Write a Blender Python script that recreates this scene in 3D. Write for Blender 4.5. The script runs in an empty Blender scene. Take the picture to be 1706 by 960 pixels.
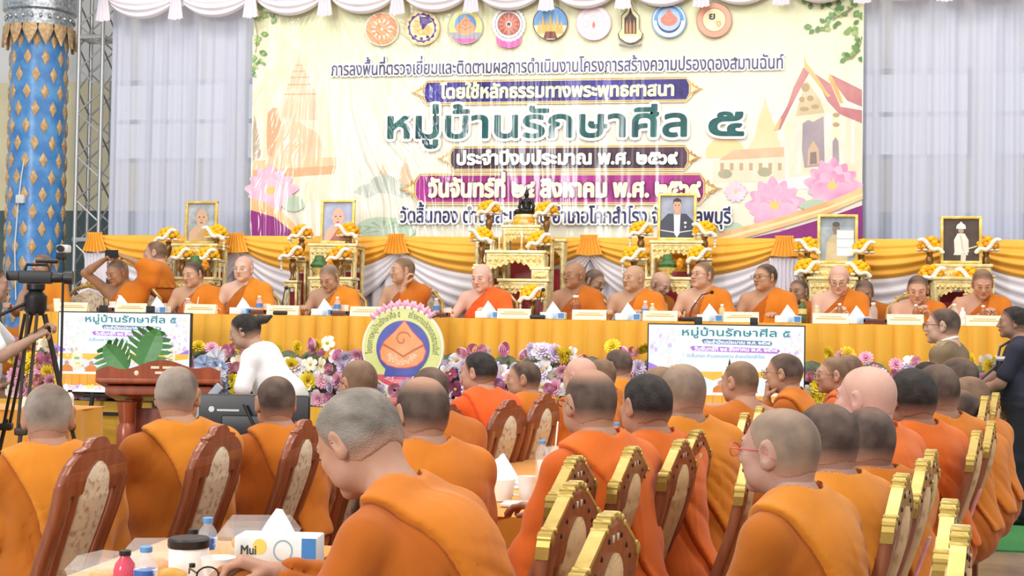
import bpy, math, random
import numpy as np
from mathutils import Vector, Matrix
from mathutils.geometry import tessellate_polygon, interpolate_bezier
SC = bpy.context.scene
COL = SC.collection
PI = math.pi
# ------------------------------------------------------------------ camera
FPX = 2300.0
CAM = Vector((0, 0, 1.47))
YAW, PITCH, ROLL = math.radians(10), math.radians(1.3), math.radians(0.9)
_rf = Vector((math.cos(YAW), math.sin(YAW), 0))
_ff = Vector((-math.sin(YAW), math.cos(YAW), 0))
_fw = (_ff * math.cos(PITCH) + Vector((0, 0, 1)) * math.sin(PITCH)).normalized()
_up = _rf.cross(_fw)
_r = _rf * math.cos(ROLL) + _up * math.sin(ROLL)
_u = _up * math.cos(ROLL) - _rf * math.sin(ROLL)
cd = bpy.data.cameras.new('camera'); co = bpy.data.objects.new('camera', cd); COL.objects.link(co)
cd.sensor_width = 36.0; cd.lens = FPX / 1706 * 36.0; cd.clip_end = 200
m3 = Matrix((_r, _u, -_fw)).transposed()
co.matrix_world = Matrix.Translation(CAM) @ m3.to_4x4()
SC.camera = co
# ------------------------------------------------------------------ world, lamps, exposure
W = bpy.data.worlds.new('daylight'); SC.world = W; W.use_nodes = True
bg = W.node_tree.nodes['Background']
bg.inputs[0].default_value = (0.93, 0.97, 1.0, 1); bg.inputs[1].default_value = 0.70
def area(name, loc, rot, sx, sy, power, col=(1, 0.97, 0.92)):
    l = bpy.data.lights.new(name, 'AREA'); l.shape = 'RECTANGLE'; l.size = sx; l.size_y = sy
    l.energy = power; l.color = col
    o = bpy.data.objects.new(name, l); COL.objects.link(o); o.location = loc; o.rotation_euler = rot
    return o
for i, y in enumerate((2.0, 6.0, 9.6)):
    for j, x in enumerate((-4.5, 0.5, 5.0)):
        area('ceiling_panel_light', (x - y * 0.1, y, 6.3), (0, 0, 0), 2.6, 1.0, 100)
for x in (-5.5, -1.5, 2.5):
    area('stage_panel_light', (x, 12.0, 6.2), (math.radians(24), 0, 0), 2.4, 0.8, 46)
area('rear_added_streak_light', (-6.2, -6.0, 5.0), (math.radians(90), 0, 0), 1.6, 3.2, 800, (1, .98, .95))  # unseen added light behind the camera: streaks on the banner, front-left key
SC.view_settings.view_transform = 'Standard'
SC.view_settings.look = 'None'
SC.view_settings.exposure = 0.12
SC.view_settings.gamma = 1.0
SC.view_settings.use_curve_mapping = False

def P(u, v, d):
    """point seen at pixel (u, v) of the 1706x960 frame, d metres deep"""
    return CAM + (_fw * FPX + _r * (u - 853) - _u * (v - 480)) * (d / FPX)
def PY(u, v, Y):
    k = _fw * FPX + _r * (u - 853) - _u * (v - 480)
    return CAM + k * (Y / k.y)
def PZ(u, v, Z):
    k = _fw * FPX + _r * (u - 853) - _u * (v - 480)
    return CAM + k * ((Z - CAM.z) / k.z)

# ------------------------------------------------------------------ materials
def lin(h):
    h = h.lstrip('#')
    c = [int(h[i:i + 2], 16) / 255 for i in (0, 2, 4)]
    return [x / 12.92 if x <= 0.04045 else ((x + 0.055) / 1.055) ** 2.4 for x in c] + [1.0]
MATS = {}
def mat(name, col, rough=0.6, metal=0.0, col2=None, scale=8.0, bump=0.0, bscale=60.0, emit=0.0, spec=0.5, sheen=0.0,
        detail=4.0, lo=0.4, hi=0.65, stretch=None, alpha=1.0, trans=0.0, coords='Object'):
    if name in MATS: return MATS[name]
    m = bpy.data.materials.new(name); m.use_nodes = True
    nt = m.node_tree; b = nt.nodes['Principled BSDF']
    c = lin(col); b.inputs['Base Color'].default_value = c
    b.inputs['Roughness'].default_value = rough; b.inputs['Metallic'].default_value = metal
    b.inputs['Specular IOR Level'].default_value = spec
    if sheen: b.inputs['Sheen Weight'].default_value = sheen
    if trans: b.inputs['Transmission Weight'].default_value = trans
    if alpha < 1: b.inputs['Alpha'].default_value = alpha
    tc = nt.nodes.new('ShaderNodeTexCoord'); mp = nt.nodes.new('ShaderNodeMapping')
    nt.links.new(tc.outputs[coords], mp.inputs[0])
    if stretch: mp.inputs['Scale'].default_value = stretch
    if col2:
        n = nt.nodes.new('ShaderNodeTexNoise'); n.inputs['Scale'].default_value = scale; n.inputs['Detail'].default_value = detail
        nt.links.new(mp.outputs[0], n.inputs['Vector'])
        r = nt.nodes.new('ShaderNodeValToRGB'); r.color_ramp.elements[0].position = lo; r.color_ramp.elements[1].position = hi
        r.color_ramp.elements[0].color = c; r.color_ramp.elements[1].color = lin(col2)
        nt.links.new(n.outputs[0], r.inputs[0]); nt.links.new(r.outputs[0], b.inputs['Base Color'])
        if emit: nt.links.new(r.outputs[0], b.inputs['Emission Color'])
    if emit:
        for l in list(b.inputs['Base Color'].links): nt.links.remove(l)
        b.inputs['Base Color'].default_value = (.01, .01, .01, 1)
        b.inputs['Emission Strength'].default_value = emit
        if not col2: b.inputs['Emission Color'].default_value = c
    if bump:
        n2 = nt.nodes.new('ShaderNodeTexNoise'); n2.inputs['Scale'].default_value = bscale; n2.inputs['Detail'].default_value = 3
        nt.links.new(mp.outputs[0], n2.inputs['Vector'])
        bp = nt.nodes.new('ShaderNodeBump'); bp.inputs['Strength'].default_value = bump; bp.inputs['Distance'].default_value = 0.01
        nt.links.new(n2.outputs[0], bp.inputs['Height']); nt.links.new(bp.outputs[0], b.inputs['Normal'])
    MATS[name] = m
    return m

# ------------------------------------------------------------------ object helpers
def thing(name, label, cat, loc=(0, 0, 0), rz=0.0, group=None):
    o = bpy.data.objects.new(name, None); COL.objects.link(o); o.empty_display_size = 0.1
    o.location = loc; o.rotation_euler = (0, 0, rz); tag(o, label, cat, group)
    return o
def tag(o, label=None, cat=None, group=None, kind=None):
    if label: o['label'] = label
    if cat: o['category'] = cat
    if group: o['group'] = group
    if kind: o['kind'] = kind
    return o
def dup(root, loc=None, rz=None, label=None, group=None):
    r = root.copy(); COL.objects.link(r)
    if loc is not None: r.location = loc
    if rz is not None: r.rotation_euler = (0, 0, rz)
    if label: r['label'] = label
    if group: r['group'] = group
    for ch in list(root.children):
        c = ch.copy(); COL.objects.link(c); c.parent = r
        for g in list(ch.children):
            d = g.copy(); COL.objects.link(d); d.parent = c
    return r
class MB:
    """collects shapes, each with a material, and links them as one mesh object"""
    def __init__(s): s.V = []; s.F = []; s.MI = []; s.mats = []; s.cur = 0
    def m(s, mt):
        if mt not in s.mats: s.mats.append(mt)
        s.cur = s.mats.index(mt); return s
    def add(s, V, F):
        b = len(s.V); s.V += [tuple(v) for v in V]; s.F += [tuple(b + i for i in f) for f in F]; s.MI += [s.cur] * len(F); return s
    def loft(s, rings, cap=True, closed=True):
        n = len(rings[0]); V = [p for r in rings for p in r]; F = []
        for i in range(len(rings) - 1):
            for j in range(n if closed else n - 1):
                k = (j + 1) % n
                F.append((i * n + j, i * n + k, (i + 1) * n + k, (i + 1) * n + j))
        if cap and closed:
            F.append(tuple(range(n - 1, -1, -1))); F.append(tuple((len(rings) - 1) * n + j for j in range(n)))
        return s.add(V, F)
    def box(s, c, d, bev=0.0, rz=0.0, R=None):
        hx, hy, hz = d[0] / 2, d[1] / 2, d[2] / 2
        b = min(bev, hx * .98, hy * .98, hz * .98)
        def ring(z, e):
            x, y = hx - e, hy - e
            if b <= 0: return [(-x, -y, z), (x, -y, z), (x, y, z), (-x, y, z)]
            q = b * .6
            return [(-x + q, -y, z), (x - q, -y, z), (x, -y + q, z), (x, y - q, z), (x - q, y, z), (-x + q, y, z), (-x, y - q, z), (-x, -y + q, z)]
        rs = [ring(-hz, 0), ring(hz, 0)] if b <= 0 else [ring(-hz, b), ring(-hz + b * .35, b * .25), ring(-hz + b, 0), ring(hz - b, 0), ring(hz - b * .35, b * .25), ring(hz, b)]
        M = R if R is not None else Matrix.Rotation(rz, 3, 'Z')
        c = Vector(c)
        return s.loft([[c + M @ Vector(p) for p in r] for r in rs])
    def tube(s, pts, r, n=8, closed=False):
        pts = [Vector(p) for p in pts]; N = len(pts); rings = []
        rr = r if isinstance(r, (list, tuple)) else [r] * N
        ref = None
        for i in range(N):
            t = (pts[(i + 1) % N] - pts[i - 1]) if closed else (pts[min(i + 1, N - 1)] - pts[max(i - 1, 0)])
            t.normalize()
            if ref is None: ref = t.orthogonal().normalized()
            ref = (ref - t * ref.dot(t)); ref = ref.normalized() if ref.length > 1e-6 else t.orthogonal().normalized()
            b = t.cross(ref)
            rings.append([pts[i] + (ref * math.cos(2 * PI * j / n) + b * math.sin(2 * PI * j / n)) * rr[i] for j in range(n)])
        if closed: rings.append(rings[0])
        return s.loft(rings, cap=not closed)
    def lathe(s, prof, c=(0, 0, 0), n=16, R=None):
        c = Vector(c); M = R if R is not None else Matrix.Identity(3)
        return s.loft([[c + M @ Vector((max(r, 1e-4) * math.cos(2 * PI * j / n), max(r, 1e-4) * math.sin(2 * PI * j / n), z)) for j in range(n)] for r, z in prof])
    def ell(s, c, r, n=12, m=8, R=None):
        c = Vector(c); M = R if R is not None else Matrix.Identity(3)
        r = (r, r, r) if not isinstance(r, (tuple, list)) else r
        rings = []
        for i in range(m + 1):
            a = -PI / 2 + PI * i / m
            q = max(math.cos(a), 1e-3)
            rings.append([c + M @ Vector((r[0] * q * math.cos(2 * PI * j / n), r[1] * q * math.sin(2 * PI * j / n), r[2] * math.sin(a))) for j in range(n)])
        return s.loft(rings)
    def grid(s, fn, nu, nv, thick=0.0):
        V = [fn(i / nu, j / nv) for j in range(nv + 1) for i in range(nu + 1)]
        F = [(j * (nu + 1) + i, j * (nu + 1) + i + 1, (j + 1) * (nu + 1) + i + 1, (j + 1) * (nu + 1) + i) for j in range(nv) for i in range(nu)]
        return s.add(V, F)
    def poly(s, pts, y0, y1=None):
        """flat polygon in the x-z plane at depth y0, or a prism from y0 to y1"""
        s.np = getattr(s, 'np', 0) + 1; y0 -= (s.np % 9) * 1.1e-5
        P2 = [Vector((p[0], p[1], 0)) for p in pts]
        T = tessellate_polygon([P2]); n = len(pts)
        ar = sum(pts[i - 1][0] * pts[i][1] - pts[i][0] * pts[i - 1][1] for i in range(n))
        s.add([(p[0], y0, p[1]) for p in pts], [tuple(t) for t in T])
        if y1 is not None:
            s.add([(p[0], y1, p[1]) for p in pts], [tuple(t) for t in T])
            s.add([(p[0], y0, p[1]) for p in pts] + [(p[0], y1, p[1]) for p in pts], [(i, (i + 1) % n, n + (i + 1) % n, n + i) for i in range(n)])
        return s
    def build(s, name, mt=None, parent=None, smooth=True, ang=40, loc=None):
        me = bpy.data.meshes.new(name); me.from_pydata(s.V, [], s.F)
        ms = s.mats if s.mats else [mt]
        for q in ms: me.materials.append(q)
        if len(ms) > 1: me.polygons.foreach_set('material_index', s.MI)
        if smooth:
            me.polygons.foreach_set('use_smooth', [True] * len(me.polygons)); me.set_sharp_from_angle(angle=math.radians(ang))
        o = bpy.data.objects.new(name, me); COL.objects.link(o)
        if parent: o.parent = parent
        if loc is not None: o.location = loc
        return o
def ob(name, me, parent=None, loc=None):
    o = bpy.data.objects.new(name, me); COL.objects.link(o)
    if parent: o.parent = parent
    if loc is not None: o.location = loc
    return o

# ------------------------------------------------------------------ writing (outlines of the built-in font, filled)
_TL = {}
def loops(s, res=4):
    if s in _TL: return _TL[s]
    c = bpy.data.curves.new('t', 'FONT'); c.body = s; c.size = 1
    o = bpy.data.objects.new('t', c); COL.objects.link(o)
    bpy.context.view_layer.objects.active = o; o.select_set(True)
    bpy.ops.object.convert(target='CURVE')
    out = []
    for sp in o.data.splines:
        pts = sp.bezier_points; n = len(pts); L = []
        for i in range(n):
            a, b = pts[i], pts[(i + 1) % n]
            if (a.handle_right - a.co).length < 1e-5 and (b.handle_left - b.co).length < 1e-5: L.append(a.co.to_2d())
            else: L += [p.to_2d() for p in interpolate_bezier(a.co, a.handle_right, b.handle_left, b.co, res + 1)[:-1]]
        if len(L) > 2: out.append(L)
    d = o.data; bpy.data.objects.remove(o); bpy.data.curves.remove(d)
    _TL[s] = out
    return out
def thai_loops(s):
    L = [list(map(lambda p: p.copy(), l)) for l in loops(s)]
    for i, ch in enumerate(s):
        if ch in '่้๊๋์' and i and s[i - 1] in 'ิีึืั':
            n0, n1 = len(loops(s[:i])), len(loops(s[:i + 1]))
            for l in L[n0:n1]:
                for p in l: p.y += 0.15
    return L
def _area(L): return .5 * sum(L[i - 1].x * L[i].y - L[i].x * L[i - 1].y for i in range(len(L)))
def _inside(p, L):
    r = False
    for i in range(len(L)):
        a, b = L[i - 1], L[i]
        if (a.y > p.y) != (b.y > p.y) and p.x < (b.x - a.x) * (p.y - a.y) / (b.y - a.y) + a.x: r = not r
    return r
def text_geo(s, x0, x1, zb, hs, w, y, fill=True, fn=None):
    """filled writing from x0 to x1 on baseline zb; hs metres per em in height; w stroke growth in metres"""
    Ls = thai_loops(s)
    xs = [p.x for l in Ls for p in l]; mn, mx = min(xs), max(xs); sx = (x1 - x0) / (mx - mn)
    Ls = [[Vector((x0 + (p.x - mn) * sx, zb + p.y * hs)) for p in l] for l in Ls]
    V, F = [], []
    if fill:
        ar = [_area(l) for l in Ls]
        pos, neg = [], []
        for i, l in enumerate(Ls):
            ins = any(j != i and abs(ar[j]) > abs(ar[i]) and all(_inside(q, Ls[j]) for q in l[::2]) for j in range(len(Ls)))
            (neg if ins and ar[i] > 0 else pos).append(l)
        for l in pos:
            hl = [h for h in neg if all(_inside(q, l) for q in h[::2])]
            polys = [[Vector((p.x, p.y, 0)) for p in q] for q in [l] + hl]
            b = len(V)
            yy = y - .0012 - (len(F) % 7) * 2.5e-5
            for q in polys: V += [(p.x, yy, p.y) for p in q]
            F += [tuple(b + i for i in t) for t in tessellate_polygon(polys)]
    if w:
        for l in Ls:
            for i in range(len(l)):
                a, b = l[i - 1], l[i]; d = b - a
                if d.length < 1e-7: continue
                d = d.normalized() * w; nn = Vector((-d.y, d.x)); k = len(V)
                yy = y - (k // 10 * 37 % 97) * 1.2e-5
                V += [((q).x, yy, (q).y) for q in (a + nn, a - nn, b - nn, b + nn)]; F.append((k, k + 1, k + 2, k + 3))
                k = len(V); V += [(b.x + w * math.cos(t * PI / 3), yy - 2e-5, b.y + w * math.sin(t * PI / 3)) for t in range(6)]; F.append(tuple(range(k, k + 6)))
    if fn: V = [fn(v) for v in V]
    return V, F

# ------------------------------------------------------------------ smooth solids from distance fields
class SDF:
    def __init__(s): s.ops = []
    def rc(s, a, ra, b, rb, k=0.03, sub=False):
        a = np.array(a, float); b = np.array(b, float); m = max(ra, rb)
        s.ops.append(('c', (a, ra, b, rb), k, sub, np.minimum(a, b) - m, np.maximum(a, b) + m)); return s
    def el(s, c, r, k=0.03, R=None, sub=False):
        c = np.array(c, float); r = np.array(r if hasattr(r, '__len__') else (r, r, r), float); m = max(r)
        if R is None: e = r
        else: e = np.full(3, m)
        s.ops.append(('e', (c, r, None if R is None else np.array(R, float)), k, sub, c - e, c + e)); return s
    def bounds(s):
        lo = np.min([o[4] for o in s.ops if not o[3]], axis=0); hi = np.max([o[5] for o in s.ops if not o[3]], axis=0)
        return lo, hi
    def field(s, h, pad=0.0, lo=None, hi=None):
        l, H = s.bounds()
        lo = (l if lo is None else np.array(lo, float)) - pad - 3 * h; hi = (H if hi is None else np.array(hi, float)) + pad + 3 * h
        n = np.ceil((hi - lo) / h).astype(int) + 1
        ax = [lo[i] + h * np.arange(n[i]) for i in range(3)]
        Fd = np.full(tuple(n), 0.5, np.float32)
        for kind, pr, k, sub, bl, bh in s.ops:
            e = k + pad + 3 * h
            i0 = np.maximum(np.floor((bl - e - lo) / h).astype(int), 0); i1 = np.minimum(np.ceil((bh + e - lo) / h).astype(int) + 1, n)
            if np.any(i1 <= i0): continue
            X = ax[0][i0[0]:i1[0]].astype(np.float32)[:, None, None]; Y = ax[1][i0[1]:i1[1]].astype(np.float32)[None, :, None]; Z = ax[2][i0[2]:i1[2]].astype(np.float32)[None, None, :]
            if kind == 'c':
                a, ra, b, rb = pr; ba = b - a; l2 = max(float(ba @ ba), 1e-9)
                t = np.clip(((X - a[0]) * ba[0] + (Y - a[1]) * ba[1] + (Z - a[2]) * ba[2]) / l2, 0, 1)
                D = np.sqrt((X - a[0] - t * ba[0]) ** 2 + (Y - a[1] - t * ba[1]) ** 2 + (Z - a[2] - t * ba[2]) ** 2) - (ra + (rb - ra) * t)
            else:
                c, r, R = pr; x, y, z = X - c[0], Y - c[1], Z - c[2]
                if R is not None:
                    x, y, z = (R[0, 0] * x + R[1, 0] * y + R[2, 0] * z, R[0, 1] * x + R[1, 1] * y + R[2, 1] * z, R[0, 2] * x + R[1, 2] * y + R[2, 2] * z)
                k0 = np.sqrt((x / r[0]) ** 2 + (y / r[1]) ** 2 + (z / r[2]) ** 2); k1 = np.sqrt((x / r[0] ** 2) ** 2 + (y / r[1] ** 2) ** 2 + (z / r[2] ** 2) ** 2)
                D = k0 * (k0 - 1) / np.maximum(k1, 1e-6)
            sl = (slice(i0[0], i1[0]), slice(i0[1], i1[1]), slice(i0[2], i1[2]))
            A = Fd[sl]
            if sub:
                D = -D; q = np.clip(.5 - .5 * (D - A) / k, 0, 1); Fd[sl] = (D * (1 - q) + A * q) + k * q * (1 - q)
            else:
                q = np.clip(.5 + .5 * (D - A) / k, 0, 1); Fd[sl] = (D * (1 - q) + A * q) - k * q * (1 - q)
        return Fd, lo, h, (ax[0].astype(np.float32)[:, None, None], ax[1].astype(np.float32)[None, :, None], ax[2].astype(np.float32)[None, None, :])
def surfnet(Fd, lo, h):
    s = Fd < 0
    nx, ny, nz = Fd.shape
    cnt = np.zeros((nx - 1, ny - 1, nz - 1), np.int8)
    for i in (0, 1):
        for j in (0, 1):
            for k in (0, 1): cnt += s[i:nx - 1 + i, j:ny - 1 + j, k:nz - 1 + k]
    act = (cnt > 0) & (cnt < 8)
    I = np.argwhere(act)
    if len(I) == 0: return np.zeros((0, 3)), np.zeros((0, 4), int)
    idx = np.full(act.shape, -1, np.int64); idx[act] = np.arange(len(I))
    pos = np.zeros((len(I), 3)); num = np.zeros(len(I))
    cs = [(i, j, k) for i in (0, 1) for j in (0, 1) for k in (0, 1)]
    val = {c: Fd[I[:, 0] + c[0], I[:, 1] + c[1], I[:, 2] + c[2]].astype(float) for c in cs}
    for c in cs:
        for ax in range(3):
            if c[ax] == 0:
                d = list(c); d[ax] = 1; d = tuple(d); a, b = val[c], val[d]
                mk = (a < 0) != (b < 0)
                t = np.where(mk, a / np.where(mk, a - b, 1), 0)
                p = np.zeros((len(I), 3)); p[:] = c; p[:, ax] = t
                pos[mk] += p[mk]; num[mk] += 1
    pos = (I + pos / num[:, None]) * h + lo
    Q = []
    for ax in range(3):
        u, v = (ax + 1) % 3, (ax + 2) % 3
        a = [slice(None)] * 3; b = [slice(None)] * 3
        a[ax] = slice(0, -1); b[ax] = slice(1, None)
        ch = s[tuple(a)] != s[tuple(b)]
        E = np.argwhere(ch)
        E = E[(E[:, u] > 0) & (E[:, v] > 0) & (E[:, u] < Fd.shape[u] - 1) & (E[:, v] < Fd.shape[v] - 1)]
        def cell(du, dv):
            q = E.copy(); q[:, u] += du; q[:, v] += dv; return idx[q[:, 0], q[:, 1], q[:, 2]]
        q = np.stack([cell(-1, -1), cell(0, -1), cell(0, 0), cell(-1, 0)], 1)
        ins = s[E[:, 0], E[:, 1], E[:, 2]]
        q[~ins] = q[~ins][:, ::-1]
        Q.append(q)
    Q = np.concatenate(Q)
    return pos, Q[(Q >= 0).all(1)]
def relax(V, F, it=3, lam=.5):
    """smooths a quad net by averaging each point with its neighbours"""
    E = np.concatenate([F[:, [0, 1]], F[:, [1, 2]], F[:, [2, 3]], F[:, [3, 0]]]); n = len(V)
    for _ in range(it):
        A = np.stack([np.bincount(E[:, 0], V[E[:, 1], k], n) + np.bincount(E[:, 1], V[E[:, 0], k], n) for k in range(3)], 1)
        c = np.bincount(E[:, 0], minlength=n) + np.bincount(E[:, 1], minlength=n)
        V = V + lam * (A / np.maximum(c, 1)[:, None] - V)
    return V, F
def np_mesh(name, parts, mt):
    V = np.concatenate([p[0] for p in parts]); off = 0; Fs = []
    for v, f in parts: Fs.append(f + off); off += len(v)
    F = np.concatenate(Fs)
    me = bpy.data.meshes.new(name)
    me.vertices.add(len(V)); me.vertices.foreach_set('co', V.astype(np.float32).ravel())
    me.loops.add(F.size); me.loops.foreach_set('vertex_index', F.astype(np.int32).ravel())
    me.polygons.add(len(F)); me.polygons.foreach_set('loop_start', np.arange(0, F.size, 4, dtype=np.int32))
    me.update(calc_edges=True)
    me.polygons.foreach_set('use_smooth', np.ones(len(F), bool))
    me.materials.append(mt)
    return me
# ------------------------------------------------------------------ people
def skin_mat(col):
    c_ = [int(col[i:i + 2], 16) for i in (1, 3, 5)]; l_ = sum(c_) / 3; col = '#%02x%02x%02x' % tuple(int(x * .77 + l_ * .23 + 2) for x in c_)
    return mat('skin_' + col[1:], col, rough=0.55, col2=None, spec=0.35, bump=0.06, bscale=90)
def cloth_mat(name, col, col2):
    m = mat(name, col, rough=0.85, col2=col2, scale=5, spec=0.15, sheen=0.15, bump=0.12, bscale=350, lo=.3, hi=.75)
    nt = m.node_tree; b = nt.nodes['Principled BSDF']; fine = b.inputs['Normal'].links[0].from_node
    tc = nt.nodes.new('ShaderNodeTexCoord'); mp = nt.nodes.new('ShaderNodeMapping'); mp.inputs['Rotation'].default_value = (.3, .75, .2); mp.inputs['Scale'].default_value = (1.9, 1.2, .75)
    n = nt.nodes.new('ShaderNodeTexNoise'); n.inputs['Scale'].default_value = 5.5; n.inputs['Detail'].default_value = 2.5; n.inputs['Distortion'].default_value = 1.1
    n.noise_type = 'RIDGED_MULTIFRACTAL'
    bp = nt.nodes.new('ShaderNodeBump'); bp.inputs['Strength'].default_value = .55; bp.inputs['Distance'].default_value = .018
    L = nt.links.new; L(tc.outputs['Object'], mp.inputs[0]); L(mp.outputs[0], n.inputs['Vector']); L(n.outputs[0], bp.inputs['Height']); L(bp.outputs[0], fine.inputs['Normal'])
    return m
ROBE = {
    'orange': cloth_mat('robe_orange', '#cc7824', '#c06d1d'),
    'amber': cloth_mat('robe_amber', '#d2852a', '#c67921'),
    'deep': cloth_mat('robe_deep', '#b86821', '#ac5d1b'),
    'bright': cloth_mat('robe_bright', '#f0652a', '#e85b24'),
    'coral': cloth_mat('robe_coral', '#d66c26', '#ca611f'),
}
for k_, c1_, c2_ in (('orange', '#b2601d', '#a65618'), ('amber', '#b2661f', '#a65c1a'), ('deep', '#a0551b', '#944b16'), ('bright', '#e45c24', '#d9531f'), ('coral', '#c45d20', '#b8541b')): ROBE['under_' + k_] = cloth_mat('robe_under_shaded_' + k_, c1_, c2_)  # under layer: shade below the fold and single-cloth tone put into the colour
HAIR = {
    'shaved': mat('scalp_stubble', '#96826f', rough=.6, col2='#6c5b52', scale=11, lo=.35, hi=.7, spec=.25, bump=.25, bscale=400),
    'greystub': mat('scalp_grey', '#a39a8e', rough=.75, col2='#6d6058', scale=7, lo=.38, hi=.66, spec=.2, bump=.35, bscale=300),
    'brown': mat('scalp_brown', '#80664f', rough=.6, col2='#5e493d', scale=11, lo=.38, hi=.68, spec=.25, bump=.25, bscale=400),
    'dark': mat('scalp_dark', '#443833', rough=.75, col2='#6e5e54', scale=11, lo=.38, hi=.7, spec=.25, bump=.4, bscale=300),
    'black': mat('hair_black', '#241e1d', rough=.6, col2='#35302e', scale=30, spec=.3, bump=.6, bscale=220),
    'grey': mat('hair_grey', '#928b82', rough=.75, col2='#645c55', scale=16, spec=.2, bump=.45, bscale=260, stretch=(1, .5, 1), lo=.36, hi=.66),
    'white': mat('hair_white', '#c9bdb2', rough=.75, col2='#b8a59a', scale=10, spec=.2, bump=.3, bscale=300),
    'pale': mat('scalp_pale', '#d0a797', rough=.6, col2='#c4998a', scale=7, spec=.3, bump=.25, bscale=300),
    'bald': None,
}
for k_, m_ in HAIR.items():                       # thin hair shows the scalp
    if m_:
        nt_ = m_.node_tree; b_ = nt_.nodes['Principled BSDF']; l_ = b_.inputs['Base Color'].links[0]; src_ = l_.from_socket
        mx_ = nt_.nodes.new('ShaderNodeMix'); mx_.data_type = 'RGBA'; an_ = nt_.nodes.new('ShaderNodeAttribute'); an_.attribute_name = 'hair_density'
        mx_.inputs[6].default_value = lin('#cfa291' if k_ == 'pale' else '#b48a74'); nt_.links.new(src_, mx_.inputs[7]); nt_.links.new(an_.outputs['Fac'], mx_.inputs[0]); nt_.links.new(mx_.outputs[2], b_.inputs['Base Color'])
M_EYE = mat('eye_dark', '#2b1d18', rough=.25)
M_BROW = mat('eyebrow_hair', '#6a5347', rough=.8)
M_LIP = mat('lip_skin', '#a8685a', rough=.5)
M_FRAME_D = mat('glasses_dark', '#2a2422', rough=.3, metal=.3)
M_FRAME_G = mat('glasses_wire', '#8a7a5c', rough=.25, metal=.9)
M_FRAME_R = mat('glasses_pink', '#c95b62', rough=.3)
M_LENS = mat('lens_glass', '#e8eef0', rough=.05, alpha=.18)

def rotz(a): c, s = math.cos(a), math.sin(a); return np.array([[c, -s, 0], [s, c, 0], [0, 0, 1.0]])
def rotx(a): c, s = math.cos(a), math.sin(a); return np.array([[1.0, 0, 0], [0, c, -s], [0, s, c]])
def roty(a): c, s = math.cos(a), math.sin(a); return np.array([[c, 0, s], [0, 1.0, 0], [-s, 0, c]])
def head_sdf(S, c, R, g=1.0, ear=1.0, face=1.0):
    """skull, face and ears about centre c, turned by R; g scales the head"""
    c = np.array(c)
    def p(x, y, z): return c + R @ (np.array([x, y, z]) * g)
    S.el(p(0, -.012, .034), np.array([.0755, .097, .080]) * g, .02, R)
    S.el(p(0, -.05, -.005), np.array([.060, .050, .062]) * g, .03, R)
    S.el(p(0, .028, -.018), np.array([.062 * face, .062, .085]) * g, .03, R)
    S.el(p(0, .028, -.066), np.array([.053 * face, .052, .040]) * g, .025, R)
    S.el(p(0, .073, -.090), np.array([.024, .019, .018]) * g, .02, R)
    for s in (-1, 1):
        S.el(p(s * .040, .062, -.020), np.array([.024, .022, .022]) * g, .02, R)
        S.el(p(s * .045, .040, -.055), np.array([.020 * face, .03, .028]) * g, .02, R)
    S.rc(p(-.034, .082, .026), .010 * g, p(.034, .082, .026), .010 * g, .018)
    for s in (-1, 1): S.el(p(s * .031, .104, .008), np.array([.016, .016, .011]) * g, .010, R, sub=True)
    S.rc(p(0, .090, .016), .0075 * g, p(0, .109, -.022), .0115 * g, .012)
    for s in (-1, 1): S.el(p(s * .012, .100, -.027), .0085 * g, .008)
    S.el(p(0, .090, -.046), np.array([.021, .011, .0065]) * g, .006, R)
    S.el(p(0, .088, -.058), np.array([.018, .011, .0075]) * g, .006, R)
    for s in (-1, 1): S.el(p(s * .031, .0835, .007), np.array([.0135, .010, .0085]) * g, .004, R)
    for s in (-1, 1):
        Re = R @ rotz(s * -.42) @ rotx(-.2)
        S.el(p(s * .079, -.012, .002), np.array([.0085, .021, .034]) * g * ear, .008, Re)
        S.el(p(s * .077, -.004, -.026), np.array([.008, .012, .014]) * g * ear, .008, Re)
        S.el(p(s * .090, -.006, .004), np.array([.008, .010, .019]) * g * ear, .006, Re, sub=True)
def ik(a, t, l1, l2, pole):
    a, t, pole = map(lambda q: np.array(q, float), (a, t, pole))
    d = t - a; L = np.linalg.norm(d); L2 = min(L, (l1 + l2) * .985)
    n = d / max(L, 1e-6); t = a + n * L2
    x = (l1 * l1 - l2 * l2 + L2 * L2) / (2 * L2); y = math.sqrt(max(l1 * l1 - x * x, 0))
    q = pole - n * (pole @ n); q /= max(np.linalg.norm(q), 1e-6)
    return a + n * x + q * y, t
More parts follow.
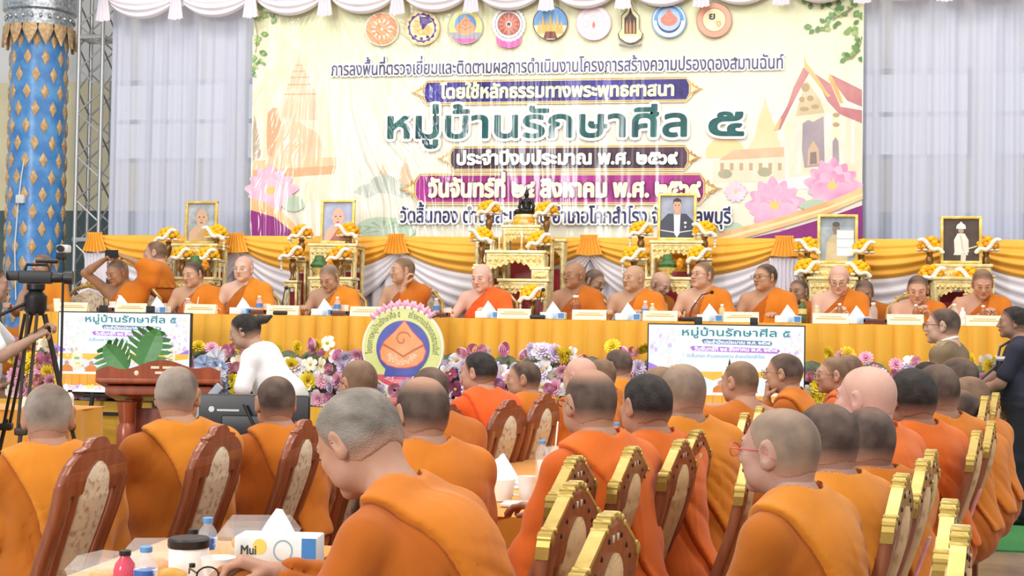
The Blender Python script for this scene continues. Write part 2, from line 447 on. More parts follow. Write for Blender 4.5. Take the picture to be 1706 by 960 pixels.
def hand_sdf(S, w, f, n, side, curl=.5, g=1.0, spread=1.0, ra=.026):
    """palm and five fingers from wrist w, pointing along f, back of the hand towards n"""
    f = np.array(f, float); f /= np.linalg.norm(f); n = np.array(n, float); n = n - f * (n @ f); n /= max(np.linalg.norm(n), 1e-6)
    t = np.cross(n, f) * side; w = np.array(w, float)          # t: towards the thumb
    S.rc(w - f * .05 * g, ra, w, ra * .92, .02)
    xs = [.027, .009, -.009, -.026]; ln = [.070, .078, .072, .056]; cl = [.82, .95, 1.0, 1.1]
    for x, L, q in zip(xs, ln, cl):
        kn = w + f * (.088 - abs(x) * .25) * g + t * x * g * spread
        S.rc(w + t * x * .6 * g, .015 * g, kn, .0125 * g, .012)
        a = 0; p = kn; segs = (.46, .31, .23)
        for j, sg in enumerate(segs):
            a += curl * q * (1.0 if j < 2 else .7) * 1.05
            d = f * math.cos(a) - n * math.sin(a)
            e = p + d * L * sg * g
            S.rc(p, (.0098 - .0008 * j) * g, e, (.0090 - .0008 * j) * g, .004); p = e
    b = w + f * .022 * g + t * .024 * g - n * .006
    d1 = f * .62 + t * .62 - n * (.25 + .3 * curl); d1 /= np.linalg.norm(d1)
    m = b + d1 * .040 * g
    d2 = f * .9 + t * (.32 - .4 * curl) - n * (.2 + .5 * curl); d2 /= np.linalg.norm(d2)
    S.rc(b, .015 * g, m, .0115 * g, .010); S.rc(m, .0112 * g, m + d2 * .032 * g, .0088 * g, .005)

def fold_fn(X, Y, Z, pl, amp, seed, nf=8.5):
    r = random.Random(seed); s = [r.uniform(0, 6.28) for _ in range(6)]
    qx, qz, qy = X - pl[0], Z - pl[2], Y - pl[1]
    a = np.arctan2(qx, -qz + .02)
    w = .5 * np.sin(7 * X + 5 * Y + s[0]) + .45 * np.sin(8 * Z - 6 * X + s[1]) + .4 * np.sin(11 * Y + 9 * Z + s[2])
    rr = np.sqrt(qx * qx + qz * qz + .5 * qy * qy)
    ph = a * nf + .9 * w + 2.0 * Y + s[3]
    d = (1 - np.abs(np.sin(ph))) ** 3
    ph2 = a * nf * 1.7 + 1.3 * w + 5 * Y + s[4]
    d2 = (1 - np.abs(np.sin(ph2))) ** 3
    low = .5 + .5 * np.sin(a * nf * .6 + w + s[2])
    k = np.clip((rr - .05) / .16, 0, 1); m = .5 + .5 * np.sin(5.1 * X + 6.3 * Z + 4.7 * Y + s[5]); m2 = .5 + .5 * np.sin(6.3 * X - 5.3 * Z + 3.1 * Y + s[0])
    return amp * k * (.95 * d * m + .6 * d2 * m2 + .22 * low)

def person(name, label, top, d=None, Y=None, z0=0.0, phi=0.0, head=None, pitch=0.0, tilt=0.0, lean=8, sit=True, fat=1.0,
           hd=1.0, skin='#c08a68', hair='shaved', robe='orange', wear='audience', larm=None, rarm=None, lcurl=.5, rcurl=.5,
           lhn=None, rhn=None, lhf=None, rhf=None, glasses=None, h=.009, hh=.0055, seed=0, hands=True, bald=False, group=None, thick=.003, foldamp=1.0,
           hunch=0.0, ear=1.0, face=1.0, wears=None, collar=0.0, side=0.0):
    """top: pixel of the crown; d or Y: how deep; phi: where the body faces, degrees left of the far wall; head: the same for the face.
    larm/rarm: wrist targets in the person's frame (x right, y forward, z up from its floor)"""
    u, v = top
    T = P(u, v, d) if d is not None else PY(u, v, Y)
    ph = math.radians(phi); hy = math.radians((head if head is not None else phi) - phi)
    Rh = rotz(hy) @ rotx(-math.radians(pitch)) @ roty(math.radians(tilt))
    hipz = .545 if sit else .90
    L = math.radians(lean); sd = np.array([math.tan(math.radians(side)), math.sin(L), math.cos(L)])
    zt = T.z - z0
    nb = .49; kb = .16
    crown = Rh @ np.array([0, -.01, .115]) * hd
    want = zt - max(crown[2], .10 * hd)
    hn = np.array([0, .035 + .05 * hunch, 0]) + (Rh @ np.array([0, .02, .13])) * .6 + np.array([0, 0, .052])
    hn = hn * 1.0
    tl = float(np.clip((want - hipz - hn[2]) / (nb * math.cos(L)), .62, 1.35))
    hip = np.array([0, 0, hipz])
    def sp(t, x=0, y=0):
        b = hip + sd * (t * nb * tl); q = np.array([0, math.cos(L), -math.sin(L)])
        return b + np.array([x, 0, 0]) + q * (y + hunch * .10 * max(t - .6, 0))
    neck = sp(1.0, 0, .0)
    hc = neck + hn
    hc[2] = want if abs(hc[2] - want) < .30 else hc[2]
    if not (.63 < tl < 1.34): pass
    rootv = Vector((T.x, T.y, z0)) - Vector((hc[0] * math.cos(ph) - hc[1] * math.sin(ph), hc[0] * math.sin(ph) + hc[1] * math.cos(ph), 0))
    root = thing(name, label, 'person', rootv, ph, group)
    sk = skin_mat(skin)
    fx = .5 + .5 * fat
    shL, shR = sp(.865, -.172 * fx, .0), sp(.865, .172 * fx, .0)
    if larm is None: larm = (-.13, .36, .60 if sit else .80)
    if rarm is None: rarm = (.13, .36, .60 if sit else .80)
    ul, fl = .285, .255
    elL, wrL = ik(shL, larm, ul, fl, (-.45, -.4, -.75)); elR, wrR = ik(shR, rarm, ul, fl, (.45, -.4, -.75))
    # ---- body
    S = SDF()
    S.el(hip + np.array([0, -.01, .02]), (.165 * fat, .13 * fat, .13), .05)
    S.el(sp(.32, 0, .02), (.15 * fat, .115 * fat, .16), .06)
    S.el(sp(.66, 0, .01), (.158 * fx, .108 * fx, .17), .06)
    S.rc(sp(.84, -.13 * fx), .062, sp(.84, .13 * fx), .062, .05)
    for s_, q in ((-1, shL), (1, shR)): S.rc(sp(1.0, s_ * .03, -.01), .048, q, .054, .04)
    for q, e, w in ((shL, elL, wrL), (shR, elR, wrR)):
        S.rc(q, .052 * fx, e, .040 * fx, .03); S.rc(e, .041 * fx, e + (w - e) * .35, .039, .02); S.rc(e + (w - e) * .35, .039, w, .026, .02)
    nk = hc + Rh @ (np.array([0, -.035, -.055]) * hd)
    nkr = .054 * (.6 + .4 * fat) * hd
    S.rc(sp(.97, 0, -.005), nkr * 1.08, nk, nkr, .035)
    if sit: kn = [np.array([s_ * .15 * fx, .43, .50]) for s_ in (-1, 1)]; an = [np.array([s_ * .13, .40, .09]) for s_ in (-1, 1)]
    else: kn = [np.array([s_ * .10, .03, .48]) for s_ in (-1, 1)]; an = [np.array([s_ * .105, -.01, .085]) for s_ in (-1, 1)]
    for s_, k_, a_ in zip((-1, 1), kn, an):
        S.rc(hip + np.array([s_ * .085, 0, 0]), .082 * fx, k_, .056, .04); S.rc(k_, .054, k_ + (a_ - k_) * .35, .052, .02); S.rc(k_ + (a_ - k_) * .35, .052, a_, .036, .02)
        S.rc(a_ + np.array([0, -.03, -.045]), .034, a_ + np.array([s_ * .02, .13, -.055]), .028, .02)
    B = S.field(h)
    parts = [surfnet(B[0], B[1], h)]
    H = SDF(); head_sdf(H, hc, Rh, hd, ear, face); H.rc(sp(.97, 0, -.005), nkr * 1.08, nk, nkr, .035)
    lo, hi = H.bounds(); lo[2] = max(lo[2], neck[2] - .05)
    HF = H.field(hh)
    parts.append(surfnet(HF[0], HF[1], hh))
    if hands:
        for s_, e, w, cu, n_, f_ in ((-1, elL, wrL, lcurl, lhn, lhf), (1, elR, wrR, rcurl, rhn, rhf)):
            Q = SDF(); f0 = w - e; f0 = f0 / np.linalg.norm(f0)
            hand_sdf(Q, w, f_ if f_ is not None else f0, n_ if n_ is not None else (0, .25, 1), s_, cu)
            q = Q.field(min(.0045, hh)); parts.append(surfnet(q[0], q[1], q[2]))
    body = ob('body', np_mesh('body', parts, sk), root)
    # ---- hair: the skull grown by a few millimetres above the hairline
    if HAIR.get(hair) is not None:
        K = SDF(); g = hd
        def p(x, y, z): return hc + Rh @ (np.array([x, y, z]) * g)
        K.el(p(0, -.012, .034), np.array([.0755, .097, .080]) * g, .02, Rh); K.el(p(0, -.05, -.005), np.array([.060, .050, .062]) * g, .03, Rh)
        K.el(p(0, .028, -.018), np.array([.062 * face, .062, .085]) * g, .03, Rh)
        K.rc(sp(.97, 0, -.005), nkr * 1.08, nk, nkr, .035)
        F_, l_, h_, (X, Y_, Z) = K.field(hh, pad=thick + .004)
        x, y, z = X - hc[0], Y_ - hc[1], Z - hc[2]
        lx = (Rh[0, 0] * x + Rh[1, 0] * y + Rh[2, 0] * z) / g; ly = (Rh[0, 1] * x + Rh[1, 1] * y + Rh[2, 1] * z) / g; lz = (Rh[0, 2] * x + Rh[1, 2] * y + Rh[2, 2] * z) / g
        if thick > .004: F_ = F_ - .0018 * np.sin(90 * lx + 40 * ly) * np.sin(85 * lz + 32 * ly) * min(1, thick / .012)
        F_ = F_ - thick
        line = np.where(ly > -.005, .052 + (ly - .062) * .35 - .0 * lx, .0)
        # hairline: high on the brow, in front of the ear, down to the nape
        t = np.clip((ly + .03) / .11, 0, 1)
        hl = -.050 + t * t * (3 - 2 * t) * (.113)
        hl = hl + .006 * np.sin(22 * ly + 9 * lx) + .010 * np.cos(np.clip(lx / .06, -1.5, 1.5) * 2) * (ly < -.03)
        F_ = F_ + thick * (1 - np.clip((lz - hl) / .035, 0, 1)) * .8
        F_ = np.maximum(F_, (hl - lz) * .7)
        hv, hf = relax(*surfnet(F_, l_, h_), 1)
        if len(hv):
            me = np_mesh('hair', [(hv, hf)], HAIR[hair])
            q = (hv - hc) @ Rh / g; t = np.clip((q[:, 1] + .03) / .11, 0, 1)
            hl = -.050 + t * t * (3 - 2 * t) * .113
            dn = np.clip((q[:, 2] - hl) / .045, 0, 1) ** .8
            if bald: r_ = np.sqrt(q[:, 0] ** 2 * 1.1 + (q[:, 1] + .015) ** 2 * .75 + (q[:, 2] - .12) ** 2); dn = dn * np.clip((r_ - .045) / .05, .06, 1)
            else: dn = dn * np.clip(1.06 - .30 * np.clip((q[:, 2] - .07) / .05, 0, 1) * (0 if hair in ('black', 'grey') else 1), 0, 1)
            at = me.attributes.new('hair_density', 'FLOAT', 'POINT'); at.data.foreach_set('value', dn.astype(np.float32))
            ob('hair', me, root)
    # ---- face details
    for s_ in (-1, 1):
        c_ = hc + Rh @ (np.array([s_ * .031, .0925, .006]) * hd)
        MB().ell(c_, (.0105 * hd, .0036 * hd, .0030 * hd), 10, 6, Matrix(Rh.tolist())).build('eye', M_EYE, root)
        b_ = [hc + Rh @ (np.array([s_ * (.016 + .032 * i / 4), .0945 - .010 * (i / 4) ** 2 - .002, .0245 + .006 * math.sin(i / 4 * 2.4)]) * hd) for i in range(5)]
        if s_ == 1: MB().ell(hc + Rh @ (np.array([0, .0975, -.0525]) * hd), (.019 * hd, .0045 * hd, .0085 * hd), 12, 8, Matrix(Rh.tolist())).build('lips', mat('lips_' + skin[1:], '#%02x%02x%02x' % tuple(int(int(skin[i:i + 2], 16) * f_) for i, f_ in ((1, .86), (3, .70), (5, .70))), rough=.5), root)
        MB().tube(b_, [.002 * hd, .0034 * hd, .0034 * hd, .003 * hd, .0015 * hd], 6).build('eyebrow', M_BROW, root)
    if glasses:
        gm = {'dark': M_FRAME_D, 'wire': M_FRAME_G, 'pink': M_FRAME_R}[glasses]; mb = MB().m(gm)
        def p(x, y, z): return Vector(hc + Rh @ (np.array([x, y, z]) * hd))
        for s_ in (-1, 1):
            mb.tube([p(s_ * .033 + .024 * math.cos(a), .116 - .004 * abs(math.cos(a)), .003 + .018 * math.sin(a)) for a in [2 * PI * i / 14 for i in range(14)]], .0017 * hd, 6, True)
            mb.tube([p(s_ * .057, .110, .008), p(s_ * .074, .085, .010), p(s_ * .083, .01, .010), p(s_ * .082, -.02, .0), p(s_ * .081, -.032, -.012)], .0018 * hd, 6)
        mb.tube([p(-.010, .117, .006), p(0, .120, .009), p(.010, .117, .006)], .0016 * hd, 6)
        mb.build('glasses', gm, root)
    info = dict(root=root, hip=hip, hc=hc, Rh=Rh, shL=shL, shR=shR, elL=elL, elR=elR, wrL=wrL, wrR=wrR, sp=sp, neck=neck, kn=kn, an=an, hipz=hipz, tl=tl, ph=ph)
    # ---- robe
    if wear in ('audience', 'stage', 'stand'):
        C = SDF(); i = .020
        C.el(hip + np.array([0, -.01, .0]), (.185 * fat, .155 * fat, .15), .05)
        C.el(sp(.32, 0, .02), (.178 * fat, .14 * fat, .18), .06)
        C.el(sp(.64, 0, .008), (.172 * fx, .134 * fx, .19), .05)
        C.rc(sp(.80, -.12 * fx), .070, sp(.80, .12 * fx), .070, .05)
        for s_, q in ((-1, shL), (1, shR)): C.rc(sp(.985, s_ * .035, -.014), .054 + collar, q, .052, .03)
        arms = [(shL, elL, wrL, -1)] + ([(shR, elR, wrR, 1)] if wear == 'audience' else [])
        for q, e, w, s_ in arms:
            wm = e + (w - e) * (.80 if wear == 'audience' else .55)
            dn = np.array([0, 0, -1.0])
            C.rc(q, .056, e, .052, .03); C.rc(e, .052, wm, .044, .03)
            C.rc(e + dn * .02, .058, e + dn * .12 + np.array([0, -.01, 0]), .042, .05)
            C.rc(e + (wm - e) * .6, .048, e + (wm - e) * .6 + dn * .11, .032, .05)
            C.rc(e + dn * .1, .04, e + (wm - e) * .6 + dn * .10, .032, .05)
            C.rc(q + (e - q) * .6, .045, sp(.40, s_ * .12 * fx, .0), .06, .05)
        for s_, k_, a_ in zip((-1, 1), kn, an):
            C.rc(hip + np.array([s_ * .09, .0, -.005]), .105, k_, .082, .05); C.rc(k_, .082, a_ + np.array([0, 0, .12]), .085, .05)
        C.rc(kn[0], .07, kn[1], .07, .06); C.rc(kn[0] * .5 + an[0] * .5, .07, kn[1] * .5 + an[1] * .5, .07, .06); C.rc(an[0] + np.array([.03, 0, .14]), .08, an[1] + np.array([-.03, 0, .14]), .08, .05)
        F_, l_, h_, (X, Y_, Z) = C.field(h, pad=.024)
        A = .0165 * foldamp
        fk = np.clip((sp(1.0)[2] - .03 - Z) / .14, 0, 1)
        F_ = F_ + (fold_fn(X, Y_, Z, shL, A, seed) + .3 * fold_fn(X, Y_, Z, kn[0] + np.array([0, -.1, .05]), A, seed + 50, 9) - A * .4) * fk - .003
        # neck opening
        nd = nk - sp(.9); nd = nd / np.linalg.norm(nd); n0 = sp(1.0)
        ax = (X - n0[0]) * nd[0] + (Y_ - n0[1]) * nd[1] + (Z - n0[2]) * nd[2]
        rad = np.sqrt(np.maximum((X - n0[0]) ** 2 + (Y_ - n0[1]) ** 2 + (Z - n0[2]) ** 2 - ax ** 2, 0))
        if wear == 'audience':
            F_ = np.maximum(F_, np.minimum(nkr + .004 - rad, ax + .10))
            F_ = np.maximum(F_, ax - .045)
        if wear == 'stage' or wear == 'stand':
            a_, b_ = sp(1.0, -.045, 0), sp(.50, .175 * fx, 0)
            dx, dz = b_[0] - a_[0], b_[2] - a_[2]; nn = np.array([-dz, dx]); nn = nn / np.linalg.norm(nn)
            if nn[1] < 0: nn = -nn
            cut = (X - a_[0]) * nn[0] + (Z - a_[2]) * nn[1] + .012 * np.sin(9 * X + 7 * Z + seed)
            cut = np.where(Z < b_[2] - .12, -1, cut)
            F_ = np.maximum(F_, cut)
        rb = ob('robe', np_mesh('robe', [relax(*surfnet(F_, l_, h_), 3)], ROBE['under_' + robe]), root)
        # the upper layer folded over the left shoulder
        G = F_ - (.020 if wear == 'audience' else .014)
        if wear == 'audience':
            a_ = sp(1.0, -.16 * fx, 0); nx, nz = -.90, -.43
            e1 = (X - a_[0]) * nx + (Z - a_[2]) * nz + .5 * np.clip(Y_ - a_[1], 0, 1) + .018 * np.sin(7 * Z + seed) + .01 * np.sin(16 * Z + 3 * seed)
            e1 = np.maximum(e1, .60 * tl * 0 + (hipz + .02 - Z))
            e1 = np.maximum(e1, (Y_ - sp(.7)[1] - .10) * 1.0)
            G = np.maximum(G, np.minimum(nkr + .022 - rad, ax + .06))
            G = np.maximum(np.maximum(G, e1), -(F_ + .006))
        else:
            a_ = sp(1.0, -.06, 0)
            e1 = (X - a_[0] + .22 * (Z - a_[2]) ) - .02 + .01 * np.sin(11 * Z + seed)
            e2 = -(X - shL[0] - .0) - .03
            G = np.maximum(np.maximum(np.maximum(G, e1), -(F_ + .006)), np.maximum(hipz + .10 - Z, e2 * .0 - 1))
        me = np_mesh('robe_fold', [relax(*surfnet(G, l_, h_), 6)], ROBE[robe])
        if len(me.polygons): ob('robe_fold', me, rb)
    elif wear == 'lay':
        wm = wears
        C = SDF()
        C.el(hip + np.array([0, -.01, .04]), (.175 * fat, .145 * fat, .13), .05); C.el(sp(.32, 0, .02), (.165 * fat, .132 * fat, .17), .06)
        C.el(sp(.66, 0, .005), (.172 * fx, .122 * fx, .18), .06); C.rc(sp(.83, -.13 * fx), .070, sp(.83, .13 * fx), .070, .05)
        for s_, q, e, w in ((-1, shL, elL, wrL), (1, shR, elR, wrR)):
            C.rc(sp(.985, s_ * .03, -.01), .056, q, .060, .04)
            if wm.get('long'): C.rc(q, .066, e, .054, .03); C.rc(e, .054, e + (w - e) * .9, .040, .03)
            else: C.rc(q, .060, q + (e - q) * .75, .062, .03)
        F_, l_, h_, (X, Y_, Z) = C.field(h, pad=.01)
        F_ = F_ + fold_fn(X, Y_, Z, hip + np.array([0.1, 0, 0]), .006, seed, 6)
        n0 = sp(1.0); nd = (nk - sp(.9)) / np.linalg.norm(nk - sp(.9))
        ax = (X - n0[0]) * nd[0] + (Y_ - n0[1]) * nd[1] + (Z - n0[2]) * nd[2]
        F_ = np.maximum(F_, ax - .05); F_ = np.maximum(F_, hipz - .10 - Z)
        ob('shirt', np_mesh('shirt', [relax(*surfnet(F_, l_, h_), 2)], wm['shirt']), root)
        T_ = SDF(); T_.el(hip, (.168 * fat, .138 * fat, .13), .04)
        for s_, k_, a_ in zip((-1, 1), kn, an):
            T_.rc(hip + np.array([s_ * .085, 0, -.02]), .100, k_, .074, .03); T_.rc(k_, .074, a_ + np.array([0, 0, .01]), .062, .03)
        F_, l_, h_, (X, Y_, Z) = T_.field(h, pad=.01)
        F_ = F_ + fold_fn(X, Y_, Z, hip, .006, seed + 5, 5); F_ = np.maximum(F_, .05 - Z); F_ = np.maximum(F_, Z - hipz - .08)
        ob('trousers', np_mesh('trousers', [surfnet(F_, l_, h_)], wm['trousers']), root)
        for s_, a_ in zip((-1, 1), an):
            B_ = SDF(); B_.rc(a_ + np.array([0, -.04, -.04]), .044, a_ + np.array([s_ * .02, .16, -.05]), .036, .03); B_.rc(a_ + np.array([0, -.03, -.03]), .045, a_ + np.array([0, -.01, .03]), .045, .03)
            F_, l_, h_, (X, Y_, Z) = B_.field(h); F_ = np.maximum(F_, .002 - Z)
            ob('shoe', np_mesh('shoe', [surfnet(F_, l_, h_)], wm['shoe']), root)
    return info
def to_world(info, p):
    r = info['root']; c, s = math.cos(info['ph']), math.sin(info['ph'])
    return Vector((r.location.x + c * p[0] - s * p[1], r.location.y + s * p[0] + c * p[1], r.location.z + p[2]))
# ------------------------------------------------------------------ the hall
YS, YT, YM, YA, YD, YB, YC, YW = 11.05, 11.60, 12.35, 13.25, 13.95, 14.30, 14.42, 16.5
ZS = 0.72
XL, XR = -8.6, 5.6
M_WALL = mat('wall_cream', '#f2e8c4', rough=.9, col2='#eadfb8', scale=2)
M_WHITE = mat('wall_white', '#f2f3f2', rough=.9, col2='#eaecec', scale=2)
M_DADO = mat('wall_dado', '#5d7072', rough=.8, col2='#546769', scale=3)
M_WFRAME = mat('window_frame_grey', '#a9adb6', rough=.5)
M_GLASS = mat('window_glass', '#ffffff', rough=.02, alpha=.12)
M_TILE = mat('floor_tile', '#a08c7c', rough=.25, col2='#8f7c6d', scale=3)
M_CARPET = mat('carpet_green', '#3f8a4e', rough=1, col2='#357a43', scale=60, bump=.5, bscale=300)
M_YEL = mat('satin_yellow', '#eaae30', rough=.55, col2='#e2a428', scale=2, sheen=.3)
M_SWAG = mat('satin_gold_swag', '#f8b738', rough=.5, col2='#f2aa28', scale=2, sheen=.3)
M_WSWAG = mat('satin_white', '#eeeaf2', rough=.6, col2='#e6e2ec', scale=3, sheen=.2)
M_BLUE = mat('pillar_blue_tile', '#3f7fc4', rough=.3, col2='#5fa0dc', scale=6, bump=.15, bscale=40)
M_GOLDP = mat('gilt_plaster', '#c29a68', rough=.5, metal=.15, col2='#dcc096', scale=25, bump=.6, bscale=70)
M_SILVER = mat('mirror_band', '#8e959c', rough=.3, metal=.5, col2='#c5ccd2', scale=30)
M_ALU = mat('truss_aluminium', '#b4b6b6', rough=.35, metal=.7)
M_BLACK = mat('black_plastic', '#17161a', rough=.4)
def st(o): o['kind'] = 'structure'; return o
mb = MB().m(M_TILE); mb.box((-1.5, 6.5, -.05), (22, 24, .1)); st(mb.build('floor', None))
# green runner of carpet before the stage
c0 = PZ(1560, 915, 0)
mb = MB().m(M_CARPET); mb.box(((XL + 7.0) / 2, (c0.y + YS) / 2 + .05, .006), (7.0 - XL, YS - c0.y + .1, .012)); tag(mb.build('carpet', None), 'green carpet strip on the floor along the stage front', 'carpet')
# tile joints are part of the floor pattern
# back wall with two bands of windows behind the curtains
zS, zT, zD = 3.40, 4.45, 2.78
wins = [(-8.2, -6.55), (-6.4, -4.75), (-4.6, -2.95), (-2.8, -1.15), (-1.0, .65), (.8, 2.45), (2.6, 4.25), (4.4, 6.05)]
mb = MB()
mb.m(M_DADO).box((-1.2, YW + .1, zD / 2), (20, .2, zD))
mb.m(M_WALL).box((-1.2, YW + .1, (zD + zS) / 2), (20, .2, zS - zD))
mb.m(M_WHITE).box((-1.2, YW + .1, (zT + 7.2) / 2), (20, .2, 7.2 - zT))
xs = [-11.2] + [x for w in wins for x in w] + [8.8]
for i in range(0, len(xs), 2): mb.m(M_WALL).box(((xs[i] + xs[i + 1]) / 2, YW + .1, (zS + zT) / 2), (xs[i + 1] - xs[i], .2, zT - zS))
st(mb.build('wall_back', None))
for i, (a, b) in enumerate(wins):
    r = st(thing('window_%d' % (i + 1), None, None, ((a + b) / 2, YW, zS))); w = b - a; hgt = zT - zS
    mb = MB().m(M_WFRAME)
    for x in (-w / 2 + .03, -w / 6, w / 6, w / 2 - .03): mb.box((x, .04, hgt / 2), (.06, .08, hgt), .008)
    for z in (.03, hgt / 2, hgt - .03): mb.box((0, .04, z), (w, .07, .05), .008)
    mb.build('window_frame', None, r)
    mb = MB().m(M_GLASS); mb.box((0, .06, hgt / 2), (w - .02, .006, hgt - .02)); mb.build('pane', None, r)
# side wall far left

mb = MB(); mb.m(M_WHITE).box((-1.2, 6.6, 7.25), (20, 20.2, .1)); st(mb.build('ceiling', None))

# blue pillar with gilt lozenges
pc = PY(62, 240, 14.7); R0 = .31
pl = st(thing('pillar', None, None, (pc.x, pc.y, 0)))
mb = MB().m(M_BLUE); mb.lathe([(R0 * 1.05, 0), (R0 * 1.03, 2), (R0, 4.72), (R0, 4.8)], n=40); mb.build('shaft', None, pl)
mb = MB().m(M_GOLDP)
row = 0; z = .25
while z < 4.62:
    for k in range(10):
        a = (k + .5 * (row % 2)) * 2 * PI / 10 + .1
        R = R0 * 1.05 - .005 * z
        ca, sa = math.cos(a), math.sin(a); o_ = Vector((ca, sa, 0)); t_ = Vector((-sa, ca, 0))
        c = o_ * R + Vector((0, 0, z)); 
        pts = [(0, .093), (.022, .05), (.048, 0), (.022, -.05), (0, -.093), (-.022, -.05), (-.048, 0), (-.022, .05)]
        r1 = [c + t_ * x + Vector((0, 0, y)) - o_ * .004 for x, y in pts]; r2 = [p + o_ * .018 for p in r1]; r3 = [c + t_ * x * .6 + Vector((0, 0, y * .6)) + o_ * .026 for x, y in pts]
        mb.loft([r1, r2, r3])
    z += .196; row += 1
mb.build('gilt_lozenges', None, pl)
mb = MB().m(M_SILVER); mb.lathe([(R0, 4.72), (R0 + .06, 4.74), (R0 + .06, 4.9), (R0 + .1, 4.92), (R0 + .1, 5.1), (R0 + .02, 5.12), (R0 + .02, 7.2)], n=36)
for k in range(24):
    a = 2 * PI * k / 24; mb.ell(((R0 + .065) * math.cos(a), (R0 + .065) * math.sin(a), 4.83), (.02, .02, .03), 8, 6)
mb.build('capital_band', None, pl)
mb = MB().m(M_GOLDP)
for k in range(14):
    a = 2 * PI * k / 14; o_ = Vector((math.cos(a), math.sin(a), 0)); t_ = Vector((-math.sin(a), math.cos(a), 0)); c = o_ * (R0 + .05)
    prof = [(0, .075), (-.06, .085), (-.13, .06), (-.19, .03), (-.24, .004)]
    rings = [[c + o_ * (.02 + .09 * (-z) ) + t_ * x * w + Vector((0, 0, 4.74 + z)) + o_ * (.018 if abs(x) < .5 else 0) * y for x, y in ((-1, 0), (-.4, 1), (.4, 1), (1, 0), (.4, -1), (-.4, -1))] for z, w in prof]
    mb.loft(rings)
mb.build('leaf_ring', None, pl)
mb = MB().m(mat('cable_white', '#d9dcdd', rough=.5))
cx = PY(68, 300, 14.35)
mb.tube([(.03, -R0 * 1.06, 3.2), (.0, -R0 * 1.07, 3.0), (-.03, -R0 * 1.07, 2.7), (-.06, -R0 * 1.07, 2.2), (-.03, -R0 * 1.08, 1.6)], .008)
mb.box((0, -R0 * 1.09, 2.74), (.10, .05, .10), .01)
mb.build('cable_box', None, pl)

# aluminium box truss
tc = PY(158, 230, 14.75); s_ = .145
tr = thing('lighting_truss', 'aluminium lattice truss tower standing left of the white curtain', 'truss', (tc.x, tc.y, 0))
mb = MB().m(M_ALU)
for a in (-1, 1):
    for b in (-1, 1): mb.tube([(a * s_, b * s_, 0), (a * s_, b * s_, 6.6)], .024, 10)
mb.build('chords', None, tr)
mb = MB().m(M_ALU); n = 26
for i in range(n):
    z0, z1 = 6.5 * i / n, 6.5 * (i + 1) / n; f = 1 if i % 2 else -1
    for b in (-1, 1):
        mb.tube([(-f * s_, b * s_, z0), (f * s_, b * s_, z1)], .011, 6); mb.tube([(b * s_, f * s_, z0), (b * s_, -f * s_, z1)], .011, 6)
mb.build('lattice', None, tr)
mb = MB().m(M_ALU)
for z in (.02, 2.3, 4.62, 6.5):
    for b in (-1, 1): mb.box((0, b * s_, z), (2 * s_ + .06, .03, .05), .006); mb.box((b * s_, 0, z), (.03, 2 * s_, .05), .006)
mb.build('joint_frames', None, tr)

# ------------------------------------------------------------------ sheer curtains
def sheer(name):
    m = bpy.data.materials.new(name); m.use_nodes = True; nt = m.node_tree; nt.nodes.clear()
    out = nt.nodes.new('ShaderNodeOutputMaterial'); mix = nt.nodes.new('ShaderNodeMixShader'); tr_ = nt.nodes.new('ShaderNodeBsdfTransparent')
    a = nt.nodes.new('ShaderNodeMixShader'); d = nt.nodes.new('ShaderNodeBsdfDiffuse'); t = nt.nodes.new('ShaderNodeBsdfTranslucent')
    d.inputs[0].default_value = lin('#e8edff'); t.inputs[0].default_value = lin('#e6ecff'); a.inputs[0].default_value = .35
    tc_ = nt.nodes.new('ShaderNodeTexCoord'); mp = nt.nodes.new('ShaderNodeMapping'); mp.inputs['Scale'].default_value = (3.2, 0, .02)
    nz = nt.nodes.new('ShaderNodeTexNoise'); nz.inputs['Scale'].default_value = 1.6; nz.inputs['Detail'].default_value = 2
    rp = nt.nodes.new('ShaderNodeValToRGB'); rp.color_ramp.elements[0].position = .52; rp.color_ramp.elements[1].position = .66
    rp.color_ramp.elements[0].color = (.90, .90, .90, 1); rp.color_ramp.elements[1].color = (.5, .5, .5, 1)
    L = nt.links.new
    L(tc_.outputs['Object'], mp.inputs[0]); L(mp.outputs[0], nz.inputs['Vector']); L(nz.outputs[0], rp.inputs[0])
    L(d.outputs[0], a.inputs[1]); L(t.outputs[0], a.inputs[2]); L(rp.outputs[0], mix.inputs[0]); L(tr_.outputs[0], mix.inputs[1]); L(a.outputs[0], mix.inputs[2]); L(mix.outputs[0], out.inputs[0])
    return m
M_SHEER = sheer('sheer_white_cloth')
def curtain(label, x0, x1, z0, z1, Y, seed, group=None):
    r = random.Random(seed); ph = [r.uniform(0, 6) for _ in range(4)]
    w = x1 - x0
    def fn(u, v):
        x = w * u; q = .028 * math.sin(x * 31 + ph[0] + 1.2 * math.sin(x * 4.3 + ph[1])) + .022 * math.sin(x * 13 + ph[2] + .5 * math.sin(3 * v + x * 2)) + .012 * math.sin(x * 71 + ph[3])
        return (x + .012 * math.sin(x * 9 + v * 2), q * (.7 + .3 * (1 - v)), (z1 - z0) * v)
    mb = MB().m(M_SHEER); mb.grid(fn, int(w * 90), 24)
    o = mb.build('curtain', None, ang=180); o.location = (x0, Y, z0); tag(o, label, 'curtain', group); return o
bx0, bx1 = PY(419, 250, YB).x, PY(1437, 250, YB).x
curtain('sheer white curtain hanging between lattice truss and banner', PY(180, 250, YC).x, bx0 + .06, ZS, 4.9, YC, 3)
curtain('sheer white curtain hanging right of the banner', bx1 - .06, 5.6, ZS, 4.9, YC + .03, 8)

